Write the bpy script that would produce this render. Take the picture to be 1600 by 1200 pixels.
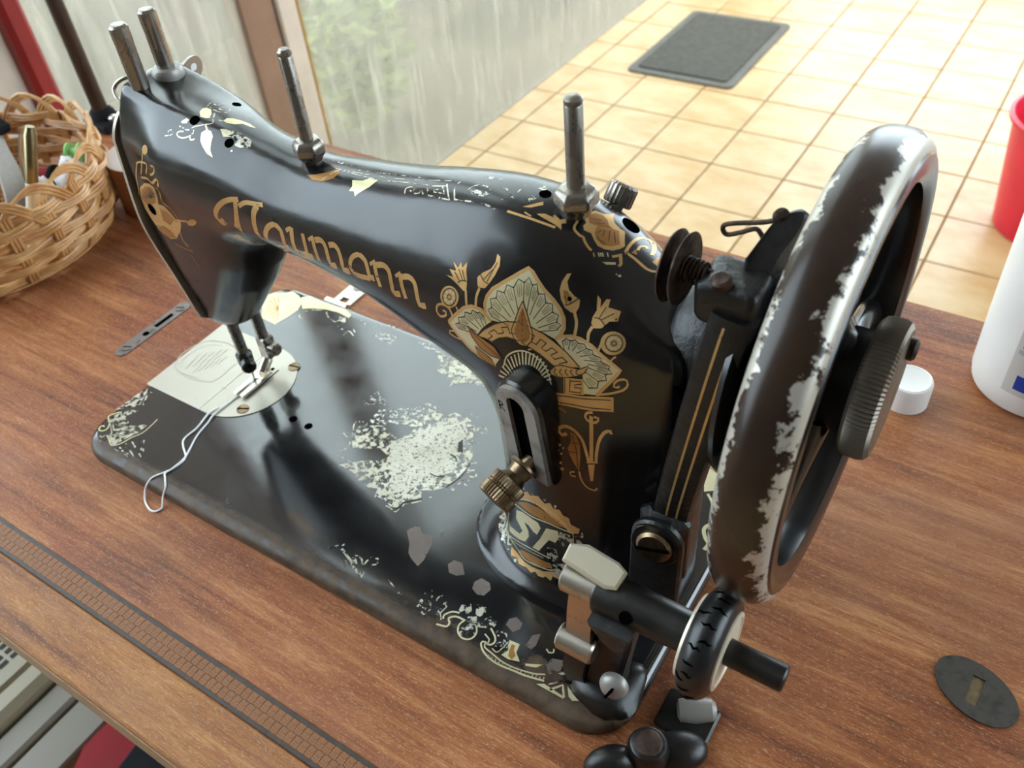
import bpy, bmesh, math, random
import numpy as np
from mathutils import Vector, Matrix, noise as mnoise
from mathutils.bvhtree import BVHTree
from mathutils.geometry import tessellate_polygon

random.seed(7)
SC = bpy.context.scene
for o in list(bpy.data.objects):
    bpy.data.objects.remove(o, do_unlink=True)
COL = SC.collection
PI = math.pi
S = 0.001                                    # the scene is measured in millimetres

# ------------------------------------------------------------------ camera
cam_d = bpy.data.cameras.new('camera')
cam = bpy.data.objects.new('camera', cam_d)
COL.objects.link(cam)
cam_d.sensor_width = 36.0
cam_d.lens = 36.0 * 1369.458 / 1600.0
cam_d.clip_start = 0.01
RIGHT = Vector((0.83972861, 0.53735058, -0.07816788))
DOWN = Vector((0.32195482, -0.60862056, -0.72520763))
FWD = Vector((-0.43726532, 0.58381107, -0.68407870))
m = Matrix((RIGHT, -DOWN, -FWD)).transposed().to_4x4()
m.translation = Vector((0.44413191, -0.14588718, 0.37522228))
cam.matrix_world = m
cam_d.dof.use_dof = True
cam_d.dof.focus_distance = 0.37
cam_d.dof.aperture_fstop = 17.0
SC.camera = cam

# ------------------------------------------------------------------ sky and exposure
w = bpy.data.worlds.new('overcast_sky')
SC.world = w
w.use_nodes = True
bg = w.node_tree.nodes['Background']
bg.inputs[0].default_value = (0.78, 0.89, 1.0, 1)
bg.inputs[1].default_value = 5.5
sun_d = bpy.data.lights.new('sun', 'SUN')
sun_d.energy = 1.5
sun_d.angle = math.radians(12)
sun_d.color = (1.0, 0.88, 0.70)
sun = bpy.data.objects.new('sun', sun_d)
COL.objects.link(sun)
sun.rotation_euler = Vector((-0.45, -1.0, -1.05)).to_track_quat('-Z', 'Y').to_euler()
vs = SC.view_settings
vs.view_transform = 'Standard'
vs.look = 'None'
vs.gamma = 1.0
vs.use_curve_mapping = False
vs.exposure = 0.42

# ------------------------------------------------------------------ materials
def srgb(r, g, b):
    f = lambda c: (c / 255 / 12.92) if c / 255 <= 0.04045 else ((c / 255 + 0.055) / 1.055) ** 2.4
    return (f(r), f(g), f(b), 1)

class Mat:
    def __init__(s, name):
        s.m = bpy.data.materials.new(name)
        s.m.use_nodes = True
        s.t = s.m.node_tree
        s.n = s.t.nodes
        s.p = s.n['Principled BSDF']
        s.co = None
    def link(s, a, b):
        s.t.links.new(a, b)
    def node(s, kind, **kw):
        n = s.n.new(kind)
        for k, v in kw.items():
            setattr(n, k, v)
        return n
    def coord(s):
        if s.co is None:
            s.co = s.node('ShaderNodeTexCoord').outputs['Object']
        return s.co
    def mapped(s, scale=(1, 1, 1), loc=(0, 0, 0), rot=(0, 0, 0), src=None):
        mp = s.node('ShaderNodeMapping')
        mp.inputs['Scale'].default_value = scale
        mp.inputs['Location'].default_value = loc
        mp.inputs['Rotation'].default_value = rot
        s.link(src or s.coord(), mp.inputs['Vector'])
        return mp.outputs[0]
    def noise(s, scale, detail=4, rough=0.55, vec=None, dist=0.0):
        n = s.node('ShaderNodeTexNoise')
        n.inputs['Scale'].default_value = scale
        n.inputs['Detail'].default_value = detail
        n.inputs['Roughness'].default_value = rough
        n.inputs['Distortion'].default_value = dist
        s.link(vec or s.coord(), n.inputs['Vector'])
        return n.outputs['Fac']
    def ramp(s, fac, stops, interp='LINEAR'):
        r = s.node('ShaderNodeValToRGB')
        r.color_ramp.interpolation = interp
        e = r.color_ramp.elements
        while len(e) < len(stops):
            e.new(0.5)
        for i, (pos, c) in enumerate(stops):
            e[i].position = pos
            e[i].color = c if hasattr(c, '__len__') else (c, c, c, 1)
        s.link(fac, r.inputs[0])
        return r.outputs['Color']
    def mix(s, fac, a, b, mode='MIX'):
        n = s.node('ShaderNodeMix', data_type='RGBA', blend_type=mode)
        for sock, v in ((n.inputs[0], fac), (n.inputs[6], a), (n.inputs[7], b)):
            if isinstance(v, bpy.types.NodeSocket):
                s.link(v, sock)
            else:
                sock.default_value = v
        return n.outputs[2]
    def math(s, op, a, b=0.0, clamp=False):
        n = s.node('ShaderNodeMath', operation=op, use_clamp=clamp)
        for sock, v in ((n.inputs[0], a), (n.inputs[1], b)):
            if isinstance(v, bpy.types.NodeSocket):
                s.link(v, sock)
            else:
                sock.default_value = v
        return n.outputs[0]
    def xyz(s):
        n = s.node('ShaderNodeSeparateXYZ')
        s.link(s.coord(), n.inputs[0])
        return n.outputs
    def mrange(s, v, a, b, c=0.0, d=1.0):
        n = s.node('ShaderNodeMapRange')
        s.link(v, n.inputs[0])
        for i, q in enumerate((a, b, c, d)):
            n.inputs[i + 1].default_value = q
        return n.outputs[0]
    def bump(s, h, strength=0.2, dist=0.001):
        n = s.node('ShaderNodeBump')
        n.inputs['Strength'].default_value = strength
        n.inputs['Distance'].default_value = dist
        s.link(h, n.inputs['Height'])
        s.link(n.outputs[0], s.p.inputs['Normal'])
    def set(s, color=None, rough=None, metal=None, spec=None, **kw):
        for key, v in (('Base Color', color), ('Roughness', rough), ('Metallic', metal), ('Specular IOR Level', spec)):
            if v is None:
                continue
            if isinstance(v, bpy.types.NodeSocket):
                s.link(v, s.p.inputs[key])
            else:
                s.p.inputs[key].default_value = v
        for k, v in kw.items():
            s.p.inputs[k.replace('_', ' ')].default_value = v
        return s

def simple(name, rgb, rough=0.5, metal=0.0, var=0.15, scale=60, bump=0.0, spec=0.5):
    a = Mat(name)
    c = srgb(*rgb)
    n = a.noise(scale, 4)
    lo = tuple(v * (1 - var) for v in c[:3]) + (1,)
    hi = tuple(min(1, v * (1 + var)) for v in c[:3]) + (1,)
    a.set(a.ramp(n, [(0.3, lo), (0.7, hi)]), rough, metal, spec)
    if bump:
        a.bump(a.noise(scale * 3, 3), bump, 0.0006)
    return a.m

def worn_metal(name, rgb, dirt, rough=0.32, amount=0.5, scale=90, metal=1.0):
    a = Mat(name)
    n = a.noise(scale, 6, 0.65)
    f = a.ramp(n, [(amount, 0.0), (min(0.99, amount + 0.18), 1.0)])
    a.set(a.mix(f, srgb(*rgb), srgb(*dirt)), a.mix(f, (rough,) * 3 + (1,), (0.65, 0.65, 0.65, 1)), metal)
    a.bump(n, 0.12, 0.0004)
    return a.m

MAT = {}
# black japanned enamel
a = Mat('black_enamel')
n1 = a.noise(55, 6, 0.6)
n2 = a.noise(900, 2, 0.5)
vor = a.node('ShaderNodeTexVoronoi')
vor.inputs['Scale'].default_value = 300
a.link(a.coord(), vor.inputs['Vector'])
pits = a.ramp(vor.outputs['Distance'], [(0.0, 0.0), (0.10, 1.0)])
a.set(a.ramp(n1, [(0.35, (0.0035, 0.0035, 0.004, 1)), (0.75, (0.010, 0.0095, 0.009, 1))]),
      a.ramp(n1, [(0.3, 0.17), (0.8, 0.30)]), 0, 0.5, Coat_Weight=0.15, Coat_Roughness=0.15)
hh = a.mix(0.35, n2, pits)
a.bump(hh, 0.05, 0.0002)
MAT['black'] = a.m
# bed enamel, with the front edge rubbed to brown and bare patches
a = Mat('bed_enamel')
xyz = a.xyz()
n1 = a.noise(38, 8, 0.68)
n2 = a.noise(130, 4)
edge = a.mrange(xyz['Y'], -0.088, -0.060, 1.0, 0.0)
right = a.mrange(xyz['X'], 0.02, 0.17, 0.0, 0.16)
thr = a.math('ADD', a.math('MULTIPLY', edge, 0.30), right)
wear = a.ramp(a.math('ADD', n1, thr), [(0.80, 0.0), (0.86, 1.0)])
lip = a.mrange(xyz['Y'], -0.0830, -0.0785, 1.0, 0.0)
wear = a.math('MAXIMUM', wear, a.math('MULTIPLY', lip, a.ramp(n2, [(0.20, 0.6), (0.50, 1.0)])))
spot = a.node('ShaderNodeTexVoronoi')
spot.inputs['Scale'].default_value = 36
a.link(a.mapped((1, 1, 0.01), (0.013, 0.008, 0)), spot.inputs['Vector'])
base = a.ramp(n2, [(0.3, (0.006, 0.006, 0.007, 1)), (0.8, (0.013, 0.012, 0.012, 1))])
a.set(a.mix(wear, base, a.ramp(n2, [(0.3, srgb(62, 50, 40)), (0.7, srgb(96, 80, 64))])),
      a.math('ADD', a.ramp(n1, [(0.35, 0.09), (0.75, 0.24)]), a.math('MULTIPLY', wear, 0.25)), 0, a.math('SUBTRACT', 0.7, a.math('MULTIPLY', wear, 0.5)), Coat_Roughness=0.10, Coat_IOR=1.5)
a.link(a.math('MULTIPLY', a.math('SUBTRACT', 1.0, wear), 0.7), a.p.inputs['Coat Weight'])
a.bump(a.noise(240, 5, 0.6), 0.06, 0.0004)
MAT['bed'] = a.m
# rough thickly overpainted casting
a = Mat('rough_black_paint')
n1 = a.noise(140, 6, 0.6)
a.set(a.ramp(n1, [(0.3, (0.004, 0.004, 0.0045, 1)), (0.8, (0.012, 0.0115, 0.012, 1))]), 0.36, 0, 0.5)
a.bump(n1, 0.55, 0.0016)
MAT['rough_black'] = a.m
a = Mat('greasy_black_iron')
n1 = a.noise(70, 7, 0.65)
a.set(a.ramp(n1, [(0.35, (0.005, 0.0045, 0.004, 1)), (0.62, (0.011, 0.0095, 0.008, 1)), (0.80, srgb(70, 52, 40))]),
      a.ramp(n1, [(0.3, 0.25), (0.8, 0.55)]), 0.0, 0.5)
a.bump(a.noise(220, 5), 0.22, 0.0008)
MAT['greasy'] = a.m
MAT['steel'] = worn_metal('darkened_steel', (150, 146, 140), (104, 97, 90), 0.38, 0.52, 60, 0.35)
MAT['dark_steel'] = worn_metal('oily_dark_steel', (142, 135, 126), (118, 110, 101), 0.25, 0.50, 60, 0.8)
MAT['knob_steel'] = worn_metal('knurled_steel', (112, 103, 91), (86, 77, 67), 0.36, 0.52, 60, 0.6)
MAT['nickel'] = worn_metal('aged_nickel', (205, 198, 184), (120, 100, 78), 0.30, 0.60, 110)
MAT['brass'] = worn_metal('tarnished_brass', (136, 117, 92), (74, 60, 46), 0.34, 0.52, 150)
MAT['rust'] = worn_metal('rusty_brown_steel', (82, 64, 54), (40, 26, 20), 0.42, 0.42, 130, 0.6)
MAT['plate'] = worn_metal('satin_nickel_plate', (192, 186, 172), (160, 150, 134), 0.40, 0.66, 60, 0.6)
MAT['cream'] = worn_metal('cream_metal', (214, 204, 180), (70, 54, 40), 0.40, 0.66, 320, 0.35)
# hand wheel: brown varnish with the nickel showing on its worn shoulders
a = Mat('wheel_varnish')
xyz = a.xyz()
n1 = a.math('ADD', a.math('MULTIPLY', a.noise(210, 8, 0.72), 0.6), a.math('MULTIPLY', a.noise(45, 3, 0.5), 0.4))
n2 = a.noise(28, 4)
xr = a.mrange(xyz['X'], 0.2185, 0.2270, -0.45, 0.32)
xl = a.mrange(xyz['X'], 0.2086, 0.2150, 0.16, -0.45)
n1 = a.math('SUBTRACT', a.math('MULTIPLY', n1, 2.8), 0.9)
f = a.math('ADD', n1, a.math('MAXIMUM', xr, xl))
wear = a.ramp(f, [(0.57, 0.0), (0.63, 1.0)])
a.set(a.mix(wear, a.ramp(n2, [(0.3, srgb(38, 26, 19)), (0.7, srgb(54, 39, 29))]), srgb(190, 184, 172)),
      a.math('ADD', a.math('MULTIPLY', wear, 0.12), 0.26), a.math('MULTIPLY', wear, 0.45), 0.4)
a.bump(wear, -0.25, 0.0004)
MAT['wheel'] = a.m
# gilt decals: sound gold, and gold worn to pale flecks
def gilt(name, c1, c2, keep, scale=160, rough=0.38, metal=0.55):
    a = Mat(name)
    n = a.noise(scale, 5, 0.7)
    a.set(a.ramp(a.noise(55, 3), [(0.35, srgb(*c1)), (0.65, srgb(*c2))]), rough, metal, 0.5)
    if keep < 1:
        tr = a.node('ShaderNodeBsdfTransparent')
        mx = a.node('ShaderNodeMixShader')
        a.link(a.ramp(n, [(keep - 0.02, 1.0), (keep + 0.02, 0.0)]), mx.inputs[0])
        a.link(tr.outputs[0], mx.inputs[1])
        a.link(a.p.outputs[0], mx.inputs[2])
        a.link(mx.outputs[0], a.n['Material Output'].inputs[0])
    return a.m
MAT['gold'] = gilt('gilt', (196, 152, 92), (218, 180, 122), 0.66)
MAT['gold_dark'] = gilt('gilt_brown', (150, 104, 54), (178, 128, 70), 0.72)
MAT['gold_line'] = gilt('gilt_ink_line', (38, 26, 14), (52, 36, 20), 1.0, rough=0.5, metal=0.0)
MAT['gold_pale'] = gilt('gilt_pale', (206, 196, 152), (222, 212, 176), 0.70, 220)
MAT['gold_worn'] = gilt('gilt_worn', (180, 174, 152), (206, 202, 186), 0.50, 300)
MAT['gold_ghost'] = gilt('gilt_ghost', (196, 192, 180), (214, 212, 204), 0.45, 420)
MAT['gold_fleck'] = gilt('gilt_flecks', (176, 172, 156), (198, 194, 180), 0.545, 520)
MAT['bare'] = gilt('bare_brown_patch', (92, 80, 74), (112, 98, 90), 0.62, 160, 0.45, 0.0)
MAT['print_grey'] = gilt('engraving', (176, 168, 152), (186, 178, 164), 0.60, 400, 0.5, 0.2)
# wood of the table
def wood(name, stops, along=(3.0, 42, 42), bump=0.25, rough=(0.36, 0.62), tone=None, loc=(0, 0, 0)):
    a = Mat(name)
    v = a.mapped(along, loc)
    n1 = a.noise(3.2, 8, 0.62, v, 0.6)
    n2 = a.noise(22, 6, 0.7, a.mapped((along[0] * 0.9, along[1] * 1.2, along[2])), 0.2)
    blotch = a.noise(7, 5, 0.6)
    fine = a.noise(10, 4, 0.7, a.mapped((14, 260, 260)))
    f = a.math('ADD', a.math('MULTIPLY', n1, 0.55), a.math('ADD', a.math('MULTIPLY', n2, 0.25), a.math('MULTIPLY', blotch, 0.30)))
    c = a.ramp(f, stops)
    c = a.mix(a.ramp(fine, [(0.42, 0.0), (0.62, 0.45)]), c, srgb(62, 34, 20))
    if tone:
        red = a.ramp(a.noise(9, 4, 0.6, a.mapped((1, 1, 1), (0.31, 0.2, 0))), [(0.50, 0.0), (0.70, 0.6)])
        c = a.mix(red, c, srgb(*tone))
    fleck = a.noise(24, 3, 0.7, a.mapped((22, 90, 90), (0.4, 0.1, 0)))
    c = a.mix(a.ramp(fleck, [(0.57, 0.0), (0.66, 0.55)]), c, srgb(210, 168, 128))
    patch_ = a.noise(5.5, 6, 0.65, a.mapped((1, 1.8, 1), (0.7, 0.3, 0)))
    c = a.mix(a.ramp(patch_, [(0.50, 0.0), (0.66, 0.35)]), c, srgb(164, 122, 96))
    c = a.mix(a.ramp(a.noise(3.4, 5, 0.6, a.mapped((1, 2.4, 1), (0.2, 0.9, 0))), [(0.52, 0.0), (0.64, 0.30)]), c, srgb(70, 36, 22))
    a.set(c, a.ramp(blotch, [(0.3, rough[0]), (0.7, rough[1])]), 0, 0.32)
    pore = a.noise(420, 3, 0.6)
    a.bump(a.math('ADD', a.math('ADD', n2, fine), a.math('MULTIPLY', pore, 0.8)), bump, 0.0008)
    return a.m
WST = [(0.42, srgb(92, 46, 24)), (0.51, srgb(146, 82, 43)), (0.60, srgb(174, 106, 60)), (0.70, srgb(206, 146, 94))]
MAT['wood'] = wood('varnished_table_wood', WST, tone=(128, 56, 34))
MAT['wood_front'] = wood('worn_front_board', [(0.42, srgb(108, 62, 34)), (0.51, srgb(156, 98, 52)), (0.60, srgb(180, 120, 64)), (0.70, srgb(204, 152, 96))], bump=0.4, loc=(0.3, 0.1, 0))
MAT['wood_inlay'] = wood('inlay_wood', [(0.3, srgb(112, 70, 40)), (0.55, srgb(146, 94, 54)), (0.75, srgb(170, 118, 74))], loc=(0.7, 0.2, 0))
MAT['inlay_ground'] = simple('inlay_ground', (96, 60, 38), 0.5, 0, 0.3, 200)
MAT['wood_dark'] = simple('dark_inlay_line', (58, 46, 38), 0.5, 0, 0.3, 200)
MAT['wood_edge'] = wood('bare_edge_wood', [(0.3, srgb(150, 116, 84)), (0.55, srgb(178, 146, 112)), (0.75, srgb(196, 166, 132))], loc=(0.1, 0.4, 0))
# ceramic floor tiles
a = Mat('ochre_floor_tile')
oi = a.node('ShaderNodeObjectInfo')
n1 = a.noise(9, 5, 0.6, a.mapped((1, 1.6, 1)))
ofs = a.node('ShaderNodeVectorMath', operation='SCALE')
cmb = a.node('ShaderNodeCombineXYZ')
for i in range(3):
    a.link(oi.outputs['Random'], cmb.inputs[i])
a.link(cmb.outputs[0], ofs.inputs[0])
ofs.inputs['Scale'].default_value = 13.0
vadd = a.node('ShaderNodeVectorMath', operation='ADD')
a.link(a.coord(), vadd.inputs[0])
a.link(ofs.outputs[0], vadd.inputs[1])
n1 = a.noise(9, 5, 0.6, a.mapped((1, 1.7, 1), src=vadd.outputs[0]))
c = a.ramp(n1, [(0.30, srgb(192, 150, 96)), (0.48, srgb(203, 168, 118)), (0.68, srgb(210, 182, 138))])
a.set(c, 0.34, 0, 0.5)
MAT['tile'] = a.m
MAT['grout'] = simple('tile_grout', (152, 116, 76), 0.9, spec=0.2)
# aluminium, glass, walls
MAT['alu'] = simple('bronze_aluminium', (150, 124, 108), 0.35, 0.4, 0.1, 20)
MAT['alu_grey'] = simple('grey_aluminium', (214, 208, 200), 0.35, 0.4, 0.08, 20)
MAT['gold_seal'] = simple('yellow_window_seal', (172, 136, 70), 0.5, 0, 0.15, 30)
MAT['wall'] = simple('warm_white_plaster', (214, 200, 188), 0.85, 0, 0.06, 12)
MAT['wall_dim'] = simple('darkened_room_wall', (88, 76, 66), 0.8, 0, 0.1, 12)  # colour darkened to stand for a dim room and cut its fill
MAT['ceiling'] = simple('ceiling_boards', (128, 120, 112), 0.8, 0, 0.08, 9)  # darkened along with the walls to hold back fill light
def glaze(a):
    lw = a.node('ShaderNodeLayerWeight')
    return a.math('ADD', a.math('MULTIPLY', a.math('POWER', lw.outputs['Facing'], 5.0), 0.9), 0.04)
a = Mat('streaked_glass')
fac = glaze(a)
tr = a.node('ShaderNodeBsdfTransparent')
tr.inputs[0].default_value = (0.90, 0.93, 0.90, 1)
gl = a.node('ShaderNodeBsdfGlossy')
gl.inputs['Roughness'].default_value = 0.05
mx = a.node('ShaderNodeMixShader')
a.link(fac, mx.inputs[0]); a.link(tr.outputs[0], mx.inputs[1]); a.link(gl.outputs[0], mx.inputs[2])
df = a.node('ShaderNodeBsdfTranslucent')
df.inputs[0].default_value = (0.80, 0.75, 0.64, 1)
df2 = a.node('ShaderNodeBsdfDiffuse')
df2.inputs[0].default_value = (0.72, 0.64, 0.50, 1)
dm = a.node('ShaderNodeMixShader')
dm.inputs[0].default_value = 0.4
a.link(df.outputs[0], dm.inputs[1]); a.link(df2.outputs[0], dm.inputs[2])
st = a.noise(9, 4, 0.6, a.mapped((1, 5.5, 0.55)))
st2 = a.noise(40, 2, 0.5, a.mapped((1, 1.6, 0.06)))
dirt = a.math('ADD', a.ramp(st, [(0.35, 0.16), (0.70, 0.36)]), a.ramp(st2, [(0.66, 0.0), (0.72, 0.25)]), True)
mx2 = a.node('ShaderNodeMixShader')
a.link(dirt, mx2.inputs[0]); a.link(mx.outputs[0], mx2.inputs[1]); a.link(dm.outputs[0], mx2.inputs[2])
a.link(mx2.outputs[0], a.n['Material Output'].inputs[0])
MAT['glass'] = a.m
a = Mat('clear_glass')
fac = glaze(a)
tr = a.node('ShaderNodeBsdfTransparent')
tr.inputs[0].default_value = (0.95, 0.97, 0.96, 1)
gl = a.node('ShaderNodeBsdfGlossy')
gl.inputs['Roughness'].default_value = 0.02
mx = a.node('ShaderNodeMixShader')
a.link(fac, mx.inputs[0]); a.link(tr.outputs[0], mx.inputs[1]); a.link(gl.outputs[0], mx.inputs[2])
a.link(mx.outputs[0], a.n['Material Output'].inputs[0])
MAT['clear_glass'] = a.m
MAT['concrete'] = simple('pale_terrace_concrete', (92, 80, 62), 0.85, 0, 0.25, 3)
MAT['added_garden_wall'] = simple('added_grey_wall', (96, 92, 78), 0.9, 0, 0.3, 5)
MAT['leaf'] = simple('garden_leaf', (128, 140, 70), 0.6, 0, 0.35, 14)
MAT['red_paint'] = simple('red_paint', (140, 26, 28), 0.4, 0, 0.12, 20)
MAT['dark_pole'] = simple('brown_black_metal', (62, 48, 40), 0.35, 0.5, 0.2, 40)
MAT['rubber'] = simple('black_rubber', (26, 26, 28), 0.32, 0, 0.3, 150, 0.15)
MAT['mat'] = simple('grey_doormat', (78, 76, 70), 0.9, 0, 0.2, 60, 0.4)
MAT['mat_rim'] = simple('doormat_rim', (104, 102, 96), 0.8, 0, 0.15, 60)
MAT['red_plastic'] = simple('red_plastic', (222, 34, 62), 0.35, 0, 0.08, 20)
MAT['dark_red'] = simple('dark_red_plastic', (132, 4, 16), 0.6, 0, 0.10, 20, spec=0.25)
MAT['white_plastic'] = simple('white_plastic', (236, 234, 230), 0.32, 0, 0.03, 20)
MAT['beige_plastic'] = simple('beige_plastic', (142, 132, 108), 0.45, 0, 0.06, 15)
MAT['beige_dark'] = simple('beige_plastic_panel', (118, 110, 96), 0.5, 0, 0.06, 15)
MAT['slot_shade'] = simple('painted_slot_shade', (34, 30, 26), 0.8, 0, 0.1, 40)  # dark blocks stand in for the shade inside the lid slots
MAT['iron'] = simple('black_cast_iron', (22, 21, 20), 0.5, 0.2, 0.2, 60)
MAT['blue_print'] = simple('blue_print', (28, 62, 160), 0.4, 0, 0.05, 20)
MAT['grey_print'] = simple('grey_print', (170, 172, 178), 0.4, 0, 0.05, 20)
MAT['label'] = simple('bottle_label', (206, 202, 196), 0.4, 0, 0.04, 20)
MAT['tape'] = simple('brown_parcel_tape', (136, 76, 40), 0.25, 0, 0.10, 30)
MAT['tape_glare'] = simple('tape_face_glare', (204, 190, 184), 0.4, 0, 0.05, 60)  # glare on the upper face put into the colour
MAT['card'] = simple('cardboard_core', (112, 84, 62), 0.8)
a = Mat('willow_cane')
oi = a.node('ShaderNodeObjectInfo')
n1 = a.noise(60, 5, 0.6)
a.set(a.mix(a.ramp(n1, [(0.35, 0.0), (0.7, 1.0)]), srgb(178, 124, 72), srgb(218, 172, 116)), 0.38, 0, 0.5)
a.bump(a.noise(300, 3), 0.1, 0.0004)
MAT['cane'] = a.m
MAT['thread'] = simple('white_thread', (246, 245, 244), 0.7, 0, 0.02)
MAT['cloth_white'] = simple('white_cloth', (226, 224, 226), 0.8, 0, 0.05, 40)
MAT['cloth_black'] = simple('black_cloth', (20, 20, 23), 0.85, 0, 0.2, 60, spec=0.2)
MAT['cloth_grey'] = simple('grey_webbing', (150, 144, 138), 0.6, 0, 0.1, 300)
MAT['cream_plastic'] = simple('cream_plastic', (228, 224, 206), 0.3, 0, 0.04, 30)
MAT['olive_metal'] = worn_metal('olive_metal_cap', (150, 138, 104), (96, 84, 58), 0.3, 0.6, 80)
MAT['green_plastic'] = simple('pale_green_plastic', (150, 206, 130), 0.4)
MAT['recess_shade'] = simple('painted_recess_shade', (5, 5, 5), 1.0, 0, 0.1, spec=0.0)  # flat black stands in for the shade inside holes, slots and cracks
MAT['oval_iron'] = worn_metal('worn_iron_escutcheon', (84, 80, 76), (62, 56, 52), 0.45, 0.50, 160, 0.6)
MAT['slot_dirt'] = simple('dusty_slot', (112, 92, 60), 0.7, 0, 0.4, 300)
MAT['zinc'] = worn_metal('dull_zinc', (128, 120, 116), (96, 84, 80), 0.4, 0.5, 120)

# ------------------------------------------------------------------ mesh helpers (all lengths in mm)
ORG = {}
def V3(*p):
    return Vector(p[0] if len(p) == 1 else p)

def frame_of(d):
    d = Vector(d).normalized()
    up = Vector((0, 0, 1)) if abs(d.z) < 0.9 else Vector((1, 0, 0))
    u = d.cross(up).normalized()
    return d, u, u.cross(d).normalized()

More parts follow.
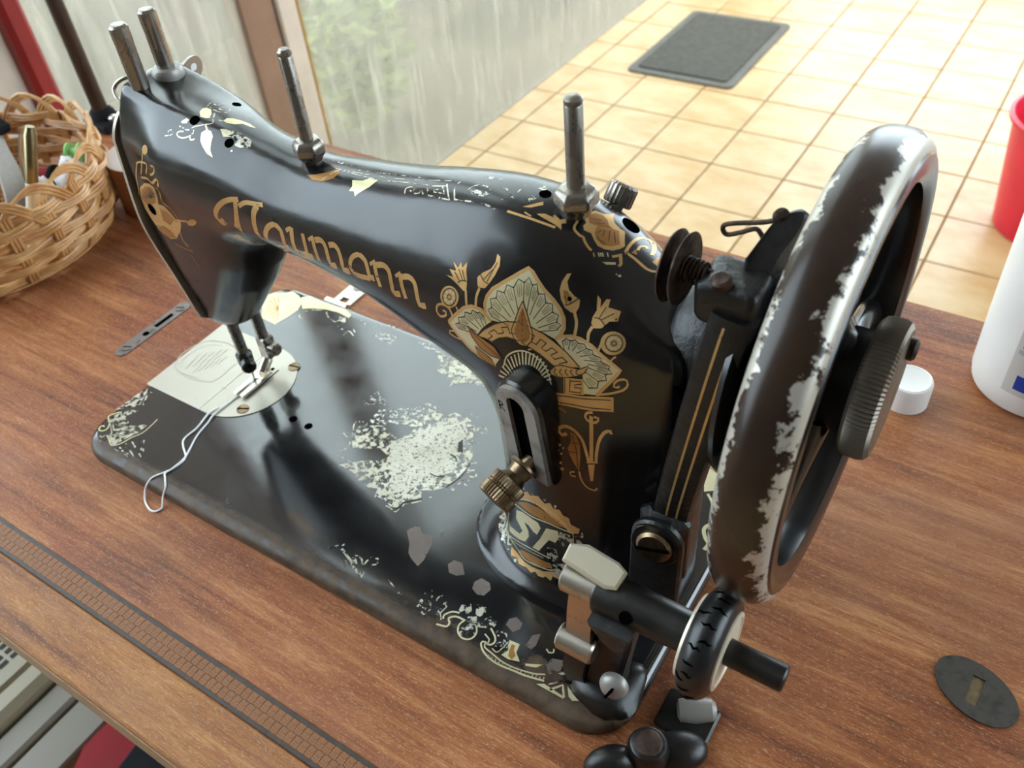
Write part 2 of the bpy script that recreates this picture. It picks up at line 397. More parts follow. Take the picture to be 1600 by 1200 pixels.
class MB:
    def __init__(s):
        s.v, s.f, s.mi = [], [], []
    def face(s, idx, mi=0):
        s.f.append(tuple(idx)); s.mi.append(mi)
    def grid(s, rings, closed=True, caps=(False, False), mi=0):
        """rings: list of equally long vertex loops"""
        base = len(s.v); n = len(rings[0])
        for r in rings:
            s.v.extend(Vector(p) for p in r)
        for i in range(len(rings) - 1):
            for j in range(n if closed else n - 1):
                k = (j + 1) % n
                s.face((base + i * n + j, base + i * n + k, base + (i + 1) * n + k, base + (i + 1) * n + j), mi)
        if caps[0]:
            s.face([base + j for j in range(n)][::-1], mi)
        if caps[1]:
            s.face([base + (len(rings) - 1) * n + j for j in range(n)], mi)
        return s
    def box(s, lo, hi, bev=0.0, mi=0, rot=None, piv=None):
        (x0, y0, z0), (x1, y1, z1) = lo, hi
        b = min(bev, (x1 - x0) / 2.01, (y1 - y0) / 2.01, (z1 - z0) / 2.01)
        start = len(s.v)
        if b <= 0:
            s.grid([[(x0, y0, z), (x1, y0, z), (x1, y1, z), (x0, y1, z)] for z in (z0, z1)], True, (True, True), mi)
        else:
            def ring(z, i):
                c = b
                o = i
                return [(x0 + c, y0 + o, z), (x1 - c, y0 + o, z), (x1 - o, y0 + c, z), (x1 - o, y1 - c, z),
                        (x1 - c, y1 - o, z), (x0 + c, y1 - o, z), (x0 + o, y1 - c, z), (x0 + o, y0 + c, z)]
            s.grid([ring(z0, b * 0.7), ring(z0 + b * 0.7, 0), ring(z1 - b * 0.7, 0), ring(z1, b * 0.7)], True, (True, True), mi)
        if rot is not None:
            p = Vector(piv if piv else [(a + c) / 2 for a, c in zip(lo, hi)])
            for i in range(start, len(s.v)):
                s.v[i] = p + rot @ (s.v[i] - p)
        return s
    def lathe(s, origin, axis, prof, n=32, mi=0, caps=(True, True), knurl=0.0, a0=0.0, a1=None):
        """prof: list of (radius, distance along axis)"""
        o = Vector(origin); d, u, w_ = frame_of(axis)
        rings = []
        full = a1 is None
        for r, h in prof:
            ring = []
            for k in range(n):
                t = a0 + (2 * PI if full else (a1 - a0)) * k / (n if full else n - 1)
                rr = r
                if knurl and r > 0.01 and k % 2:
                    rr = r - knurl
                ring.append(o + d * h + (u * math.cos(t) + w_ * math.sin(t)) * rr)
            rings.append(ring)
        s.grid(rings, full, caps, mi)
        return s
    def cyl(s, a, b, r0, r1=None, n=24, bev=0.0, mi=0, knurl=0.0):
        a, b = Vector(a), Vector(b)
        r1 = r0 if r1 is None else r1
        L = (b - a).length
        if bev:
            prof = [(max(r0 - bev, .01), 0), (r0, bev), (r1, L - bev), (max(r1 - bev, .01), L)]
        else:
            prof = [(r0, 0), (r1, L)]
        return s.lathe(a, b - a, prof, n, mi, (True, True), knurl)
    def tube(s, pts, r, n=8, mi=0, closed=False, caps=True):
        pts = [Vector(p) for p in pts]
        N = len(pts)
        rad = r if hasattr(r, '__len__') else [r] * N
        rings = []
        prev = None
        for i, p in enumerate(pts):
            if closed:
                t = (pts[(i + 1) % N] - pts[i - 1])
            else:
                t = pts[min(i + 1, N - 1)] - pts[max(i - 1, 0)]
            t = t.normalized() if t.length > 1e-9 else Vector((0, 0, 1))
            if prev is None:
                _, u, w_ = frame_of(t)
            else:
                u = prev - t * prev.dot(t)
                u.normalize(); w_ = u.cross(t)
                w_ = t.cross(u) * -1
            prev = u
            rings.append([p + (u * math.cos(2 * PI * k / n) + w_ * math.sin(2 * PI * k / n)) * rad[i] for k in range(n)])
        if closed:
            rings.append(rings[0])
        return s.grid(rings, True, (caps and not closed, caps and not closed), mi)
    def sweep(s, pts, sect, side, mi=0, scale=None):
        """flat section [(a,b)...] carried along pts; a along 'side', b along side x tangent"""
        pts = [Vector(p) for p in pts]
        rings = []
        for i, p in enumerate(pts):
            t = (pts[min(i + 1, len(pts) - 1)] - pts[max(i - 1, 0)]).normalized()
            sd = Vector(side); sd = (sd - t * sd.dot(t)).normalized()
            nn = sd.cross(t)
            k = scale[i] if scale else 1.0
            rings.append([p + (sd * a_ + nn * b_) * k for a_, b_ in sect])
        return s.grid(rings, True, (True, True), mi)
    def prism(s, poly, origin, u, v, h, bev=0.0, holes=(), mi=0):
        """2-D polygon (with holes) in the plane origin+u,v pushed by h along u x v; walls and both faces"""
        o, u, v = Vector(origin), Vector(u).normalized(), Vector(v).normalized()
        nrm = u.cross(v)
        loops = [list(poly)] + [list(q) for q in holes]
        flat = [p for l in loops for p in l]
        tri = tessellate_polygon([[Vector((p[0], p[1], 0)) for p in l] for l in loops])
        P = lambda p, hh: o + u * p[0] + v * p[1] + nrm * hh
        def area(l):
            return sum(l[i - 1][0] * l[i][1] - l[i][0] * l[i - 1][1] for i in range(len(l)))
        b0 = len(s.v)
        s.v.extend(P(p, 0) for p in flat)
        b1 = len(s.v)
        if bev and not holes:
            c = Vector((sum(p[0] for p in flat) / len(flat), sum(p[1] for p in flat) / len(flat)))
            n = len(flat)
            sg = 1 if area(flat) > 0 else -1
            top = []
            for i in range(n):
                a_, b_, c_ = Vector(flat[i - 1]), Vector(flat[i]), Vector(flat[(i + 1) % n])
                e1, e2 = (b_ - a_), (c_ - b_)
                e1 = e1.normalized() if e1.length else e2.normalized()
                e2 = e2.normalized() if e2.length else e1
                nn = Vector((-(e1.y + e2.y), e1.x + e2.x)) * sg
                nn = nn.normalized() if nn.length else Vector((0, 0))
                top.append((b_ + nn * bev))
            s.v.extend(P(p, h - bev) for p in flat)
            b2 = len(s.v)
            s.v.extend(P(p, h) for p in top)
        else:
            b2 = b1
            s.v.extend(P(p, h) for p in flat)
        for t in tri:
            a_, b_, c_ = (Vector(flat[i]) for i in t)
            cr = (b_ - a_).cross(c_ - a_) if hasattr((b_ - a_).cross(c_ - a_), 'real') else 0
            cr = (b_.x - a_.x) * (c_.y - a_.y) - (b_.y - a_.y) * (c_.x - a_.x)
            t = t if cr > 0 else t[::-1]
            s.face([b0 + i for i in t][::-1], mi)
            s.face([b2 + i for i in t], mi)
        k = 0
        for li, l in enumerate(loops):
            n = len(l)
            ccw = area(l) > 0
            if li: ccw = not ccw
            lays = [b0, b1] if b2 == b1 else [b0, b1, b2]
            for q in range(len(lays) - 1):
                for i in range(n):
                    j = (i + 1) % n
                    f = (lays[q] + k + i, lays[q] + k + j, lays[q + 1] + k + j, lays[q + 1] + k + i)
                    if li:
                        f = f if area(l) > 0 else f[::-1]
                        f = f if not (area(l) > 0) else f
                    s.face(f if (area(l) > 0) == (li == 0) or li else f[::-1], mi)
            k += n
        return s
    def build(s, name, mat, parent=None, org=None, smooth=True, sub=0, fix=True, angle=35):
        o0 = Vector(org) if org is not None else (ORG[parent] if parent is not None else Vector((0, 0, 0)))
        me = bpy.data.meshes.new(name)
        me.from_pydata([tuple((p - o0) * S) for p in s.v], [], s.f)
        mats = mat if isinstance(mat, (list, tuple)) else [mat]
        for q in mats:
            me.materials.append(MAT[q])
        if len(mats) > 1:
            me.polygons.foreach_set('material_index', s.mi)
        if fix:
            bm = bmesh.new(); bm.from_mesh(me)
            bmesh.ops.remove_doubles(bm, verts=bm.verts, dist=1e-7)
            bmesh.ops.recalc_face_normals(bm, faces=bm.faces)
            bm.to_mesh(me); bm.free()
        if smooth:
            me.shade_smooth()
            me.set_sharp_from_angle(angle=math.radians(angle))
        ob = bpy.data.objects.new(name, me)
        COL.objects.link(ob)
        if parent is not None:
            ob.parent = parent
            ob.location = (0, 0, 0)
            if parent.type == 'EMPTY' or parent in ORG:
                ob.location = tuple((o0 - ORG[parent]) * S)
        else:
            ob.location = tuple(o0 * S)
        ORG[ob] = o0
        if sub:
            md = ob.modifiers.new('sub', 'SUBSURF'); md.levels = sub; md.render_levels = sub
        return ob

def empty(name, loc):
    o = bpy.data.objects.new(name, None)
    o.empty_display_size = 0.02
    COL.objects.link(o)
    o.location = Vector(loc) * S
    ORG[o] = Vector(loc)
    return o
def tag(o, label, cat=None, group=None, kind=None):
    o['label'] = label
    if cat: o['category'] = cat
    if group: o['group'] = group
    if kind: o['kind'] = kind
    return o
def struct(o, label=None):
    o['kind'] = 'structure'
    if label: o['label'] = label
    return o
def copy_part(src, parent, loc):
    c = src.copy(); COL.objects.link(c); c.parent = parent; c.location = loc
    return c
def rrect(x0, y0, x1, y1, r, n=8):
    p = []
    for cx, cy, a0 in ((x1 - r, y1 - r, 0), (x0 + r, y1 - r, 90), (x0 + r, y0 + r, 180), (x1 - r, y0 + r, 270)):
        for k in range(n + 1):
            t = math.radians(a0 + 90 * k / n)
            p.append((cx + r * math.cos(t), cy + r * math.sin(t)))
    return p
def circ(cx, cy, r, n=24, a0=0, a1=360, ry=None):
    full = abs(a1 - a0) >= 360
    return [(cx + r * math.cos(math.radians(a0 + (a1 - a0) * k / (n if full else n - 1))),
             cy + (ry or r) * math.sin(math.radians(a0 + (a1 - a0) * k / (n if full else n - 1)))) for k in range(n)]
def spline(pts, n=8):
    """Catmull-Rom through points of any dimension"""
    P = [np.array(p, float) for p in pts]
    P = [2 * P[0] - P[1]] + P + [2 * P[-1] - P[-2]]
    out = []
    for i in range(1, len(P) - 2):
        for k in range(n):
            t = k / n
            a_, b_, c_, d_ = P[i - 1], P[i], P[i + 1], P[i + 2]
            out.append(0.5 * ((2 * b_) + (c_ - a_) * t + (2 * a_ - 5 * b_ + 4 * c_ - d_) * t * t + (3 * b_ - a_ - 3 * c_ + d_) * t ** 3))
    out.append(P[-2])
    return [tuple(float(v) for v in q) for q in out]

# ------------------------------------------------------------------ the room
FZ = -740.0                                   # floor below the table top
XW = -880.0                                   # glazed wall
mb = MB(); mb.box((XW, -2200, FZ - 40), (2600, 4200, FZ - 4))
floor = struct(mb.build('floor', 'grout', org=(800, 1000, FZ), smooth=False))
tp = 182.0; g = 4.4
tile_mb = MB(); tile_mb.box((-tp / 2 + g / 2, -tp / 2 + g / 2, -4), (tp / 2 - g / 2, tp / 2 - g / 2, 0), 1.2)
t0 = None
for ix in range(-3, 11):
    for iy in range(-7, 13):
        cx = -442 + tp * (ix + 0.5); cy = 1517 + tp * (iy + 0.5)
        if cx < XW + tp / 2 or cy < 420:
            continue
        if cx > 300 + (cy - 400) * 0.45:
            continue
        if t0 is None:
            t0 = tile_mb.build('tile', 'tile', org=(0, 0, 0))
            ob = t0
        else:
            ob = t0.copy(); COL.objects.link(ob)
        ob.parent = floor
        ob.location = ((cx - 800) * S, (cy - 1000) * S, random.uniform(-0.4, 0.4) * S)
# remaining floor, too far off to tell the tiles apart
mb = MB()
for ix in range(-3, 19):
    for iy in range(-20, 14):
        cx = -442 + tp * (ix + 0.5); cy = 1517 + tp * (iy + 0.5)
        inb = not (cx < XW + tp / 2 or cy < 420 or cx > 300 + (cy - 400) * 0.45) and -7 <= iy < 13 and ix < 11
        if inb or cx < XW + tp / 2 or cx > 2500 or cy > 4100 or cy < -2100:
            continue
        b = tp / 2 - g / 2
        mb.box((cx - b, cy - b, FZ - 4), (cx + b, cy + b, FZ))
for iy in range(-20, 14):
    cy = 1517 + tp * (iy + 0.5)
    if -2100 < cy < 4100:
        mb.box((XW, cy - b, FZ - 4), (-442 - 2 * tp - g / 2, cy + b, FZ))
rest = mb.build('tile_field', 'tile', floor, smooth=False)
rest['kind'] = 'stuff'
# glazed left wall: posts, seals, panes
ZT = 2300.0
def upright(name, y0, y1, x0, x1, mat, n):
    mb = MB(); mb.box((x0, y0, FZ), (x1, y1, ZT), 4)
    return struct(mb.build('trim_%d' % n, mat, org=((x0 + x1) / 2, (y0 + y1) / 2, FZ)), name)
upright('bronze aluminium window post beside the machine head', 926, 1008, XW - 40, XW, 'alu', 1)
upright('grey aluminium frame of the glass door', 1010, 1060, XW - 34, XW + 6, 'alu_grey', 2)
upright('thin yellow seal along the glass door', 1060, 1072, XW - 20, XW + 2, 'gold_seal', 3)
upright('far post of the glazed wall', 3000, 3080, XW - 40, XW, 'alu', 4)
def pane(n, y0, y1, z0, mat, label):
    mb = MB(); mb.box((XW - 12, y0, z0), (XW - 6, y1, ZT))
    return struct(mb.build('window_%d' % n, mat, org=(XW - 9, (y0 + y1) / 2, z0), smooth=False), label)
pane(1, 505, 926, FZ, 'glass', 'window pane behind the basket')
pane(2, 1072, 3000, FZ, 'glass', 'glass door streaked with runs')
pane(3, -1400, 130, -50, 'clear_glass', 'window pane beside the table')
mb = MB(); mb.box((XW - 60, -2200, FZ), (XW, 130, -60))
struct(mb.build('wall_left', 'wall', org=(XW - 30, -870, FZ), smooth=False))
mb = MB(); mb.box((XW - 60, -2200, -60), (XW, -1700, ZT)); mb.box((XW - 60, 3080, FZ), (XW, 4200, ZT)); mb.box((XW - 60, 130, FZ), (XW, 505, ZT)); mb.box((XW - 60, -1700, -60), (XW, -1400, ZT))  # solid lengths around the near pane extended to darken reflections
struct(mb.build('wall_left_end', 'wall', org=(XW - 30, -1950, FZ), smooth=False))
mb = MB(); mb.box((XW - 60, -2200, ZT), (2600, 4200, ZT + 60))
struct(mb.build('ceiling', 'ceiling', org=(860, 1000, ZT), smooth=False))
mb = MB(); mb.box((XW - 60, -2260, FZ), (2600, -2200, ZT))
struct(mb.build('wall_back', 'wall_dim', org=(860, -2230, FZ), smooth=False))
mb = MB(); mb.box((2600, -2260, FZ), (2660, 4260, 100)); mb.box((2600, -2260, 1700), (2660, 4260, ZT)); mb.box((2600, -2260, 100), (2660, -200, 1700)); mb.box((2600, 2600, 100), (2660, 4260, 1700))
struct(mb.build('wall_right', 'wall_dim', org=(2630, 1000, FZ), smooth=False))
mb = MB(); mb.box((XW - 60, 4200, FZ), (2600, 4260, -300)); mb.box((XW - 60, 4200, 1700), (2600, 4260, ZT))
struct(mb.build('wall_far', 'wall', org=(860, 4230, FZ), smooth=False))
mb = MB(); mb.box((XW, 4226, -300), (2600, 4232, 1700))
struct(mb.build('window_4', 'clear_glass', org=(860, 4230, -300), smooth=False))
mb = MB(); mb.box((2626, -200, 100), (2632, 2600, 1700))  # unseen window added in the right wall to brighten the foreground
struct(mb.build('window_5', 'clear_glass', org=(2630, 1200, 100), smooth=False))
# outside: terrace and shrubs seen dimly through the glass
mb = MB(); mb.box((-6000, -4000, FZ - 120), (XW - 60, 8000, FZ - 60))
struct(mb.build('terrace', 'concrete', org=(-3400, 2000, FZ - 60), smooth=False), 'pale concrete terrace outside the glass')
mb = MB(); mb.box((-2300, -3000, FZ - 60), (-2180, 7000, 260))  # added wall, darkens what shows through the panes
struct(mb.build('added_garden_wall', 'added_garden_wall', org=(-2240, 2000, FZ - 60), smooth=False), 'grey wall added outside the glass to dim the view')
def shrub(x, y, r, h, seed, label):
    rnd = random.Random(seed)
    root = empty('garden_shrub', (x, y, FZ - 60))
    mb = MB()
    for k in range(520):
        d = Vector((rnd.gauss(0, 1), rnd.gauss(0, 1), rnd.gauss(0, 1))).normalized() * rnd.uniform(0.55, 1.0)
        c = Vector((x + d.x * r, y + d.y * r, FZ - 60 + h * 0.55 + d.z * h * 0.5))
        t, u, v = frame_of(Vector((rnd.gauss(0, 1), rnd.gauss(0, 1), rnd.gauss(0, .6))))
        L = rnd.uniform(28, 48)
        b = len(mb.v)
        mb.v += [c - u * L, c + v * L * .35 + t * 4, c + u * L, c - v * L * .35 + t * 4]
        mb.face((b, b + 1, b + 2, b + 3))
    fo = mb.build('foliage', 'leaf', root, smooth=False, fix=False); fo['kind'] = 'stuff'
    mb = MB(); mb.cyl((x, y, FZ - 60), (x, y, FZ - 60 + h * .6), 14, 8, 8); mb.build('stem', 'dark_pole', root)
    tag(root, label, 'shrub', 'shrubs outside the glass door')
shrub(-1250, 1560, 150, 420, 1, 'blurred olive shrub outside the glass door, nearest the yellow seal')
shrub(-1700, 2500, 260, 700, 2, 'taller blurred shrub far out behind the glass door')

# ------------------------------------------------------------------ the table
TX0, TX1 = -366.0, 640.0
table = empty('sewing_table', (140, 130, FZ))
tag(table, 'reddish brown wooden sewing table with inlaid band carrying the machine', 'table')
def board(name, y0, y1, z0, z1, mat, bev=0.6):
    mb = MB(); mb.box((TX0, y0, z0), (TX1, y1, z1), bev)
    return mb.build(name, mat, table)
top = board('tabletop', -56.6, 364, -22, 0, 'wood')
fb = board('front_board', -102, -71.4, -20, 0, 'wood_front', 1.6)
board('front_edge', -102.6, -84, -26, -4.5, 'wood_edge', 1)
board('inlay_bed', -71.4, -56.6, -22, -0.4, 'inlay_ground', 0.1)
for y0, y1 in ((-71.3, -69.5), (-58.5, -56.7)):
    board('inlay_line', y0, y1, -1.6, -0.2, 'wood_dark', 0.1)
# two rows of little inlaid blocks
blk = MB(); blk.box((-2.06, -2.55, -0.8), (2.06, 2.55, 0.0), 0.2)
b0 = None
for row, y in enumerate((-66.7, -61.4)):
    for k in range(150):
        x = -62 + k * 4.25 + row * 1.6
        if b0 is None:
            b0 = blk.build('inlay_block', 'wood_inlay', org=(0, 0, 0)); ob = b0
        else:
            ob = b0.copy(); COL.objects.link(ob)
        ob.parent = table
        ob.location = ((x - 140) * S, (y - 130) * S, (-FZ - random.uniform(0.15, 0.35)) * S)
        ob.scale = (random.uniform(.975, 1.0), random.uniform(.98, 1.02), 1)
mb = MB()
for row, y in enumerate((-66.7, -61.4)):
    for k in list(range(-71, 0)) + list(range(150, 164)):
        x = -62 + k * 4.25 + row * 1.6
        mb.box((x - 2.04, y - 2.5, -0.9), (x + 2.04, y + 2.5, -0.25))
ob = mb.build('inlay_run', 'wood_inlay', table, smooth=False); ob['kind'] = 'stuff'
for x0 in (-330, 560):
    mb = MB()
    for y in (60, 320):
        mb.tube(spline([(x0, y, -24), (x0, y * .8 + 30, -200), (x0, y * .5 + 60, -420), (x0, y * .9 + 12, -600), (x0, y, FZ)], 6), [20, 19, 18, 18, 17] + [16] * 20, 8)
    for z in (-120, -420, -650):
        mb.box((x0 - 9, 50, z - 10), (x0 + 9, 310, z + 10), 3)
    mb.build('iron_frame', 'iron', table)
mb = MB(); mb.box((-330, 120, -668), (560, 150, -640), 4); mb.box((-330, 40, -60), (560, 60, -24), 2)
mb.build('crossbar', 'iron', table)
# oval iron escutcheon with its dusty slot
esc = empty('key_escutcheon', (490, 105, 0))
mb = MB()
pl = [(490 + math.cos(t) * 18.5 * math.cos(-.42) - math.sin(t) * 13 * math.sin(-.42),
       105 + math.cos(t) * 18.5 * math.sin(-.42) + math.sin(t) * 13 * math.cos(-.42)) for t in [2 * PI * k / 40 for k in range(40)]]
pl = [(490 + (x - 490) * 1.0, y) for x, y in pl]
sl = [(487.5, 112.0), (486.8, 97.5), (491.8, 97.3), (492.5, 111.6)]
mb.prism(pl, (0, 0, 0), (1, 0, 0), (0, 1, 0), 0.7, holes=[sl])
mb.build('plate', 'oval_iron', esc)
mb = MB(); mb.box((486.5, 97, 0.02), (492.7, 112.2, 0.12)); mb.build('slot', 'slot_dirt', esc)
tag(esc, 'oval dark iron plate with a rectangular slot let into the table', 'metal plate')
# slim slotted lock plate left of the machine
lk = empty('lock_plate', (-51, 104, 0))
def stad(x, y0, y1, r, n=10):
    return [(x + r * math.cos(t), y1 + r * math.sin(t)) for t in [PI * k / n for k in range(n + 1)]] + \
           [(x - r * math.cos(t), y0 - r * math.sin(t)) for t in [PI * k / n for k in range(n + 1)]]
mb = MB()
mb.prism(stad(-51.5, 76, 131, 5.2), (0, 0, 0), (1, 0, 0), (0, 1, 0), 0.5,
         holes=[[(-53.3, 105), (-49.7, 105), (-49.7, 121), (-53.3, 121)], circ(-51.5, 96.5, 2.6, 14)])
mb.build('plate', 'zinc', lk)
mb = MB(); mb.box((-54, 104.5, 0.02), (-49, 121.5, 0.1)); mb.prism(circ(-51.5, 96.5, 2.8, 14), (0, 0, .02), (1, 0, 0), (0, 1, 0), 0.08)
mb.build('slot', 'recess_shade', lk)
for y in (80, 128.5):
    mb = MB(); mb.lathe((-51.5, y, 0.5), (0, 0, 1), [(3.9, 0), (3.7, 0.5), (0.1, 0.6)], 16)
    sc = mb.build('screw', 'zinc', lk)
    mb = MB(); mb.box((-54.5, y - .45, 1.08), (-48.5, y + .45, 1.16), rot=Matrix.Rotation(0.5, 3, 'Z')); mb.build('screw_slot', 'recess_shade', sc)
tag(lk, 'slim grey metal lock plate with a slot and round hole, by the basket', 'metal plate')
# small bright hinge at the far edge of the bed
hg = empty('bed_hinge', (54, 196, 0))
mb = MB(); mb.prism([(44, 184), (49, 184), (49, 193), (55, 193), (55, 184), (60, 184), (60, 209), (55, 214), (47, 214), (44, 209)], (0, 0, 0), (1, 0, 0), (0, 1, 0), 1.6, 0.3)
mb.build('leaf', 'nickel', hg)
mb = MB(); mb.cyl((42, 183, 3), (62, 183, 3), 2.8, bev=.4); mb.build('knuckle', 'nickel', hg)
mb = MB(); mb.lathe((52, 206, 1.6), (0, 0, 1), [(3.6, 0), (3.4, .6), (.1, .8)], 16); mb.build('screw', 'steel', hg)
tag(hg, 'small bright metal hinge at the far edge of the machine bed', 'hinge')

# ------------------------------------------------------------------ the sewing machine
BZ = 9.0
mach = empty('sewing_machine', (184, 90, 0))
tag(mach, 'antique black cast iron sewing machine with gilt decals and a large handwheel', 'sewing machine')
# bed
def bed_ring(ins, z, r=23):
    return [(x, y, z) for x, y in rrect(ins, ins, 368 - ins, 180 - ins, max(r - ins, 2), 10)]
mb = MB()
mb.grid([bed_ring(2, 0.0), bed_ring(0.3, 0.2), bed_ring(0, 1.5), bed_ring(0, 4.2), bed_ring(.7, 6.2), bed_ring(2.0, 7.6), bed_ring(4.0, 8.6), bed_ring(6.5, 9.0)], True, (True, True))
bed = mb.build('bed', 'bed', mach, angle=60)

# ---- arm, pillar, foot and head: one casting, shaped as a blended solid
def body_field(h):
    xs = np.arange(36, 376, h); ys = np.arange(28, 152, h); zs = np.arange(5.0, 214, h)
    sp = np.array(spline([  # x, z, half height, half depth
        (92, 172, 25, 21), (118, 172, 26, 22), (145, 169, 26, 23), (172, 166.5, 25.5, 24), (205, 165.5, 29.5, 26.5), (232, 163.5, 35, 29.5),
        (256, 161, 42, 32), (280, 158, 47.5, 35), (298, 150, 51, 37), (307, 132, 47, 38), (310, 110, 43, 38.5), (310, 85, 41, 38.5),
        (310, 60, 41, 39), (309, 30, 42, 40), (308, 0, 43, 41)], 9))
    X2, Z2 = np.meshgrid(xs, zs, indexing='ij')
    best = np.full(X2.shape, 1e9); A = np.zeros_like(best); B = np.zeros_like(best)
    for x, z, a_, b_ in sp:
        q = np.hypot(X2 - x, Z2 - z) / a_
        m_ = q < best
        best[m_] = q[m_]; A[m_] = a_; B[m_] = b_
    for _ in range(4):                        # even out the depth field
        B = (B + np.roll(B, 1, 0) + np.roll(B, -1, 0) + np.roll(B, 1, 1) + np.roll(B, -1, 1)) / 5
    Y = ys[None, :, None]
    v = np.abs(Y - 90) / B[:, None, :]
    n = 2.15
    k = (best[:, None, :] ** n + v ** n) ** (1 / n)
    d_arm = (k - 1) * np.minimum(A, B)[:, None, :]
    # head
    zt = np.array([46, 52, 60, 78, 96, 115, 134, 150, 165, 180, 195, 206, 214.])
    xr = np.array([66, 70, 76, 90, 104, 117, 127, 131, 130, 126, 117, 106, 98.])
    bt = np.array([11.5, 13, 14, 16, 18.5, 21, 23, 23, 22, 20.5, 18.5, 16.5, 15.])
    XR = np.interp(zs, zt, xr)[None, None, :]; BH = np.interp(zs, zt, bt)[None, None, :]
    x0 = 28.0
    YC = np.interp(zs, [40, 180, 206], [98, 98, 101])[None, None, :]
    xm = (XR + x0) / 2; ax = (XR - x0) / 2
    X = xs[:, None, None]; Z = zs[None, None, :]
    nh = 2.7
    kh = ((np.abs(X - xm) / ax) ** nh + (np.abs(Y - YC) / BH) ** nh) ** (1 / nh)
    d_head = (kh - 1) * np.minimum(ax, BH)
    def smax(a_, b_, k_):
        hh = np.clip(0.5 + 0.5 * (a_ - b_) / k_, 0, 1)
        return b_ * (1 - hh) + a_ * hh + k_ * hh * (1 - hh)
    def smin(a_, b_, k_):
        return -smax(-a_, -b_, k_)
    d_head = smax(d_head, (59.0 + 0 * X) - Z + (X - 60) * 0.0, 5)
    d_head = smax(d_head, (Z - 205.0 + (X - 70) * 0.22) * 0.97, 4)
    d = smin(d_arm, d_head, 15)
    xl = 45.0 + np.maximum(0, 130 - Z) * 0.13 + np.maximum(0, Z - 178) * 0.42
    d = smax(d, (xl - X) * 0.99 + 0 * Y, 2.5)
    # flared foot
    q = ((np.abs(X - 304) / 57) ** 2.6 + (np.abs(Y - 92) / 46) ** 2.6) ** (1 / 2.6)
    d_foot = np.maximum((q - 1) * 46, Z - 11.5)
    d = smin(d, d_foot, 17)
    # squared flank on the right of the pillar
    d = smax(d, X - 352 + 0 * Y + 0 * Z, 6)
    qx = np.maximum(np.abs(X - 344) - 9, 0); qy = np.maximum(np.abs(Y - 82) - 11, 0); qz = np.maximum(np.abs(Z + 0.22 * (X - 347) - 88) - 78, 0)
    d = smin(d, np.sqrt(qx * qx + qy * qy + qz * qz) - 8.5, 14)
    d = np.maximum(d, 7.0 - Z)
    return d.astype(np.float32), (xs[0], ys[0], zs[0])

def surface_net(F, org, h):
    nx, ny, nz = F.shape
    ins = F < 0
    acc = np.zeros((nx - 1, ny - 1, nz - 1, 3), np.float32); cnt = np.zeros((nx - 1, ny - 1, nz - 1), np.float32)
    cor = [(i, j, k) for i in (0, 1) for j in (0, 1) for k in (0, 1)]
    sl = lambda A_, c: A_[c[0]:nx - 1 + c[0], c[1]:ny - 1 + c[1], c[2]:nz - 1 + c[2]]
    for a_ in cor:
        for b_ in cor:
            if b_ > a_ and sum(abs(p - q) for p, q in zip(a_, b_)) == 1:
                fa, fb = sl(F, a_), sl(F, b_)
                cr = sl(ins, a_) != sl(ins, b_)
                t = np.where(cr, fa / np.where(cr, fa - fb, 1), 0)
                for q in range(3):
                    acc[..., q] += np.where(cr, a_[q] + t * (b_[q] - a_[q]), 0)
                cnt += cr
    act = cnt > 0
    idx = np.full(act.shape, -1, np.int64)
    I = np.argwhere(act)
    idx[act] = np.arange(len(I))
    verts = (I + acc[act] / cnt[act][:, None]) * h + np.array(org)
    faces = []
    for ax in range(3):
        u, v = (ax + 1) % 3, (ax + 2) % 3
        s0 = [slice(None)] * 3; s1 = [slice(None)] * 3
        s0[ax] = slice(0, -1); s1[ax] = slice(1, None)
        A_, B_ = ins[tuple(s0)], ins[tuple(s1)]
        E_ = np.argwhere(A_ != B_)
        ok = (E_[:, u] > 0) & (E_[:, v] > 0) & (E_[:, u] < F.shape[u] - 1) & (E_[:, v] < F.shape[v] - 1)
        E_ = E_[ok]
        sg = A_[tuple(E_.T)]
        def cell(du, dv):
            c = E_.copy(); c[:, u] -= du; c[:, v] -= dv
            return idx[tuple(c.T)]
        q = np.stack([cell(1, 1), cell(0, 1), cell(0, 0), cell(1, 0)], 1)
        q[~sg] = q[~sg][:, ::-1]
        faces.append(q)
    return verts, np.concatenate(faces)

H = 1.5
F, o3 = body_field(H)
vv, ff = surface_net(F, o3, H)
# relax the net a little
e = np.concatenate([ff[:, [0, 1]], ff[:, [1, 2]], ff[:, [2, 3]], ff[:, [3, 0]]])
for lam in (0.6, -0.62, 0.6, -0.62, 0.6, -0.62, 0.6, -0.62):
    sm = np.zeros_like(vv); ct = np.zeros(len(vv))
    for q in range(3):
        sm[:, q] = np.bincount(e[:, 0], vv[e[:, 1], q], len(vv)) + np.bincount(e[:, 1], vv[e[:, 0], q], len(vv))
    ct = np.bincount(e[:, 0], minlength=len(vv)) + np.bincount(e[:, 1], minlength=len(vv))
    vv = vv + lam * (sm / ct[:, None] - vv)
BODY_V, BODY_F = vv, ff
me = bpy.data.meshes.new('arm_casting')
me.vertices.add(len(vv)); me.vertices.foreach_set('co', ((vv - np.array(ORG[mach])) * S).astype(np.float32).ravel())
me.loops.add(ff.size); me.loops.foreach_set('vertex_index', ff.astype(np.int32).ravel())
me.polygons.add(len(ff)); me.polygons.foreach_set('loop_start', (np.arange(len(ff)) * 4).astype(np.int32))
me.update(calc_edges=True); me.validate()
me.materials.append(MAT['black'])
me.shade_smooth()
body = bpy.data.objects.new('arm_casting', me)
COL.objects.link(body); body.parent = mach; ORG[body] = ORG[mach]
BVH = BVHTree.FromPolygons([Vector(p) for p in vv], [tuple(f) for f in ff])
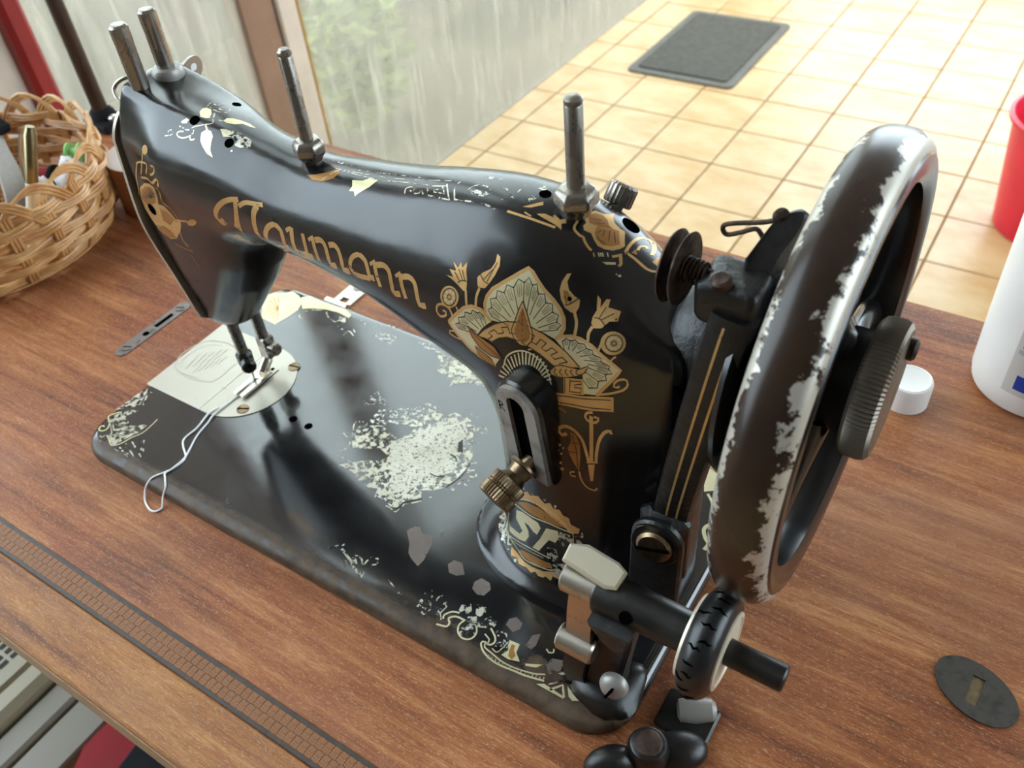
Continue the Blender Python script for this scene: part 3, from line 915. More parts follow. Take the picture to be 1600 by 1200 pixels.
def hit(o, d):
    r = BVH.ray_cast(Vector(o), Vector(d).normalized())
    return r[0], r[1]

# ---- face plate, bars and thread guides on the head
fp = [(80, 66), (77.5, 96), (74.8, 122), (74.6, 140), (76.5, 160), (78.0, 174), (79.0, 184), (82.5, 191.5), (84.5, 191.5), (85.5, 183), (87.0, 183), (88.5, 197),
      (92, 203), (96, 204.5), (99, 201), (101.5, 201), (104, 206), (112, 204), (119, 198), (124, 199.5), (130, 202), (135, 200.5), (138, 195), (137, 189), (131, 184), (124, 176),
      (122, 160), (122, 130), (119, 100), (114, 70), (106, 61), (88, 61)]
mb = MB()
fpl = spline(fp + [fp[0]], 3)[:-1]
def fx(z):
    return 45.0 + max(0, 130 - z) * 0.13 + max(0, z - 178) * 0.42
base = len(mb.v)
rings = [[(fx(z) - off, y, z) for y, z in fpl] for off in (0.2, 2.2)]
mb.grid(rings, True, (False, False))
for off, flip in ((0.2, 0), (2.2, 1)):
    tri = tessellate_polygon([[Vector((y, z, 0)) for y, z in fpl]])
    b = len(mb.v)
    mb.v += [Vector((fx(z) - off, y, z)) for y, z in fpl]
    for t in tri:
        mb.face([b + i for i in t])
plate = mb.build('face_plate', 'plate', mach, angle=50)
mb = MB(); mb.lathe((fx(196) + 0.4, 131.5, 196), (-1, 0, 0.1), [(2.0, 0), (2.0, 3.2)], 14); mb.build('guide_hole', 'cloth_white', plate)
mb = MB()
mb.tube(spline([(56, 96, 207), (52, 90, 206.5), (49, 86.5, 203), (52, 84.5, 199.5), (56, 85, 197), (54, 84, 190), (53, 83, 184.5)], 6), 1.0, 8)
mb.tube(spline([(53, 83, 184.5), (52, 82, 183), (51.6, 82.2, 181)], 4), 1.7, 8)
mb.build('thread_guide', 'nickel', mach)
def barpin(x, y, z0, z1, r, mat, name):
    mb = MB(); mb.lathe((x, y, z0), (0, 0, 1), [(r, 0), (r, z1 - z0 - 9), (r * 1.04, z1 - z0 - 8.6), (r * 1.04, z1 - z0 - 1.4), (r * .8, z1 - z0 - .3), (r * .4, z1 - z0)], 28)
    return mb.build(name, mat, mach)
barpin(66, 90, 190, 235.5, 4.3, 'dark_steel', 'needle_bar_top')
barpin(67.5, 106, 190, 237, 4.2, 'dark_steel', 'presser_bar_top')
mb = MB(); mb.lathe((67.5, 106, 203), (0, 0, 1), [(7.2, 0), (7.8, 1.2), (7.8, 4.6), (7.0, 6.0), (4.4, 6.4)], 28, knurl=0.12); mb.build('presser_adjusting_nut', 'steel', mach)
# needle, clamp and presser foot below the head
mb = MB(); mb.cyl((66, 90, 36), (66, 90, 64), 3.4, bev=.5); mb.build('needle_bar', 'dark_steel', mach)
mb = MB(); mb.lathe((66, 90, 27), (0, 0, 1), [(2.6, 0), (4.8, 1), (5.0, 8), (3.6, 10)], 20); nc = mb.build('needle_clamp', 'greasy', mach)
mb = MB(); mb.lathe((66, 90, 32), (.86, -.5, 0), [(2, 3), (2.2, 6), (4.4, 6.4), (4.6, 11), (3.6, 12)], 20, knurl=.3); mb.build('clamp_screw', 'greasy', nc)
mb = MB(); mb.lathe((66, 91, 8.2), (0, 0, 1), [(.05, 0), (.55, 3), (.6, 20), (.9, 24)], 8); mb.build('needle', 'steel', mach)
mb = MB(); mb.cyl((67.5, 106, 21), (67.5, 106, 64), 3.6, bev=.4); mb.build('presser_bar', 'dark_steel', mach)
mb = MB(); mb.box((63.4, 102.4, 22), (72.4, 110.6, 38), 1.2); pc = mb.build('presser_foot_clamp', 'dark_steel', mach)
mb = MB(); mb.lathe((72, 106, 30), (1, 0, 0), [(3, 0), (4.4, .6), (4.4, 5), (3.6, 6)], 18, knurl=.3); mb.build('clamp_screw', 'dark_steel', pc)
mb = MB()
mb.tube(spline([(66.5, 106, 25), (66.2, 105, 20), (66, 101, 16), (65.8, 98, 13.5)], 5), [3.2] * 6 + [3.6] * 6 + [3.2] * 4, 12)
for dx in (-4.4, 1.2):
    mb.prism([(dx, 96), (dx + 3.6, 96), (dx + 3.6, 82), (dx + 3.2, 76), (dx + .4, 76), (dx, 82)], (66, 0, 11.0), (1, 0, 0), (0, 1, 0), 1.6, .3)
mb.box((61.6, 92, 11), (70.8, 102, 13.2), .5)
mb.build('presser_foot', 'nickel', mach)
# slide plate and needle plate let into the bed
mb = MB()
mb.prism([(1.8, 56.5), (50.8, 56.5), (50.8, 123.5), (1.8, 123.5)], (0, 0, BZ - .6), (1, 0, 0), (0, 1, 0), 1.1, .25)
sp_ = mb.build('slide_plate', 'plate', mach, angle=20)
semi = [(51.2, 56.5)] + [(56.5 + 33.5 * math.cos(t), 90 + 33.5 * math.sin(t)) for t in [-PI / 2 + PI * k / 36 for k in range(37)]] + [(51.2, 123.5)]
slots = [[(61.2, 80), (62.2, 80), (62.2, 103), (61.2, 103)], [(69.8, 78), (70.9, 78), (70.9, 107), (69.8, 107)],
         [(64.8, 96.5), (67.4, 96.5), (67.4, 107), (64.8, 107)]]
mb = MB()
mb.prism(semi, (0, 0, BZ - .6), (1, 0, 0), (0, 1, 0), 1.1, holes=slots + [circ(66, 91, 1.1, 12), circ(66, 86.5, .9, 10)])
npl = mb.build('needle_plate', 'plate', mach, angle=20)
for x, y, a_ in ((75.7, 69.8, .5), (77.3, 114.0, .2)):
    mb = MB(); mb.lathe((x, y, BZ + .35), (0, 0, 1), [(4.0, 0), (3.9, .5), (.1, .7)], 20); sc = mb.build('screw', 'brass', npl)
    mb = MB(); mb.box((x - 3.6, y - .5, BZ + .95), (x + 3.6, y + .5, BZ + 1.08), rot=Matrix.Rotation(a_, 3, 'Z')); mb.build('screw_slot', 'recess_shade', sc)
mb = MB()
for p in slots:
    mb.prism([(p[0][0] - .1, p[0][1]), (p[1][0] + .1, p[1][1]), (p[2][0] + .1, p[2][1]), (p[3][0] - .1, p[3][1])], (0, 0, BZ + .02), (1, 0, 0), (0, 1, 0), .1)
mb.prism(circ(66, 91, 1.2, 12), (0, 0, BZ + .02), (1, 0, 0), (0, 1, 0), .1); mb.prism(circ(66, 86.5, 1., 10), (0, 0, BZ + .02), (1, 0, 0), (0, 1, 0), .1)
mb.build('feed_slots', 'recess_shade', npl)
for x, y in ((109.4, 78.6), (121.9, 78.6)):
    mb = MB(); mb.lathe((x, y, BZ), (0, 0, 1), [(2.6, .02), (2.2, .12)], 16); h_ = mb.build('bed_hole', 'recess_shade', mach)

# ---- spool pins
def spool_pin(x, y, top, r, nr):
    p, n_ = hit((x, y, 260), (0, 0, -1))
    z0 = p.z - 1.5
    mb = MB(); mb.lathe((x, y, z0), (0, 0, 1), [(r, 0), (r, top - z0 - 3.4), (r * .93, top - z0 - 3.0), (r, top - z0 - 2.6), (r, top - z0 - 1.2), (r * .7, top - z0 - .3), (.2, top - z0)], 26)
    o = mb.build('spool_pin', 'dark_steel', mach)
    mb = MB(); mb.lathe((x, y, z0), (0, 0, 1), [(nr * .72, 0), (nr * .80, 3.0), (nr * 1.12, 5.2), (nr * 1.12, 9.4), (nr * .9, 11.4), (r * 1.2, 12.0)], 6)
    md = mb.build('pin_nut', 'dark_steel', o, angle=20)
    b = md.modifiers.new('bev', 'BEVEL'); b.width = 0.0009; b.segments = 3; b.limit_method = 'ANGLE'
    return z0
spool_pin(305.5, 89, 246.6, 3.3, 7.6)
spool_pin(173.4, 89, 241.4, 3.0, 6.6)
# knurled screw behind the shoulder
p0 = Vector((308, 113, 190)); d0 = Vector((0.16, 0.55, 0.78)).normalized()
mb = MB(); mb.lathe(p0, d0, [(3, -8), (3, 2), (5.4, 2.2), (5.8, 3), (5.8, 9.5), (5.0, 10.5), (.1, 10.7)], 44, knurl=.3); mb.build('knurled_screw', 'dark_steel', mach)

# ---- oil holes: black plugs standing in for the shade inside them
def recess_shade(px, dirv, r, name='oil_hole'):
    p, n_ = hit(px, dirv)
    if p is None:
        return
    mb = MB()
    mb.lathe(p - n_ * 2.0, n_, [(r * .9, 0), (r, 2.14), (r * 1.0, 2.2)], 18)
    mb.build(name, 'recess_shade', mach)
D45 = Vector((0, 1, -1)).normalized()
HOLES = []

# ---- stitch length plate on the front of the pillar
def upoly(w, h, lean=0.0, n=12):
    r = w / 2
    return [(-r + lean, -h), (r + lean, -h)] + [(r * math.cos(t), r * math.sin(t)) for t in [PI * k / n for k in range(n + 1)]]
sc0 = Vector((303.0, 45.0, 141)); su = Vector((0.985, -0.17, 0.0)).normalized(); sv = Vector((-.02, -0.10, 0.995)).normalized(); sv = (sv - su * sv.dot(su)).normalized()
sn = su.cross(sv)                              # towards the viewer
mb = MB()
mb.prism(upoly(23, 44), sc0 - sn * 13, su, sv, 12.6, 1.0); mb.build('regulator_housing', 'black', mach, angle=40)
mb = MB()
slot = [(-4.4, -38), (4.4, -38)] + [(4.4 * math.cos(t), 4.4 * math.sin(t) + 1) for t in [PI * k / 10 for k in range(11)]]
mb.prism(upoly(20, 43), sc0 - sn * .4, su, sv, 2.2, holes=[slot])
up = mb.build('stitch_plate', 'steel', mach, angle=30)
mb = MB(); mb.prism(slot, sc0 - sn * .3, su, sv, .2); mb.build('slot', 'recess_shade', up)
# engraved letter near the top of the plate
mb = MB()
def stroke3(pts, w_, o, u, v, hgt):
    for (x0, y0), (x1, y1) in zip(pts[:-1], pts[1:]):
        d_ = Vector((x1 - x0, y1 - y0)); q = Vector((-d_.y, d_.x)).normalized() * w_ / 2
        mb.prism([(x0 - q.x, y0 - q.y), (x1 - q.x, y1 - q.y), (x1 + q.x, y1 + q.y), (x0 + q.x, y0 + q.y)], o, u, v, hgt)
stroke3([(-8.8, -6.0), (-8.8, -.5)], .55, sc0 + sn * 1.8, su, sv, .06)
stroke3([(-8.8, -.7), (-7.0, -1.0), (-6.9, -2.6), (-8.6, -3.2), (-6.4, -5.9)], .45, sc0 + sn * 1.8, su, sv, .06)
mb.build('engraved_letter', 'recess_shade', up, fix=False)
ts0 = sc0 - sv * 35 + sn * 2; td = Vector((-0.28, -0.90, -0.34)).normalized()
mb = MB(); mb.lathe(ts0, td, [(3, -3), (3, 1), (6.6, 1.2), (6.8, 2.4), (5.2, 3.0), (4.6, 6.6), (5.4, 8.2), (6.2, 9.4)], 28); tsc = mb.build('thumb_screw', 'brass', mach)
mb = MB(); mb.lathe(ts0, td, [(4.2, 8.8), (7.6, 9.6), (7.9, 10.4), (7.9, 13.6), (7.2, 14.2), (7.2, 14.8), (8.1, 15.4), (8.1, 19.2), (7.4, 20.2), (.1, 20.8)], 72, knurl=.4); mb.build('knurled_head', 'brass', tsc, angle=25)

# ---- curved bracket with two gilt lines, and its foot bolted to the pillar
bpts = spline([(361, 64, 90), (363, 62, 106), (366, 60.5, 126), (369, 60, 146), (372, 60.5, 167), (375, 62, 188), (377, 64, 201)], 8)
sect = [(-7.4, 4), (-6.4, 6.8), (-3, 8), (4, 8), (6.6, 7), (7.6, 5), (8, -6), (-7.6, -6)]
mb = MB(); mb.sweep(bpts, sect, (1, 0.10, 0)); brk = mb.build('curved_bracket', 'rough_black', mach, angle=40)
def bracket_line(off, a_, b_):
    mb = MB()
    P = [Vector(p) for p in bpts]
    n = len(P); rows = []
    for i in range(int(a_ * n), int(b_ * n)):
        t = (P[min(i + 1, n - 1)] - P[max(i - 1, 0)]).normalized()
        sd = Vector((1, .1, 0)); sd = (sd - t * sd.dot(t)).normalized(); nn = sd.cross(t)
        c = P[i] + nn * 8.12
        rows.append([c + sd * (off - .42), c + sd * (off + .42)])
    mb.grid(rows, False); mb.build('gilt_line', 'gold', brk, fix=False)
bracket_line(-1.4, 0.04, 0.96); bracket_line(2.6, .02, 0.80)
# foot plate and bolt
mb = MB(); mb.box((350, 50, 58), (371, 64, 100), 6); mb.prism(upoly(22, 44), (361, 50.5, 90), (1, 0, 0), (0, .05, 1), 3.0, 1.0); mb.build('bracket_foot', 'rough_black', mach)
bo = Vector((361, 47.6, 89)); bd = Vector((0.08, -1, 0.18)).normalized()
mb = MB(); mb.lathe(bo, bd, [(10.4, -1), (10.4, .3), (9.8, .8), (.1, .8)], 28); mb.build('washer', 'greasy', mach)
mb = MB(); mb.lathe(bo, bd, [(7.4, .4), (7.4, 2.2), (6.2, 3.4), (.1, 3.8)], 24); bolt = mb.build('bolt', 'brass', mach)
bd_, bu, bw = frame_of(bd)
mb = MB(); mb.box((-6.8, -.6, 0), (6.8, .6, .5)); 
for i, q in enumerate(mb.v): mb.v[i] = bo + bd_ * (3.5 + q.z) + (bu * (q.x * .97 + q.y * .24) + bw * (-q.x * .24 + q.y * .97))
mb.build('bolt_slot', 'recess_shade', bolt)
# pillar flank: web between pillar and bearing, black disc for the shaded opening
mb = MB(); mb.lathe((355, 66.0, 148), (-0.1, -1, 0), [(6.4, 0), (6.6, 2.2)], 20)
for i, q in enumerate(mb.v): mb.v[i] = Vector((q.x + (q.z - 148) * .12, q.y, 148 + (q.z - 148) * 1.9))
mb.build('flank_opening', 'recess_shade', mach)

# ---- bobbin tension on the shoulder: discs, spring, block, lever, wire eye
tc = Vector((352, 66, 209)); tx = Vector((0.965, -0.03, 0.02)).normalized()
mb = MB()
for off in (0, 4.2):
    mb.lathe(tc + tx * off, tx, [(2.4, -.2), (5, .1), (11.6, 1.2), (12.0, 1.9), (11.2, 2.2), (5, 1.6), (2.4, 1.8)], 36)
mb.build('tension_discs', 'rust', mach, angle=40)
mb = MB(); mb.cyl(tc - tx * 2.5, tc + tx * 18, 2.2, bev=.3); mb.build('tension_stud', 'rust', mach)
mb = MB(); d_, u_, w_ = frame_of(tx)
mb.tube([tc + tx * (6 + 7.5 * t / 60) + (u_ * math.cos(t * .55) + w_ * math.sin(t * .55)) * (4.2 - t * .012) for t in range(61)], .55, 6)
mb.build('tension_spring', 'rust', mach)
def blob(name, ctr, size, seed, mat='rough_black', rot=None, amp=.12, n=3.2):
    mb = MB(); rings = []
    for i in range(13):
        ph = -PI / 2 + PI * i / 12
        ring = []
        for j in range(24):
            th = 2 * PI * j / 24
            f = lambda c_: math.copysign(abs(c_) ** (2 / n), c_)
            d_ = Vector((f(math.cos(ph)) * f(math.cos(th)), f(math.cos(ph)) * f(math.sin(th)), f(math.sin(ph))))
            k = 1 + amp * mnoise.noise(d_ * 1.7 + Vector((seed, seed * 2.3, 0)))
            q = Vector((d_.x * size[0] * k, d_.y * size[1] * k, d_.z * size[2] * k))
            if rot: q = rot @ q
            ring.append(Vector(ctr) + q)
        rings.append(ring)
    mb.grid(rings, True, (True, True))
    return mb.build(name, mat, mach, angle=60)
blob('tension_block', (374, 67.5, 203.5), (10.5, 9.5, 8.4), 3, amp=.10, n=5.5)
mb = MB(); mb.lathe((372, 60, 213.2), (-.15, -.3, 1), [(3.2, -2), (3.2, .5), (2.4, 1.2), (.1, 1.3)], 14); mb.build('grub_screw', 'rust', mach)
lv = [(374.6, 72.0, 214.3), (377.4, 88.0, 219.6), (381, 90, 222.4), (384.4, 91.0, 223.6), (386.4, 90.0, 222.0), (385.4, 86.0, 217.1), (383.5, 76.0, 213.0), (382.4, 70.0, 205.4), (376, 68, 204)]
lv = spline(lv + [lv[0]], 4)[:-1]
lc = Vector((0, 0, 0))
for q in lv: lc += Vector(q) / len(lv)
ln = Vector((.35, .45, -.6)).normalized()
mb = MB(); mb.grid([[Vector(q) * .9 + lc * .1 + Vector((0, -.8, .9)) for q in lv], lv, [Vector(q) + ln * 7 for q in lv]], True, (True, True))
mb.build('tension_lever', 'rough_black', mach, angle=40)
mb = MB()
wp = [(378.5, 88, 220.2), (374, 88, 217.8), (366, 88, 215.2), (361.6, 88, 213.4), (360.9, 88, 211.4), (362.6, 88, 209.9), (367, 88, 212), (371.5, 88, 214.6), (373.6, 87.6, 213.6), (375.5, 87, 211)]
mb.tube(spline(wp, 5), .85, 8); mb.build('wire_eye', 'rust', mach)
mb = MB(); mb.lathe((379, 88.5, 220.0), (.1, -.3, 1), [(2.6, 0), (2.8, 1.6), (2.0, 3.2), (.1, 3.6)], 16); mb.build('wire_eye_screw', 'rust', mach)
# bearing boss and belt pulley behind the wheel
mb = MB(); mb.lathe((350, 91, 163), (1, 0, 0), [(20, 0), (23, 4), (24, 18), (22, 26), (18, 28)], 40); mb.build('bearing_boss', 'rough_black', mach)
mb = MB(); mb.lathe((377, 91, 163), (1, 0, 0), [(20, 0), (45, 1), (46, 3), (38, 6.5), (38, 8), (46, 11.5), (45, 13.5), (22, 14.5)], 56); mb.build('belt_pulley', 'black', mach, angle=30)

# ---- hand wheel
WC = Vector((402, 91, 163)); WR = 76.0
mb = MB(); rings = []
for i in range(120):
    t = 2 * PI * i / 120
    ring = []
    for j in range(28):
        b_ = 2 * PI * j / 28
        cx_, sx_ = math.cos(b_), math.sin(b_)
        rr = WR + 7.4 * math.copysign(abs(cx_) ** .85, cx_)
        xx = 9.8 * math.copysign(abs(sx_) ** .85, sx_)
        ring.append(WC + Vector((xx, rr * math.cos(t), rr * math.sin(t))))
    rings.append(ring)
rings.append(rings[0])
mb.grid(rings); wheel = mb.build('hand_wheel', 'wheel', mach)
mb = MB(); rings = []
for prof in ([(70.5, -7.0), (67.5, -7.5), (66.5, 0), (67.5, 8.6), (70.5, 10.1), (76.5, 10.4), (77.5, 9.6), (76.5, 8.0), (70.5, -1)],):
    mb.lathe(WC, (1, 0, 0), prof + [prof[0]], 96, caps=(False, False))
mb.build('inner_rim', 'black', wheel, angle=30)
mb = MB(); mb.lathe(WC, (1, 0, 0), [(17, -14), (21, -12), (21, 2), (18.5, 4), (18.5, 14), (14, 15)], 44); mb.build('hub', 'black', wheel, angle=30)
for k in range(3):
    a_ = math.radians(100 + 120 * k)
    er = Vector((0, math.cos(a_), math.sin(a_))); et = Vector((0, -math.sin(a_), math.cos(a_)))
    P = [WC + er * (16 + 54 * t) + et * (7 * math.sin(PI * t)) + Vector((2 - 3 * t, 0, 0)) for t in [i / 10 for i in range(11)]]
    mb = MB(); mb.sweep(P, [(6.5 * math.cos(q), 4.2 * math.sin(q)) for q in [2 * PI * j / 14 for j in range(14)]], et, scale=[1.35 - .45 * math.sin(PI * i / 10) for i in range(11)])
    mb.build('spoke', 'black', wheel)
mb = MB(); mb.lathe(WC, (1, 0, 0), [(12, 11), (22.6, 11.4), (24.2, 12.6), (24.8, 14.5), (24.8, 18.5), (24.2, 20.5), (22.6, 21.6), (18, 22), (8, 22.2)], 190, knurl=.9)
kn = mb.build('clutch_knob', 'knob_steel', wheel, angle=20)
mb = MB(); mb.lathe(WC + Vector((21.8, 8, 14)), (1, 0, 0), [(4, 0), (4, 2), (3, 3), (.1, 3.2)], 16); mb.build('stop_screw', 'rust', kn)

# ---- bobbin winder at the foot of the pillar
WY, WZ = 20.0, 86.0
mb = MB(); mb.lathe((350, WY, WZ), (1, 0, 0), [(6.5, 0), (8.4, 1.4), (8.6, 6), (8.2, 20), (8.0, 38), (8.8, 39), (8.8, 42)], 30); wb = mb.build('winder_barrel', 'greasy', mach)
mb = MB(); mb.lathe((366, WY - 7.4, WZ + 3.0), (0.05, -.75, .66), [(2.6, -1), (2.6, .9)], 16); mb.build('oil_hole', 'recess_shade', wb)
mb = MB()
mb.sweep(spline([(359, WY + 2, WZ - 2), (358, WY + 3, WZ - 16), (357, WY + 4, WZ - 32), (355, WY + 4, 40), (353, WY + 2, 24), (352, WY, 9)], 5),
         [(-9, -5), (-7, -7), (7, -7), (9.5, -5), (9, 6), (-9, 6)], (1, 0, 0), scale=[1.05 - .25 * math.sin(PI * i / 25) for i in range(26)])
mb.build('winder_standard', 'greasy', mach)
mb = MB(); mb.prism([(-9, 0), (9, 0), (6, -14), (1, -20), (-4, -15)], (361, WY - 7, WZ - 3), (1, 0, 0), (0, -.2, 1), 6, 1); mb.build('winder_web', 'greasy', mach)
blob('winder_foot', (354, 22, 13), (15, 15, 8), 8, 'greasy', None, .16, 2.6)
mb = MB()
mb.sweep(spline([(346, WY + 2, 52), (343, WY - 2, 40), (341, WY - 3, 26), (342, WY - 2, 14)], 6), [(-5, -4), (5, -4), (5, 5), (-5, 5)], (1, 0, 0)); mb.build('winder_side_web', 'greasy', mach)
mb = MB(); mb.lathe((361, WY - 6.5, 33), (.1, -.9, .3), [(6.2, 0), (6.2, 1.6), (5.2, 3.4), (2.8, 4.6), (.1, 5)], 24); ws = mb.build('winder_screw', 'steel', mach)
mb = MB(); mb.box((360.4, WY - 12.2, 28.4), (361.5, WY - 11.0, 38.6), rot=Matrix.Rotation(.35, 3, 'Y')); mb.build('screw_slot', 'recess_shade', ws)
mb = MB(); mb.cyl((336, WY, WZ), (352, WY, WZ), 6.6, bev=.8); mb.build('lever_boss', 'nickel', mach)
mb = MB()
mb.prism([(-11, -3.6), (8, -5.4), (12.4, -3.6), (12.8, 4), (8.5, 5.8), (-5, 6.4), (-11.5, 3.4)], (347, WY + 2, WZ + 9.5), (.97, .0, -.12), (.05, .93, .34), 4.0, 1.2)
mb.build('thumb_pad', 'cream', mach, angle=30)
mb = MB(); mb.sweep(spline([(345.5, WY - 2, WZ - 2), (344.5, WY - 3, WZ - 14), (343.5, WY - 3, WZ - 28), (343, WY - 3, WZ - 40)], 5), [(-5.5, -2), (5.5, -2), (5.5, 3), (-5.5, 3)], (1, 0, 0)); mb.build('winder_lever', 'nickel', mach)
mb = MB(); mb.cyl((334, WY - 4, WZ - 40), (351, WY - 4, WZ - 40), 6.0, bev=.9); mb.build('lever_pivot', 'nickel', mach)
# tyre, discs and spindle
TXc = 396.0
mb = MB(); prof = []
for k in range(17):
    t = -PI / 2 + PI * k / 16
    prof.append((14.5 + 6.6 * math.cos(t), 6.4 * math.sin(t)))
mb.lathe((TXc, WY, WZ), (1, 0, 0), prof + [(13, 6.4), (13, -6.4), prof[0]], 80, caps=(False, False))
ty = mb.build('winder_tyre', 'rubber', mach)
rr_ = random.Random(3)
for k in range(30):                           # cracks across the perished rubber
    a_ = 2 * PI * k / 30 + rr_.uniform(-.06, .06); x0 = TXc + rr_.uniform(-3.5, 1.5); L = rr_.uniform(3, 6.5)
    P = []
    for q in range(5):
        xx = x0 - L / 2 + L * q / 4
        rr2 = 14.5 + 6.6 * math.sqrt(max(0, 1 - ((xx - TXc) / 6.4) ** 2)) - .1
        aa = a_ + rr_.uniform(-.03, .03)
        P.append((xx, WY + rr2 * math.cos(aa), WZ + rr2 * math.sin(aa)))
    mb = MB(); mb.tube(P, [.15, .5, .6, .5, .15], 5); mb.build('crack', 'recess_shade', ty)
mb = MB(); mb.lathe((TXc, WY, WZ), (1, 0, 0), [(8, -7.6), (15.8, -7.2), (16.2, -6.0), (15, -5.0)], 48); mb.lathe((TXc, WY, WZ), (1, 0, 0), [(12, 5), (15.2, 6.0), (15.0, 6.9), (13.4, 7.2), (12.6, 6.6)], 48)
mb.build('tyre_disc', 'cream', mach, angle=30)
mb = MB(); mb.cyl((388, WY, WZ), (424, WY, WZ), 5.0, bev=.7); mb.build('winder_spindle', 'greasy', mach)

# ---- wing clamp by the bed corner
wn = empty('wing_clamp', (380, 6, 0))
mb = MB(); mb.lathe((380.5, 6.5, 0), (0, 0, 1), [(9, 0), (9, 9), (7.5, 12.5), (6.6, 13)], 30); wnc = mb.build('hub', 'greasy', wn)
mb = MB(); mb.lathe((380.5, 6.5, 12.6), (0, 0, 1), [(5.8, 0), (5.8, .9), (5.2, 1.3), (.1, 1.4)], 26); mb.build('rivet', 'rust', wn)
def lobe(c, r1, r2, ang, name, zt):
    mb = MB(); rings = []
    for i in range(9):
        ph = -PI / 2 * 0.2 + PI / 2 * 1.2 * i / 8
        rings.append([Vector(c) + Matrix.Rotation(ang, 3, 'Z') @ Vector((r1 * math.cos(ph) * math.cos(t), r2 * math.cos(ph) * math.sin(t), zt * math.sin(ph))) for t in [2 * PI * k / 24 for k in range(24)]])
    mb.grid(rings, True, (True, True)); mb.build(name, 'greasy', wn)
lobe((391, 14.5, 2.6), 12.5, 8.6, .62, 'wing', 7.5)
lobe((369, -5.0, 2.6), 12.0, 7.2, .72, 'wing', 9.5)
tag(wn, 'black iron wing clamp with a round rivet at the corner of the machine bed', 'clamp')
stp = empty('belt_stop', (393, 34, 0))
mb = MB(); mb.box((376, 20, 0), (400, 40, 3.0), 4); mb.build('base', 'greasy', stp)
mb = MB(); mb.lathe((383, 30, 3.0), (.86, .5, .05), [(3, 0), (5, 1), (6, 8), (5, 15), (3, 17)], 24); mb.build('roller', 'steel', stp)
tag(stp, 'small steel roller stop on a dark plate behind the wing clamp', 'roller')

# ---- thread lying over the bed
A = [(61.5, 63, 10.3), (60.0, 56, 10.2), (62.4, 44.5, 9.7), (62.3, 34.3, 9.6), (66.5, 29.6, 9.6), (73.9, 24.9, 9.6), (75.8, 20.3, 9.6), (74.6, 13.6, 9.6), (72.2, 8.9, 9.6), (68.8, 3.4, 9.0),
     (66.3, -1.4, 3.6), (70.6, -6.7, 0.7), (77.5, -9.6, 0.6), (82.0, -9.2, 0.6), (83.8, -5.4, 1.0), (81.4, -1.0, 4.6), (80.9, 3.0, 8.6), (76.5, 7.0, 9.6), (73.7, 9.6, 9.7), (74.9, 14.3, 9.9),
     (74.8, 23.2, 9.8), (71.6, 30.6, 9.6), (67.3, 40.0, 9.6), (65.1, 50.8, 9.7), (63.6, 57, 10.2), (64, 66, 10.3), (65, 80, 10.3), (66, 89, 12.5), (66, 90.6, 16)]
mb = MB(); mb.tube(spline(A, 6), 0.55, 8)
th = mb.build('sewing_thread', 'thread', org=(72, 10, 0))
tag(th, 'loose white sewing thread looping from the needle over the front edge of the bed', 'thread')

# ---- willow basket
BC = Vector((-275, 122, 0)); NS = 22
def br(z):
    return float(np.interp(z, [0, 8, 22, 40, 60, 80], [96, 101, 106, 107, 105, 103]))
bas = empty('wicker_basket', tuple(BC))
tag(bas, 'round woven willow basket with a looped rim, filled with odds and ends', 'basket')
mb = MB()
for k in range(9):
    r_ = 9.0 + k * 10.6
    mb.tube([BC + Vector((math.cos(t) * r_, math.sin(t) * r_, 3 + math.sin(t * 9 + k * PI) * 1.2)) for t in [2 * PI * i / 72 for i in range(72)]], 3.0, 6, closed=True)
mb.lathe(BC, (0, 0, 1), [(98, .4), (98, 1.6)], 48)
mb.build('base', 'cane', bas)
NROW = 7
for row in range(NROW):
    z = 6 + row * 7.8
    mb = MB()
    for s_ in range(3):
        P = []
        N = 176
        for i in range(N):
            t = 2 * PI * i / N
            wob = math.cos(t * NS / 2 + (PI if row % 2 else 0) + .3 * math.sin(3 * t + row))
            zz = z + s_ * 2.5 + 1.5 * math.sin(t * 3 + row * 1.7) + .5 * math.sin(t * 11 + s_)
            rr2 = br(zz) + 3.0 * wob
            P.append(BC + Vector((rr2 * math.cos(t), rr2 * math.sin(t), zz)))
        mb.tube(P, 1.45, 6, closed=True)
    mb.build('weaver', 'cane', bas)
for k in range(NS):
    t0_ = 2 * PI * (k + .12) / NS
    mb = MB()
    for s_ in (-1, 0, 1):
        P = []
        for i in range(9):
            z = 2 + i * 7.2
            t = t0_ + s_ * .026
            P.append(BC + Vector((br(z) * math.cos(t), br(z) * math.sin(t), z)))
        # loop over the rim to the second stake along
        for i in range(1, 11):
            q = i / 10
            t = t0_ + s_ * .026 + 2 * PI / NS * 1.9 * (q ** 1.1)
            z = 60 + 14 * math.sin(PI * min(1, q * 1.02)) - 16 * q ** 3 + s_ * 1.6 * math.sin(PI * q)
            P.append(BC + Vector(((br(z) + 3.2 * math.sin(PI * q)) * math.cos(t), (br(z) + 3.2 * math.sin(PI * q)) * math.sin(t), z)))
        mb.tube(P, [1.5] * 14 + [1.3] * 5, 6)
    mb.build('stake', 'cane', bas)

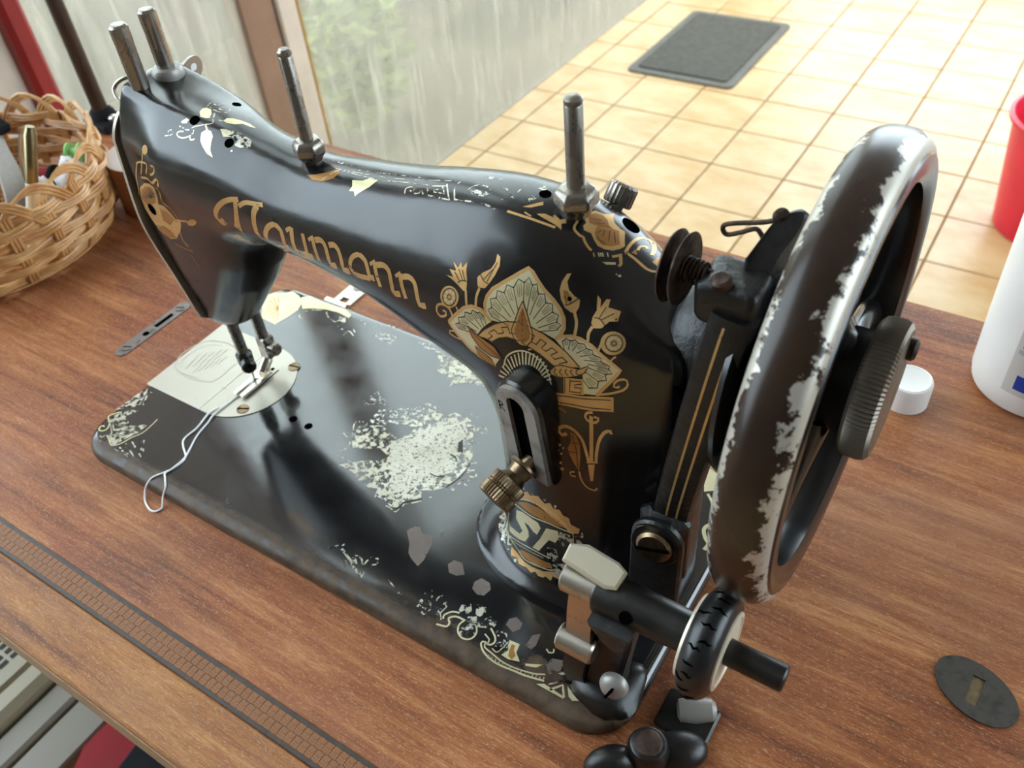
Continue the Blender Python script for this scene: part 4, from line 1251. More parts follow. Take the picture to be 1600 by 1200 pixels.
# ---- what lies in the basket
def rod(name, a, b, prof, mat, parent=None, n=18):
    mb = MB(); a, b = Vector(a), Vector(b)
    mb.lathe(a, b - a, prof, n)
    return mb.build(name, mat, parent)
pa, pb = Vector((-196, 110, 8)), Vector((-181, 148, 106))
pen = empty('ballpoint_pen', tuple(pa)); L_ = (pb - pa).length
rod('barrel', pa, pb, [(1.0, 0), (2.2, 6), (4.2, 12), (4.4, L_ - 42)], 'cream_plastic', pen)
rod('upper_barrel', pa, pb, [(4.5, L_ - 42), (4.6, L_ - 41), (4.5, L_ - 6), (3.6, L_ - 3), (3.2, L_)], 'olive_metal', pen)
d_, u_, w_ = frame_of(pb - pa)
side = Vector((-.85, -.35, .3)); side = (side - d_ * side.dot(d_)).normalized()
mb = MB(); mb.sweep([pa + d_ * (L_ - 6) + side * 3.6, pa + d_ * (L_ - 8) + side * 7.4, pa + d_ * (L_ - 22) + side * 7.8, pa + d_ * (L_ - 36) + side * 6.2, pa + d_ * (L_ - 40) + side * 5.0],
                    [(-1.6, -.6), (1.6, -.6), (1.6, .6), (-1.6, .6)], d_.cross(side)); mb.build('clip', 'nickel', pen)
tag(pen, 'cream pen with a metal clip standing up in the basket', 'pen')
st_ = empty('webbing_strap', (-235, 140, 40))
mb = MB(); mb.sweep(spline([(-330, 178, 58), (-304, 170, 68), (-270, 156, 66), (-240, 144, 56), (-222, 132, 44), (-216, 122, 30)], 6), [(-12, -1), (12, -1), (12, 1), (-12, 1)], (.35, -.75, .5)); mb.build('strap', 'cloth_grey', st_)
mb = MB(); mb.box((-312, 162, 64), (-290, 186, 72), 3, rot=Matrix.Rotation(.4, 3, 'Y')); mb.build('buckle', 'cloth_black', st_)
tag(st_, 'grey webbing strap with a black buckle lying in the basket', 'strap')
def bundle(name, c, size, seed, mat, label, cat, amp=.28):
    mb = MB(); rings = []
    for i in range(17):
        ph = -PI / 2 + PI * i / 16
        ring = []
        for j in range(30):
            t = 2 * PI * j / 30
            dd = Vector((math.cos(ph) * math.cos(t), math.cos(ph) * math.sin(t), math.sin(ph)))
            k = 1 + amp * mnoise.noise(dd * 1.6 + Vector((seed, 0, seed))) + amp * .4 * mnoise.noise(dd * 4 + Vector((0, seed, 0)))
            ring.append(Vector(c) + Vector((dd.x * size[0], dd.y * size[1], dd.z * size[2])) * k)
        rings.append(ring)
    mb.grid(rings, True, (True, True))
    o = mb.build(name, mat, org=(c[0], c[1], c[2] - size[2]), angle=80)
    return tag(o, label, cat)
bundle('black_pouch', (-290, 108, 27), (40, 36, 17), 2, 'cloth_black', 'crumpled black cloth pouch at the bottom of the basket', 'pouch')
bundle('foam_wad', (-208, 176, 34), (15, 14, 26), 5, 'cloth_white', 'white foam wad against the far side of the basket', 'foam')
bundle('cotton_wad', (-214, 150, 32), (13, 12, 24), 9, 'cloth_white', 'white cotton wad beside the cream pen in the basket', 'cotton')
bundle('silver_foil', (-292, 112, 56), (30, 22, 10), 12, 'steel', 'crumpled silver foil on top of the black pouch in the basket', 'foil', .4)
sp2 = empty('thread_reel', (-240, 164, 28))
rod('thread', (-250, 158, 40), (-230, 170, 40), [(9, 0), (9.6, 3), (9.6, 20), (9, 23.3)], 'dark_red', sp2)
for a_, b_ in (((-252, 156.8, 40), (-250, 158, 40)), ((-230, 170, 40), (-228, 171.2, 40))):
    rod('flange', a_, b_, [(11, 0), (11, 2.3)], 'cloth_black', sp2, 20)
tag(sp2, 'reel of dark red thread lying in the basket', 'thread reel')
gb = empty('bobbin', (-226, 194, 44))
rod('core', (-230, 192, 52), (-222, 196, 52), [(4, 0), (4, 9)], 'green_plastic', gb)
for a_, b_ in (((-231, 191.5, 52), (-230, 192, 52)), ((-222, 196, 52), (-221, 196.5, 52))):
    rod('flange', a_, b_, [(8, 0), (8, 1.1)], 'green_plastic', gb, 20)
tag(gb, 'pale green plastic bobbin at the far side of the basket', 'bobbin')

# ---- roll of parcel tape
TC = Vector((-184, 228, 0))
tr_ = empty('tape_roll', tuple(TC))
mb = MB(); mb.lathe(TC, (0, 0, 1), [(17, 0), (32.5, 0), (33, .5), (33, 45.5), (32.5, 46), (17, 46), (17, 0)], 64, caps=(False, False), mi=0)
tw = mb.build('tape', ['tape', 'tape_glare'], tr_, angle=30)
for p in tw.data.polygons:
    p.material_index = 1 if abs(p.normal.z) > .7 else 0
mb = MB(); mb.lathe(TC, (0, 0, 1), [(14.5, .2), (17, .2), (17, 45.8), (14.5, 45.8), (14.5, .2)], 48, caps=(False, False)); mb.build('core', 'card', tr_, angle=30)
tag(tr_, 'roll of brown parcel tape lying flat behind the basket', 'tape')

# ---- clamp-on rod at the table corner
cr = empty('clamp_rod', (-352, 300, 0))
mb = MB(); mb.cyl((-352, 300, 8), (-352, 300, 330), 7.5, 7.0, 20); mb.build('rod', 'dark_pole', cr)
mb = MB(); mb.box((-368, 284, 0), (-330, 316, 9), 3); mb.lathe((-352, 300, 8), (0, 0, 1), [(13, 0), (12, 6), (9, 10)], 24); mb.build('clamp', 'cloth_black', cr)
mb = MB(); mb.lathe((-336, 300, 9), (0, 0, 1), [(5, 0), (5, 3), (3, 4.5)], 16); mb.build('clamp_screw', 'nickel', cr)
tag(cr, 'upright dark brown metal rod clamped to the far left corner of the table', 'rod')
mb = MB(); mb.box((-890, 498, FZ), (-852, 534, ZT), 8)
struct(mb.build('trim_5', 'red_paint', org=(-870, 516, FZ)), 'dark red painted post at the end of the glazing')

# ---- white bottle and its cap
BT = Vector((477, 319, 0))
bt_ = empty('white_bottle', tuple(BT))
R_ = lambda z: float(np.interp(z, [0, 3, 8, 60, 120, 150, 168, 176], [31, 35, 36, 37, 37.5, 36.5, 30, 14]))
mb = MB(); mb.lathe(BT, (0, 0, 1), [(R_(z), z) for z in (0, 1, 3, 8, 30, 60, 90, 120, 140, 150, 158, 164, 168, 172, 176)] + [(13, 178), (13, 194)], 72); mb.build('body', 'white_plastic', bt_)
mb = MB(); mb.lathe(BT, (0, 0, 1), [(16, 180), (16.5, 181), (16.5, 184), (13.2, 185)], 40); mb.build('neck_ring', 'white_plastic', bt_)
def patch(name, a0, a1, z0, z1, mat, off):
    mb = MB()
    rows = []
    for z in np.linspace(z0, z1, 5):
        rows.append([BT + Vector(((R_(z) + off) * math.cos(math.radians(t)), (R_(z) + off) * math.sin(math.radians(t)), z)) for t in np.linspace(a0, a1, 30)])
    mb.grid(rows, False)
    return mb.build(name, mat, bt_, fix=False)
patch('label', -118, 40, 16, 140, 'label', .12)
patch('label_band', -109, 30, 20, 30, 'blue_print', .22)
patch('label_stripe', -111, 20, 51, 52.6, 'blue_print', .22)
patch('label_stripe', -113, 20, 48, 49.6, 'blue_print', .22)
patch('label_stripe', -115, 20, 43.5, 46.5, 'grey_print', .22)
tag(bt_, 'white plastic bottle with a blue printed label at the right edge', 'bottle')
CC = Vector((415.5, 271, 0))
cp = empty('bottle_cap', tuple(CC))
mb = MB(); mb.lathe(CC, (0, 0, 1), [(12.2, 0), (12.8, .3), (12.8, 15), (12.2, 16.6), (11, 17.2), (10.4, 17.0), (9, 16.7), (.1, 16.5)], 56); mb.build('shell', 'white_plastic', cp)
tag(cp, 'round white plastic bottle cap lying on the table', 'cap')

# ---- doormat and red bucket on the tiles
mt = empty('doormat', (-530, 2325, FZ))
mb = MB(); mb.prism(rrect(-668, 2112, -392, 2540, 14), (0, 0, FZ + 3), (1, 0, 0), (0, 1, 0), 7.5, 1.5); mb.build('pile', 'mat', mt)
mb = MB(); mb.prism(rrect(-692, 2086, -368, 2566, 20), (0, 0, FZ), (1, 0, 0), (0, 1, 0), 6, 1.5); mb.build('border', 'mat_rim', mt)
tag(mt, 'dark grey rectangular doormat on the tiled floor', 'doormat')
bk = empty('red_bucket', (478, 1750, FZ))
mb = MB(); mb.lathe((478, 1750, FZ), (0, 0, 1), [(100, 2), (104, 0), (108, 3), (132, 236), (141, 238), (142, 246), (134, 248), (129, 240), (104, 8), (.5, 8)], 64, caps=(True, False)); mb.build('tub', 'red_plastic', bk)
mb = MB(); mb.tube(spline([(478, 1612, FZ + 226), (440, 1604, FZ + 180), (478, 1600, FZ + 130), (516, 1604, FZ + 180), (478, 1612, FZ + 226)], 6), 3, 8); mb.build('handle', 'white_plastic', bk)
tag(bk, 'red plastic bucket standing on the tiles at the right', 'bucket')

# ---- things below the front edge of the table
sb = empty('storage_box', (-250, -230, FZ))
mb = MB(); mb.box((-420, -420, FZ), (-98, -44, -320), 10); mb.build('body', 'beige_plastic', sb)
mb = MB(); mb.box((-426, -426, -320), (-172, -38, -300), 6); lid = mb.build('lid', 'beige_plastic', sb)
mb = MB(); mb.box((-168, -426, -322), (-142, -38, -292), 9); mb.build('lid_ridge', 'beige_plastic', sb)
mb = MB(); mb.box((-138, -426, -322), (-112, -38, -303), 4); mb.build('side_strip', 'beige_dark', sb)
mb = MB(); mb.box((-109.5, -426, -326), (-72, -38, -306), 3); mb.build('side_panel', 'beige_dark', sb)
sm = MB(); sm.box((-2.6, -4.4, 0), (2.6, 4.4, .6), .4)
s0 = None
for i in range(9):
    for j in range(7):
        if s0 is None:
            s0 = sm.build('slot', 'slot_shade', org=(0, 0, 0)); ob = s0
        else:
            ob = s0.copy(); COL.objects.link(ob)
        ob.parent = lid
        ob.location = ((-260 + i * 8.4 + 250) * S, (-122 + j * 12 + 230) * S, (-300.2 - FZ) * S)
tag(sb, 'beige plastic storage box with a slotted lid below the front edge', 'storage box')
so = empty('red_stool', (40, -200, FZ))
seat = [(-68, -42), (-68, -96), (-60, -112), (-66, -330), (40, -345), (120, -330), (120, -42), (-26, -42)]
mb = MB(); mb.prism(seat, (0, 0, -318), (1, 0, 0), (0, 1, 0), 18, 3); mb.build('seat', 'dark_red', so)
for x, y in ((-50, -60), (-50, -310), (100, -310), (100, -60)):
    mb = MB(); mb.cyl((x, y, -316), (x + (8 if x > 0 else -4), y, FZ), 11, 13, 10); mb.build('leg', 'dark_red', so)
mb = MB(); mb.prism([(-26, -50), (-20, -96), (-14, -320), (112, -322), (112, -50)], (0, 0, -300), (1, 0, 0), (0, 1, 0), 14, 5); mb.build('cushion', 'cloth_black', so)
tag(so, 'dark red plastic stool with a black cushion partly under the table', 'stool')

# decals: group, surface, colour, layer, stroke width (0 = filled), outline in 1/20 mm
DECALS = [
 ('letter0', 'B', 'gold', 0, 2.0, '2503 3229 2475 3222 2445 3213 2417 3206 2398 3204 2389 3229 2415 3257 2437 3275 2462 3293 2489 3311 2519 3329 2552 3348 2585 3365 2618 3381 2650 3395 2684 3408 2716 3419 2747 3428 2776 3435 2804 3440 2831 3445 2858 3450'),
 ('letter0', 'B', 'gold', 0, 2.67, '2815 3444 2810 3416 2802 3389 2791 3361 2778 3333 2760 3303 2736 3272 2706 3241 2667 3213 2622 3190 2573 3169 2512 3149 2448 3128'),
 ('letter0', 'B', 'gold', 0, 1.32, '2392 3117 2414 3121 2437 3125 2461 3129 2488 3134 2523 3141 2569 3149 2622 3157 2673 3165'),
 ('letter0', 'B', 'gold', 0, 1.85, '2845 3396 2869 3408 2892 3421 2915 3432 2939 3442 2966 3448 2995 3452 3024 3454 3053 3457 3082 3461 3110 3464 3138 3468 3167 3471'),
 ('letter0', 'B', 'gold', 0, 2.76, '3098 3452 3083 3435 3066 3418 3050 3400 3036 3381 3024 3360 3014 3336 3003 3312 2994 3290 2985 3269 2976 3250 2967 3231 2958 3214 2949 3198 2917 3170 2580 3151'),
 ('letter1', 'B', 'gold', 0, 2.02, '3344 3324 3313 3336 3278 3342 3255 3336 3229 3327 3203 3314 3179 3301 3157 3286 3135 3268 3114 3250 3096 3234 3081 3219 3069 3205 3053 3182 3084 3165 3112 3164 3151 3164 3198 3167 3248 3171 3294 3174'),
 ('letter1', 'B', 'gold', 0, 2.42, '3302 3342 3331 3328 3354 3309 3354 3275 3348 3256 3336 3224 3322 3199 3341 3186 3375 3187'),
 ('letter2', 'B', 'gold', 0, 1.53, '3426 3323 3442 3332 3458 3341 3473 3349 3486 3354 3498 3355 3508 3352 3518 3349 3528 3346'),
 ('letter2', 'B', 'gold', 0, 2.4, '3504 3345 3499 3325 3493 3304 3486 3284 3480 3264 3476 3245 3472 3226 3470 3194 3493 3178 3512 3174 3533 3172 3557 3174 3584 3178 3612 3184 3639 3189'),
 ('letter2', 'B', 'gold', 0, 2.24, '3643 3346 3645 3328 3645 3310 3645 3292 3645 3273 3642 3251 3638 3229 3633 3207 3640 3184 3675 3182 3692 3181'),
 ('letter3', 'B', 'gold', 0, 1.37, '3708 3311 3780 3347'),
 ('letter3', 'B', 'gold', 0, 2.21, '3766 3340 3768 3317 3768 3294 3768 3271 3767 3250 3768 3229 3769 3209 3769 3189 3766 3169'),
 ('letter3', 'B', 'gold', 0, 2.26, '3795 3326 3815 3331 3836 3337 3855 3341 3887 3338 3910 3321 3923 3293 3924 3273 3923 3252 3923 3233 3919 3199 3921 3174 3955 3171 3978 3175 4000 3177'),
 ('letter3', 'B', 'gold', 0, 2.23, '3967 3322 3985 3328 4003 3334 4036 3339 4063 3328 4084 3307 4094 3272 4095 3251 4095 3233 4092 3214 4086 3196 4085 3169 4120 3167 4145 3170 4167 3173'),
 ('letter4', 'B', 'gold', 0, 1.87, '4393 3310 4361 3322 4327 3327 4307 3322 4286 3313 4264 3302 4246 3289 4231 3275 4218 3259 4207 3242 4195 3213 4200 3188 4222 3172 4240 3167 4263 3164 4290 3163 4320 3163 4355 3166 4391 3169 4425 3172'),
 ('letter4', 'B', 'gold', 0, 2.24, '4350 3327 4381 3314 4406 3296 4416 3265 4421 3231 4424 3205 4431 3187 4455 3183 4483 3184'),
 ('letter5', 'B', 'gold', 0, 1.3, '4456 3281 4524 3321'),
 ('letter5', 'B', 'gold', 0, 2.1, '4511 3311 4515 3289 4517 3266 4520 3243 4523 3221 4527 3199 4531 3178 4535 3156 4537 3135'),
 ('letter5', 'B', 'gold', 0, 2.2, '4535 3294 4558 3299 4581 3305 4602 3309 4621 3310 4654 3302 4678 3281 4684 3264 4687 3243 4688 3220 4690 3199 4690 3178 4689 3158 4689 3140 4709 3123 4729 3125 4751 3130 4772 3133'),
 ('letter6', 'B', 'gold', 0, 1.28, '4749 3257 4811 3297'),
 ('letter6', 'B', 'gold', 0, 2.06, '4799 3287 4803 3265 4806 3243 4809 3220 4812 3199 4817 3177 4822 3156 4827 3135 4832 3114'),
 ('letter6', 'B', 'gold', 0, 2.16, '4822 3270 4843 3275 4864 3281 4885 3285 4903 3286 4934 3278 4957 3258 4964 3241 4968 3220 4969 3198 4971 3177 4973 3157 4973 3137 4982 3107 5014 3105 5035 3109 5055 3112'),
 ('palmette', 'B', 'gold_pale', 0, 0.0, '5684 3222 5675 3277 5692 3338 5735 3400 5808 3460 5877 3518 5941 3577 5986 3619 6023 3601 6072 3558 6134 3508 6218 3460 6274 3416 6315 3362 6326 3297 6306 3234 6274 3201 6186 3218 6096 3225 5923 3219 5796 3184 5737 3180'),
 ('palmette', 'B', 'gold', 1, 1.38, '5684 3222 5675 3277 5692 3338 5735 3400 5808 3460 5877 3518 5941 3577 5986 3619 6023 3601 6072 3558 6134 3508 6218 3460 6274 3416 6315 3362 6326 3297 6306 3234 6274 3201'),
 ('palmette', 'B', 'gold_pale', 0, 0.0, '5292 3056 5393 3138 5474 3201 5554 3232 5646 3230 5699 3198 5740 3172 5645 3096 5595 3040 5615 3010 5724 2982 5813 2930 5744 2856 5619 2872 5488 2908 5369 2983'),
 ('palmette', 'B', 'gold', 1, 1.21, '5292 3056 5393 3138 5474 3201 5554 3232 5646 3230 5699 3198 5740 3172'),
 ('palmette', 'B', 'gold', 1, 1.01, '5292 3056 5369 2983 5488 2908 5619 2872 5752 2855'),
 ('palmette', 'B', 'gold_pale', 0, 0.0, '6274 3201 6318 3236 6386 3260 6459 3264 6551 3244 6617 3209 6692 3177 6775 3144 6734 3079 6681 3004 6614 2911 6517 2889 6505 2991 6482 3053 6405 3096 6339 3154'),
 ('palmette', 'B', 'gold', 1, 1.15, '6274 3201 6318 3236 6386 3260 6459 3264 6551 3244 6617 3209 6692 3177 6775 3144 6734 3079 6681 3004 6614 2911'),
 ('palmette', 'B', 'gold_line', 1, 0.3, '5899 3185 5740 3207'),
 ('palmette', 'B', 'gold_line', 1, 0.42, '5749 3205 5708 3247 5743 3270'),
 ('palmette', 'B', 'gold_line', 1, 0.19, '5813 3211 5738 3227'),
 ('palmette', 'B', 'gold_line', 1, 0.19, '5818 3220 5737 3240'),
 ('palmette', 'B', 'gold_line', 1, 0.19, '5811 3231 5736 3253'),
 ('palmette', 'B', 'gold_line', 1, 0.3, '5896 3214 5734 3273'),
 ('palmette', 'B', 'gold_line', 1, 0.41, '5743 3270 5723 3326 5775 3345'),
 ('palmette', 'B', 'gold_line', 1, 0.19, '5817 3263 5744 3297'),
 ('palmette', 'B', 'gold_line', 1, 0.19, '5828 3272 5751 3312'),
 ('palmette', 'B', 'gold_line', 1, 0.19, '5826 3286 5757 3327'),
 ('palmette', 'B', 'gold_line', 1, 0.29, '5911 3248 5767 3350'),
 ('palmette', 'B', 'gold_line', 1, 0.41, '5775 3345 5776 3399 5837 3399'),
 ('palmette', 'B', 'gold_line', 1, 0.19, '5848 3316 5786 3367'),
 ('palmette', 'B', 'gold_line', 1, 0.19, '5863 3320 5799 3378'),
 ('palmette', 'B', 'gold_line', 1, 0.19, '5868 3333 5812 3390'),
 ('palmette', 'B', 'gold_line', 1, 0.29, '5940 3274 5831 3406'),
 ('palmette', 'B', 'gold_line', 1, 0.41, '5837 3399 5850 3461 5906 3454'),
 ('palmette', 'B', 'gold_line', 1, 0.19, '5899 3359 5853 3424'),
 ('palmette', 'B', 'gold_line', 1, 0.19, '5913 3361 5867 3435'),
 ('palmette', 'B', 'gold_line', 1, 0.19, '5920 3376 5881 3446'),
 ('palmette', 'B', 'gold_line', 1, 0.29, '5972 3299 5902 3463'),
 ('palmette', 'B', 'gold_line', 1, 0.4, '5906 3454 5931 3524 5981 3511'),
 ('palmette', 'B', 'gold_line', 1, 0.18, '5954 3402 5926 3481'),
 ('palmette', 'B', 'gold_line', 1, 0.18, '5968 3403 5941 3492'),
 ('palmette', 'B', 'gold_line', 1, 0.18, '5978 3419 5956 3504'),
 ('palmette', 'B', 'gold_line', 1, 0.29, '6009 3326 5979 3522'),
 ('palmette', 'B', 'gold_line', 1, 0.4, '5981 3511 6008 3556 6045 3511'),
 ('palmette', 'B', 'gold_line', 1, 0.18, '6010 3432 5999 3521'),
 ('palmette', 'B', 'gold_line', 1, 0.18, '6021 3424 6012 3521'),
 ('palmette', 'B', 'gold_line', 1, 0.18, '6030 3432 6025 3521'),
 ('palmette', 'B', 'gold_line', 1, 0.29, '6039 3326 6045 3521'),
 ('palmette', 'B', 'gold_line', 1, 0.4, '6045 3511 6076 3531 6102 3466'),
 ('palmette', 'B', 'gold_line', 1, 0.18, '6057 3422 6062 3507'),
 ('palmette', 'B', 'gold_line', 1, 0.18, '6065 3407 6074 3498'),
 ('palmette', 'B', 'gold_line', 1, 0.18, '6075 3408 6086 3489'),
 ('palmette', 'B', 'gold_line', 1, 0.29, '6064 3306 6104 3475'),
 ('palmette', 'B', 'gold_line', 1, 0.4, '6102 3466 6146 3482 6167 3425'),
 ('palmette', 'B', 'gold_line', 1, 0.18, '6103 3388 6124 3462'),
 ('palmette', 'B', 'gold_line', 1, 0.18, '6110 3375 6137 3454'),
 ('palmette', 'B', 'gold_line', 1, 0.18, '6123 3376 6151 3445'),
 ('palmette', 'B', 'gold_line', 1, 0.29, '6093 3286 6171 3433'),
 ('palmette', 'B', 'gold_line', 1, 0.4, '6167 3425 6217 3432 6227 3377'),
 ('palmette', 'B', 'gold_line', 1, 0.18, '6151 3355 6190 3418'),
 ('palmette', 'B', 'gold_line', 1, 0.18, '6156 3342 6202 3408'),
 ('palmette', 'B', 'gold_line', 1, 0.18, '6169 3340 6214 3398'),
 ('palmette', 'B', 'gold_line', 1, 0.29, '6120 3265 6232 3384'),
 ('palmette', 'B', 'gold_line', 1, 0.4, '6227 3377 6274 3372 6267 3320'),
 ('palmette', 'B', 'gold_line', 1, 0.18, '6192 3316 6245 3366'),
 ('palmette', 'B', 'gold_line', 1, 0.18, '6193 3303 6253 3354'),
 ('palmette', 'B', 'gold_line', 1, 0.18, '6204 3298 6262 3342'),
 ('palmette', 'B', 'gold_line', 1, 0.29, '6138 3238 6274 3324'),
 ('palmette', 'B', 'gold_line', 1, 0.4, '6267 3320 6302 3309 6276 3266'),
 ('palmette', 'B', 'gold_line', 1, 0.18, '6215 3272 6277 3308'),
 ('palmette', 'B', 'gold_line', 1, 0.18, '6211 3261 6278 3296'),
 ('palmette', 'B', 'gold_line', 1, 0.18, '6218 3256 6280 3285'),
 ('palmette', 'B', 'gold_line', 1, 0.29, '6141 3213 6283 3269'),
 ('palmette', 'B', 'gold_line', 1, 0.31, '5586 3042 5395 3034'),
 ('palmette', 'B', 'gold_line', 1, 0.44, '5405 3034 5367 3057 5414 3078'),
 ('palmette', 'B', 'gold_line', 1, 0.2, '5476 3048 5398 3047'),
 ('palmette', 'B', 'gold_line', 1, 0.2, '5486 3054 5400 3057'),
 ('palmette', 'B', 'gold_line', 1, 0.2, '5479 3062 5402 3066'),
 ('palmette', 'B', 'gold_line', 1, 0.31, '5589 3061 5405 3079'),
 ('palmette', 'B', 'gold_line', 1, 0.43, '5414 3078 5409 3115 5477 3136'),
 ('palmette', 'B', 'gold_line', 1, 0.2, '5496 3086 5425 3097'),
 ('palmette', 'B', 'gold_line', 1, 0.2, '5513 3093 5438 3109'),
 ('palmette', 'B', 'gold_line', 1, 0.2, '5515 3104 5451 3121'),
 ('palmette', 'B', 'gold_line', 1, 0.31, '5614 3086 5469 3139'),
 ('palmette', 'B', 'gold_line', 1, 0.43, '5477 3136 5484 3171 5546 3176'),
 ('palmette', 'B', 'gold_line', 1, 0.2, '5546 3127 5491 3151'),
 ('palmette', 'B', 'gold_line', 1, 0.19, '5562 3130 5506 3160'),
 ('palmette', 'B', 'gold_line', 1, 0.19, '5568 3139 5520 3168'),
 ('palmette', 'B', 'gold_line', 1, 0.3, '5644 3104 5540 3180'),
 ('palmette', 'B', 'gold_line', 1, 0.42, '5546 3176 5559 3204 5610 3196'),
 ('palmette', 'B', 'gold_line', 1, 0.19, '5599 3154 5561 3186'),
 ('palmette', 'B', 'gold_line', 1, 0.19, '5612 3153 5574 3190'),
 ('palmette', 'B', 'gold_line', 1, 0.19, '5619 3160 5587 3194'),
 ('palmette', 'B', 'gold_line', 1, 0.3, '5672 3112 5607 3200'),
 ('palmette', 'B', 'gold_line', 1, 0.42, '5610 3196 5631 3209 5673 3186'),
 ('palmette', 'B', 'gold_line', 1, 0.19, '5649 3162 5626 3197'),
 ('palmette', 'B', 'gold_line', 1, 0.19, '5660 3157 5639 3195'),
 ('palmette', 'B', 'gold_line', 1, 0.19, '5668 3159 5652 3193'),
 ('palmette', 'B', 'gold_line', 1, 0.3, '5699 3108 5671 3190'),
 ('palmette', 'B', 'gold_line', 1, 0.29, '6349 3151 6326 3209'),
 ('palmette', 'B', 'gold_line', 1, 0.4, '6328 3205 6354 3232 6384 3226'),
 ('palmette', 'B', 'gold_line', 1, 0.18, '6351 3185 6344 3215'),
 ('palmette', 'B', 'gold_line', 1, 0.18, '6360 3185 6355 3219'),
 ('palmette', 'B', 'gold_line', 1, 0.18, '6368 3191 6367 3224'),
 ('palmette', 'B', 'gold_line', 1, 0.29, '6378 3162 6385 3230'),
 ('palmette', 'B', 'gold_line', 1, 0.4, '6384 3226 6420 3245 6445 3229'),
 ('palmette', 'B', 'gold_line', 1, 0.18, '6395 3197 6403 3231'),
 ('palmette', 'B', 'gold_line', 1, 0.18, '6403 3194 6416 3232'),
 ('palmette', 'B', 'gold_line', 1, 0.18, '6414 3198 6428 3232'),
 ('palmette', 'B', 'gold_line', 1, 0.29, '6408 3163 6447 3233'),
 ('palmette', 'B', 'gold_line', 1, 0.4, '6445 3229 6492 3237 6510 3212'),
 ('palmette', 'B', 'gold_line', 1, 0.18, '6442 3195 6467 3228'),
 ('palmette', 'B', 'gold_line', 1, 0.18, '6449 3189 6481 3224'),
 ('palmette', 'B', 'gold_line', 1, 0.18, '6462 3189 6494 3221'),
 ('palmette', 'B', 'gold_line', 1, 0.29, '6439 3155 6515 3215'),
 ('palmette', 'B', 'gold_line', 1, 0.4, '6510 3212 6561 3213 6566 3187'),
 ('palmette', 'B', 'gold_line', 1, 0.18, '6489 3179 6532 3208'),
 ('palmette', 'B', 'gold_line', 1, 0.18, '6494 3173 6543 3203'),
 ('palmette', 'B', 'gold_line', 1, 0.18, '6506 3172 6555 3197'),
 ('palmette', 'B', 'gold_line', 1, 0.29, '6467 3142 6572 3190'),
 ('palmette', 'B', 'gold_line', 1, 0.4, '6566 3187 6629 3182 6631 3156'),
 ('palmette', 'B', 'gold_line', 1, 0.18, '6534 3159 6592 3180'),
 ('palmette', 'B', 'gold_line', 1, 0.18, '6539 3152 6606 3174'),
 ('palmette', 'B', 'gold_line', 1, 0.18, '6554 3149 6619 3168'),
 ('palmette', 'B', 'gold_line', 1, 0.29, '6499 3126 6639 3158'),
 ('palmette', 'B', 'gold_line', 1, 0.4, '6631 3156 6697 3146 6688 3124'),
 ('palmette', 'B', 'gold_line', 1, 0.18, '6583 3135 6657 3148'),
 ('palmette', 'B', 'gold_line', 1, 0.18, '6586 3129 6668 3141'),
 ('palmette', 'B', 'gold_line', 1, 0.18, '6602 3125 6680 3135'),
 ('palmette', 'B', 'gold_line', 1, 0.29, '6530 3110 6697 3124'),
 ('palmette', 'B', 'gold_line', 1, 0.4, '6688 3124 6717 3102 6667 3079'),
 ('palmette', 'B', 'gold_line', 1, 0.18, '6610 3107 6691 3111'),
 ('palmette', 'B', 'gold_line', 1, 0.18, '6599 3100 6687 3101'),
 ('palmette', 'B', 'gold_line', 1, 0.18, '6603 3093 6682 3092'),
 ('palmette', 'B', 'gold_line', 1, 0.29, '6519 3087 6676 3078'),
 ('palmette', 'B', 'gold_line', 1, 0.4, '6667 3079 6680 3041 6621 3016'),
 ('palmette', 'B', 'gold_line', 1, 0.18, '6588 3068 6662 3059'),
 ('palmette', 'B', 'gold_line', 1, 0.19, '6574 3060 6652 3046'),
 ('palmette', 'B', 'gold_line', 1, 0.19, '6573 3049 6643 3033'),
 ('palmette', 'B', 'gold_line', 1, 0.29, '6495 3055 6629 3013'),
 ('palmette', 'B', 'gold_line', 1, 0.41, '6621 3016 6616 2965 6553 2945'),
 ('palmette', 'B', 'gold_line', 1, 0.19, '6547 3018 6608 2992'),
 ('palmette', 'B', 'gold_line', 1, 0.19, '6531 3010 6594 2977'),
 ('palmette', 'B', 'gold_line', 1, 0.19, '6526 2997 6580 2962'),
 ('palmette', 'B', 'gold_line', 1, 0.29, '6462 3020 6559 2940'),
 ('palmette', 'B', 'gold', 1, 0.0, '5602 3036 5665 3092 5767 3159 5868 3206 5963 3228 6096 3227 6187 3212 6276 3181 6365 3140 6429 3098 6475 3067 6293 3007 6239 3030 6173 3060 6107 3078 5984 3105 5884 3099 5809 3072 5745 3031'),
 ('palmette', 'B', 'gold_line', 2, 0.41, '5602 3036 5665 3092 5767 3159 5868 3206 5963 3228 6096 3227 6187 3212 6276 3181 6365 3140 6429 3098 6475 3067'),
 ('palmette', 'B', 'gold_line', 2, 0.42, '5745 3031 5809 3072 5884 3099 5984 3105 6107 3078 6173 3060 6239 3030 6293 3007'),
 ('palmette', 'B', 'gold_line', 2, 0.41, '5649 3034 5701 3033 5749 3069 5750 3070 5707 3083 5768 3120 5768 3121 5804 3100 5855 3123 5856 3123 5832 3153 5891 3174 5892 3174 5908 3136 5957 3143 5958 3143 5954 3186 6009 3188 6009 3188 6006 3142 6049 3137 6050 3137 6065 3185 6115 3178 6116 3178 6094 3129 6135 3121 6135 3121 6166 3168 6211 3154 6212 3154 6176 3109 6213 3097 6214 3097 6258 3137 6299 3118 6299 3118 6250 3080 6284 3063 6284 3062 6340 3095 6378 3073 6378 3072 6319 3044 6351 3027'),
 ('palmette', 'B', 'gold', 1, 0.0, '6357 2953 6505 2991 6520 2881 6364 2839'),
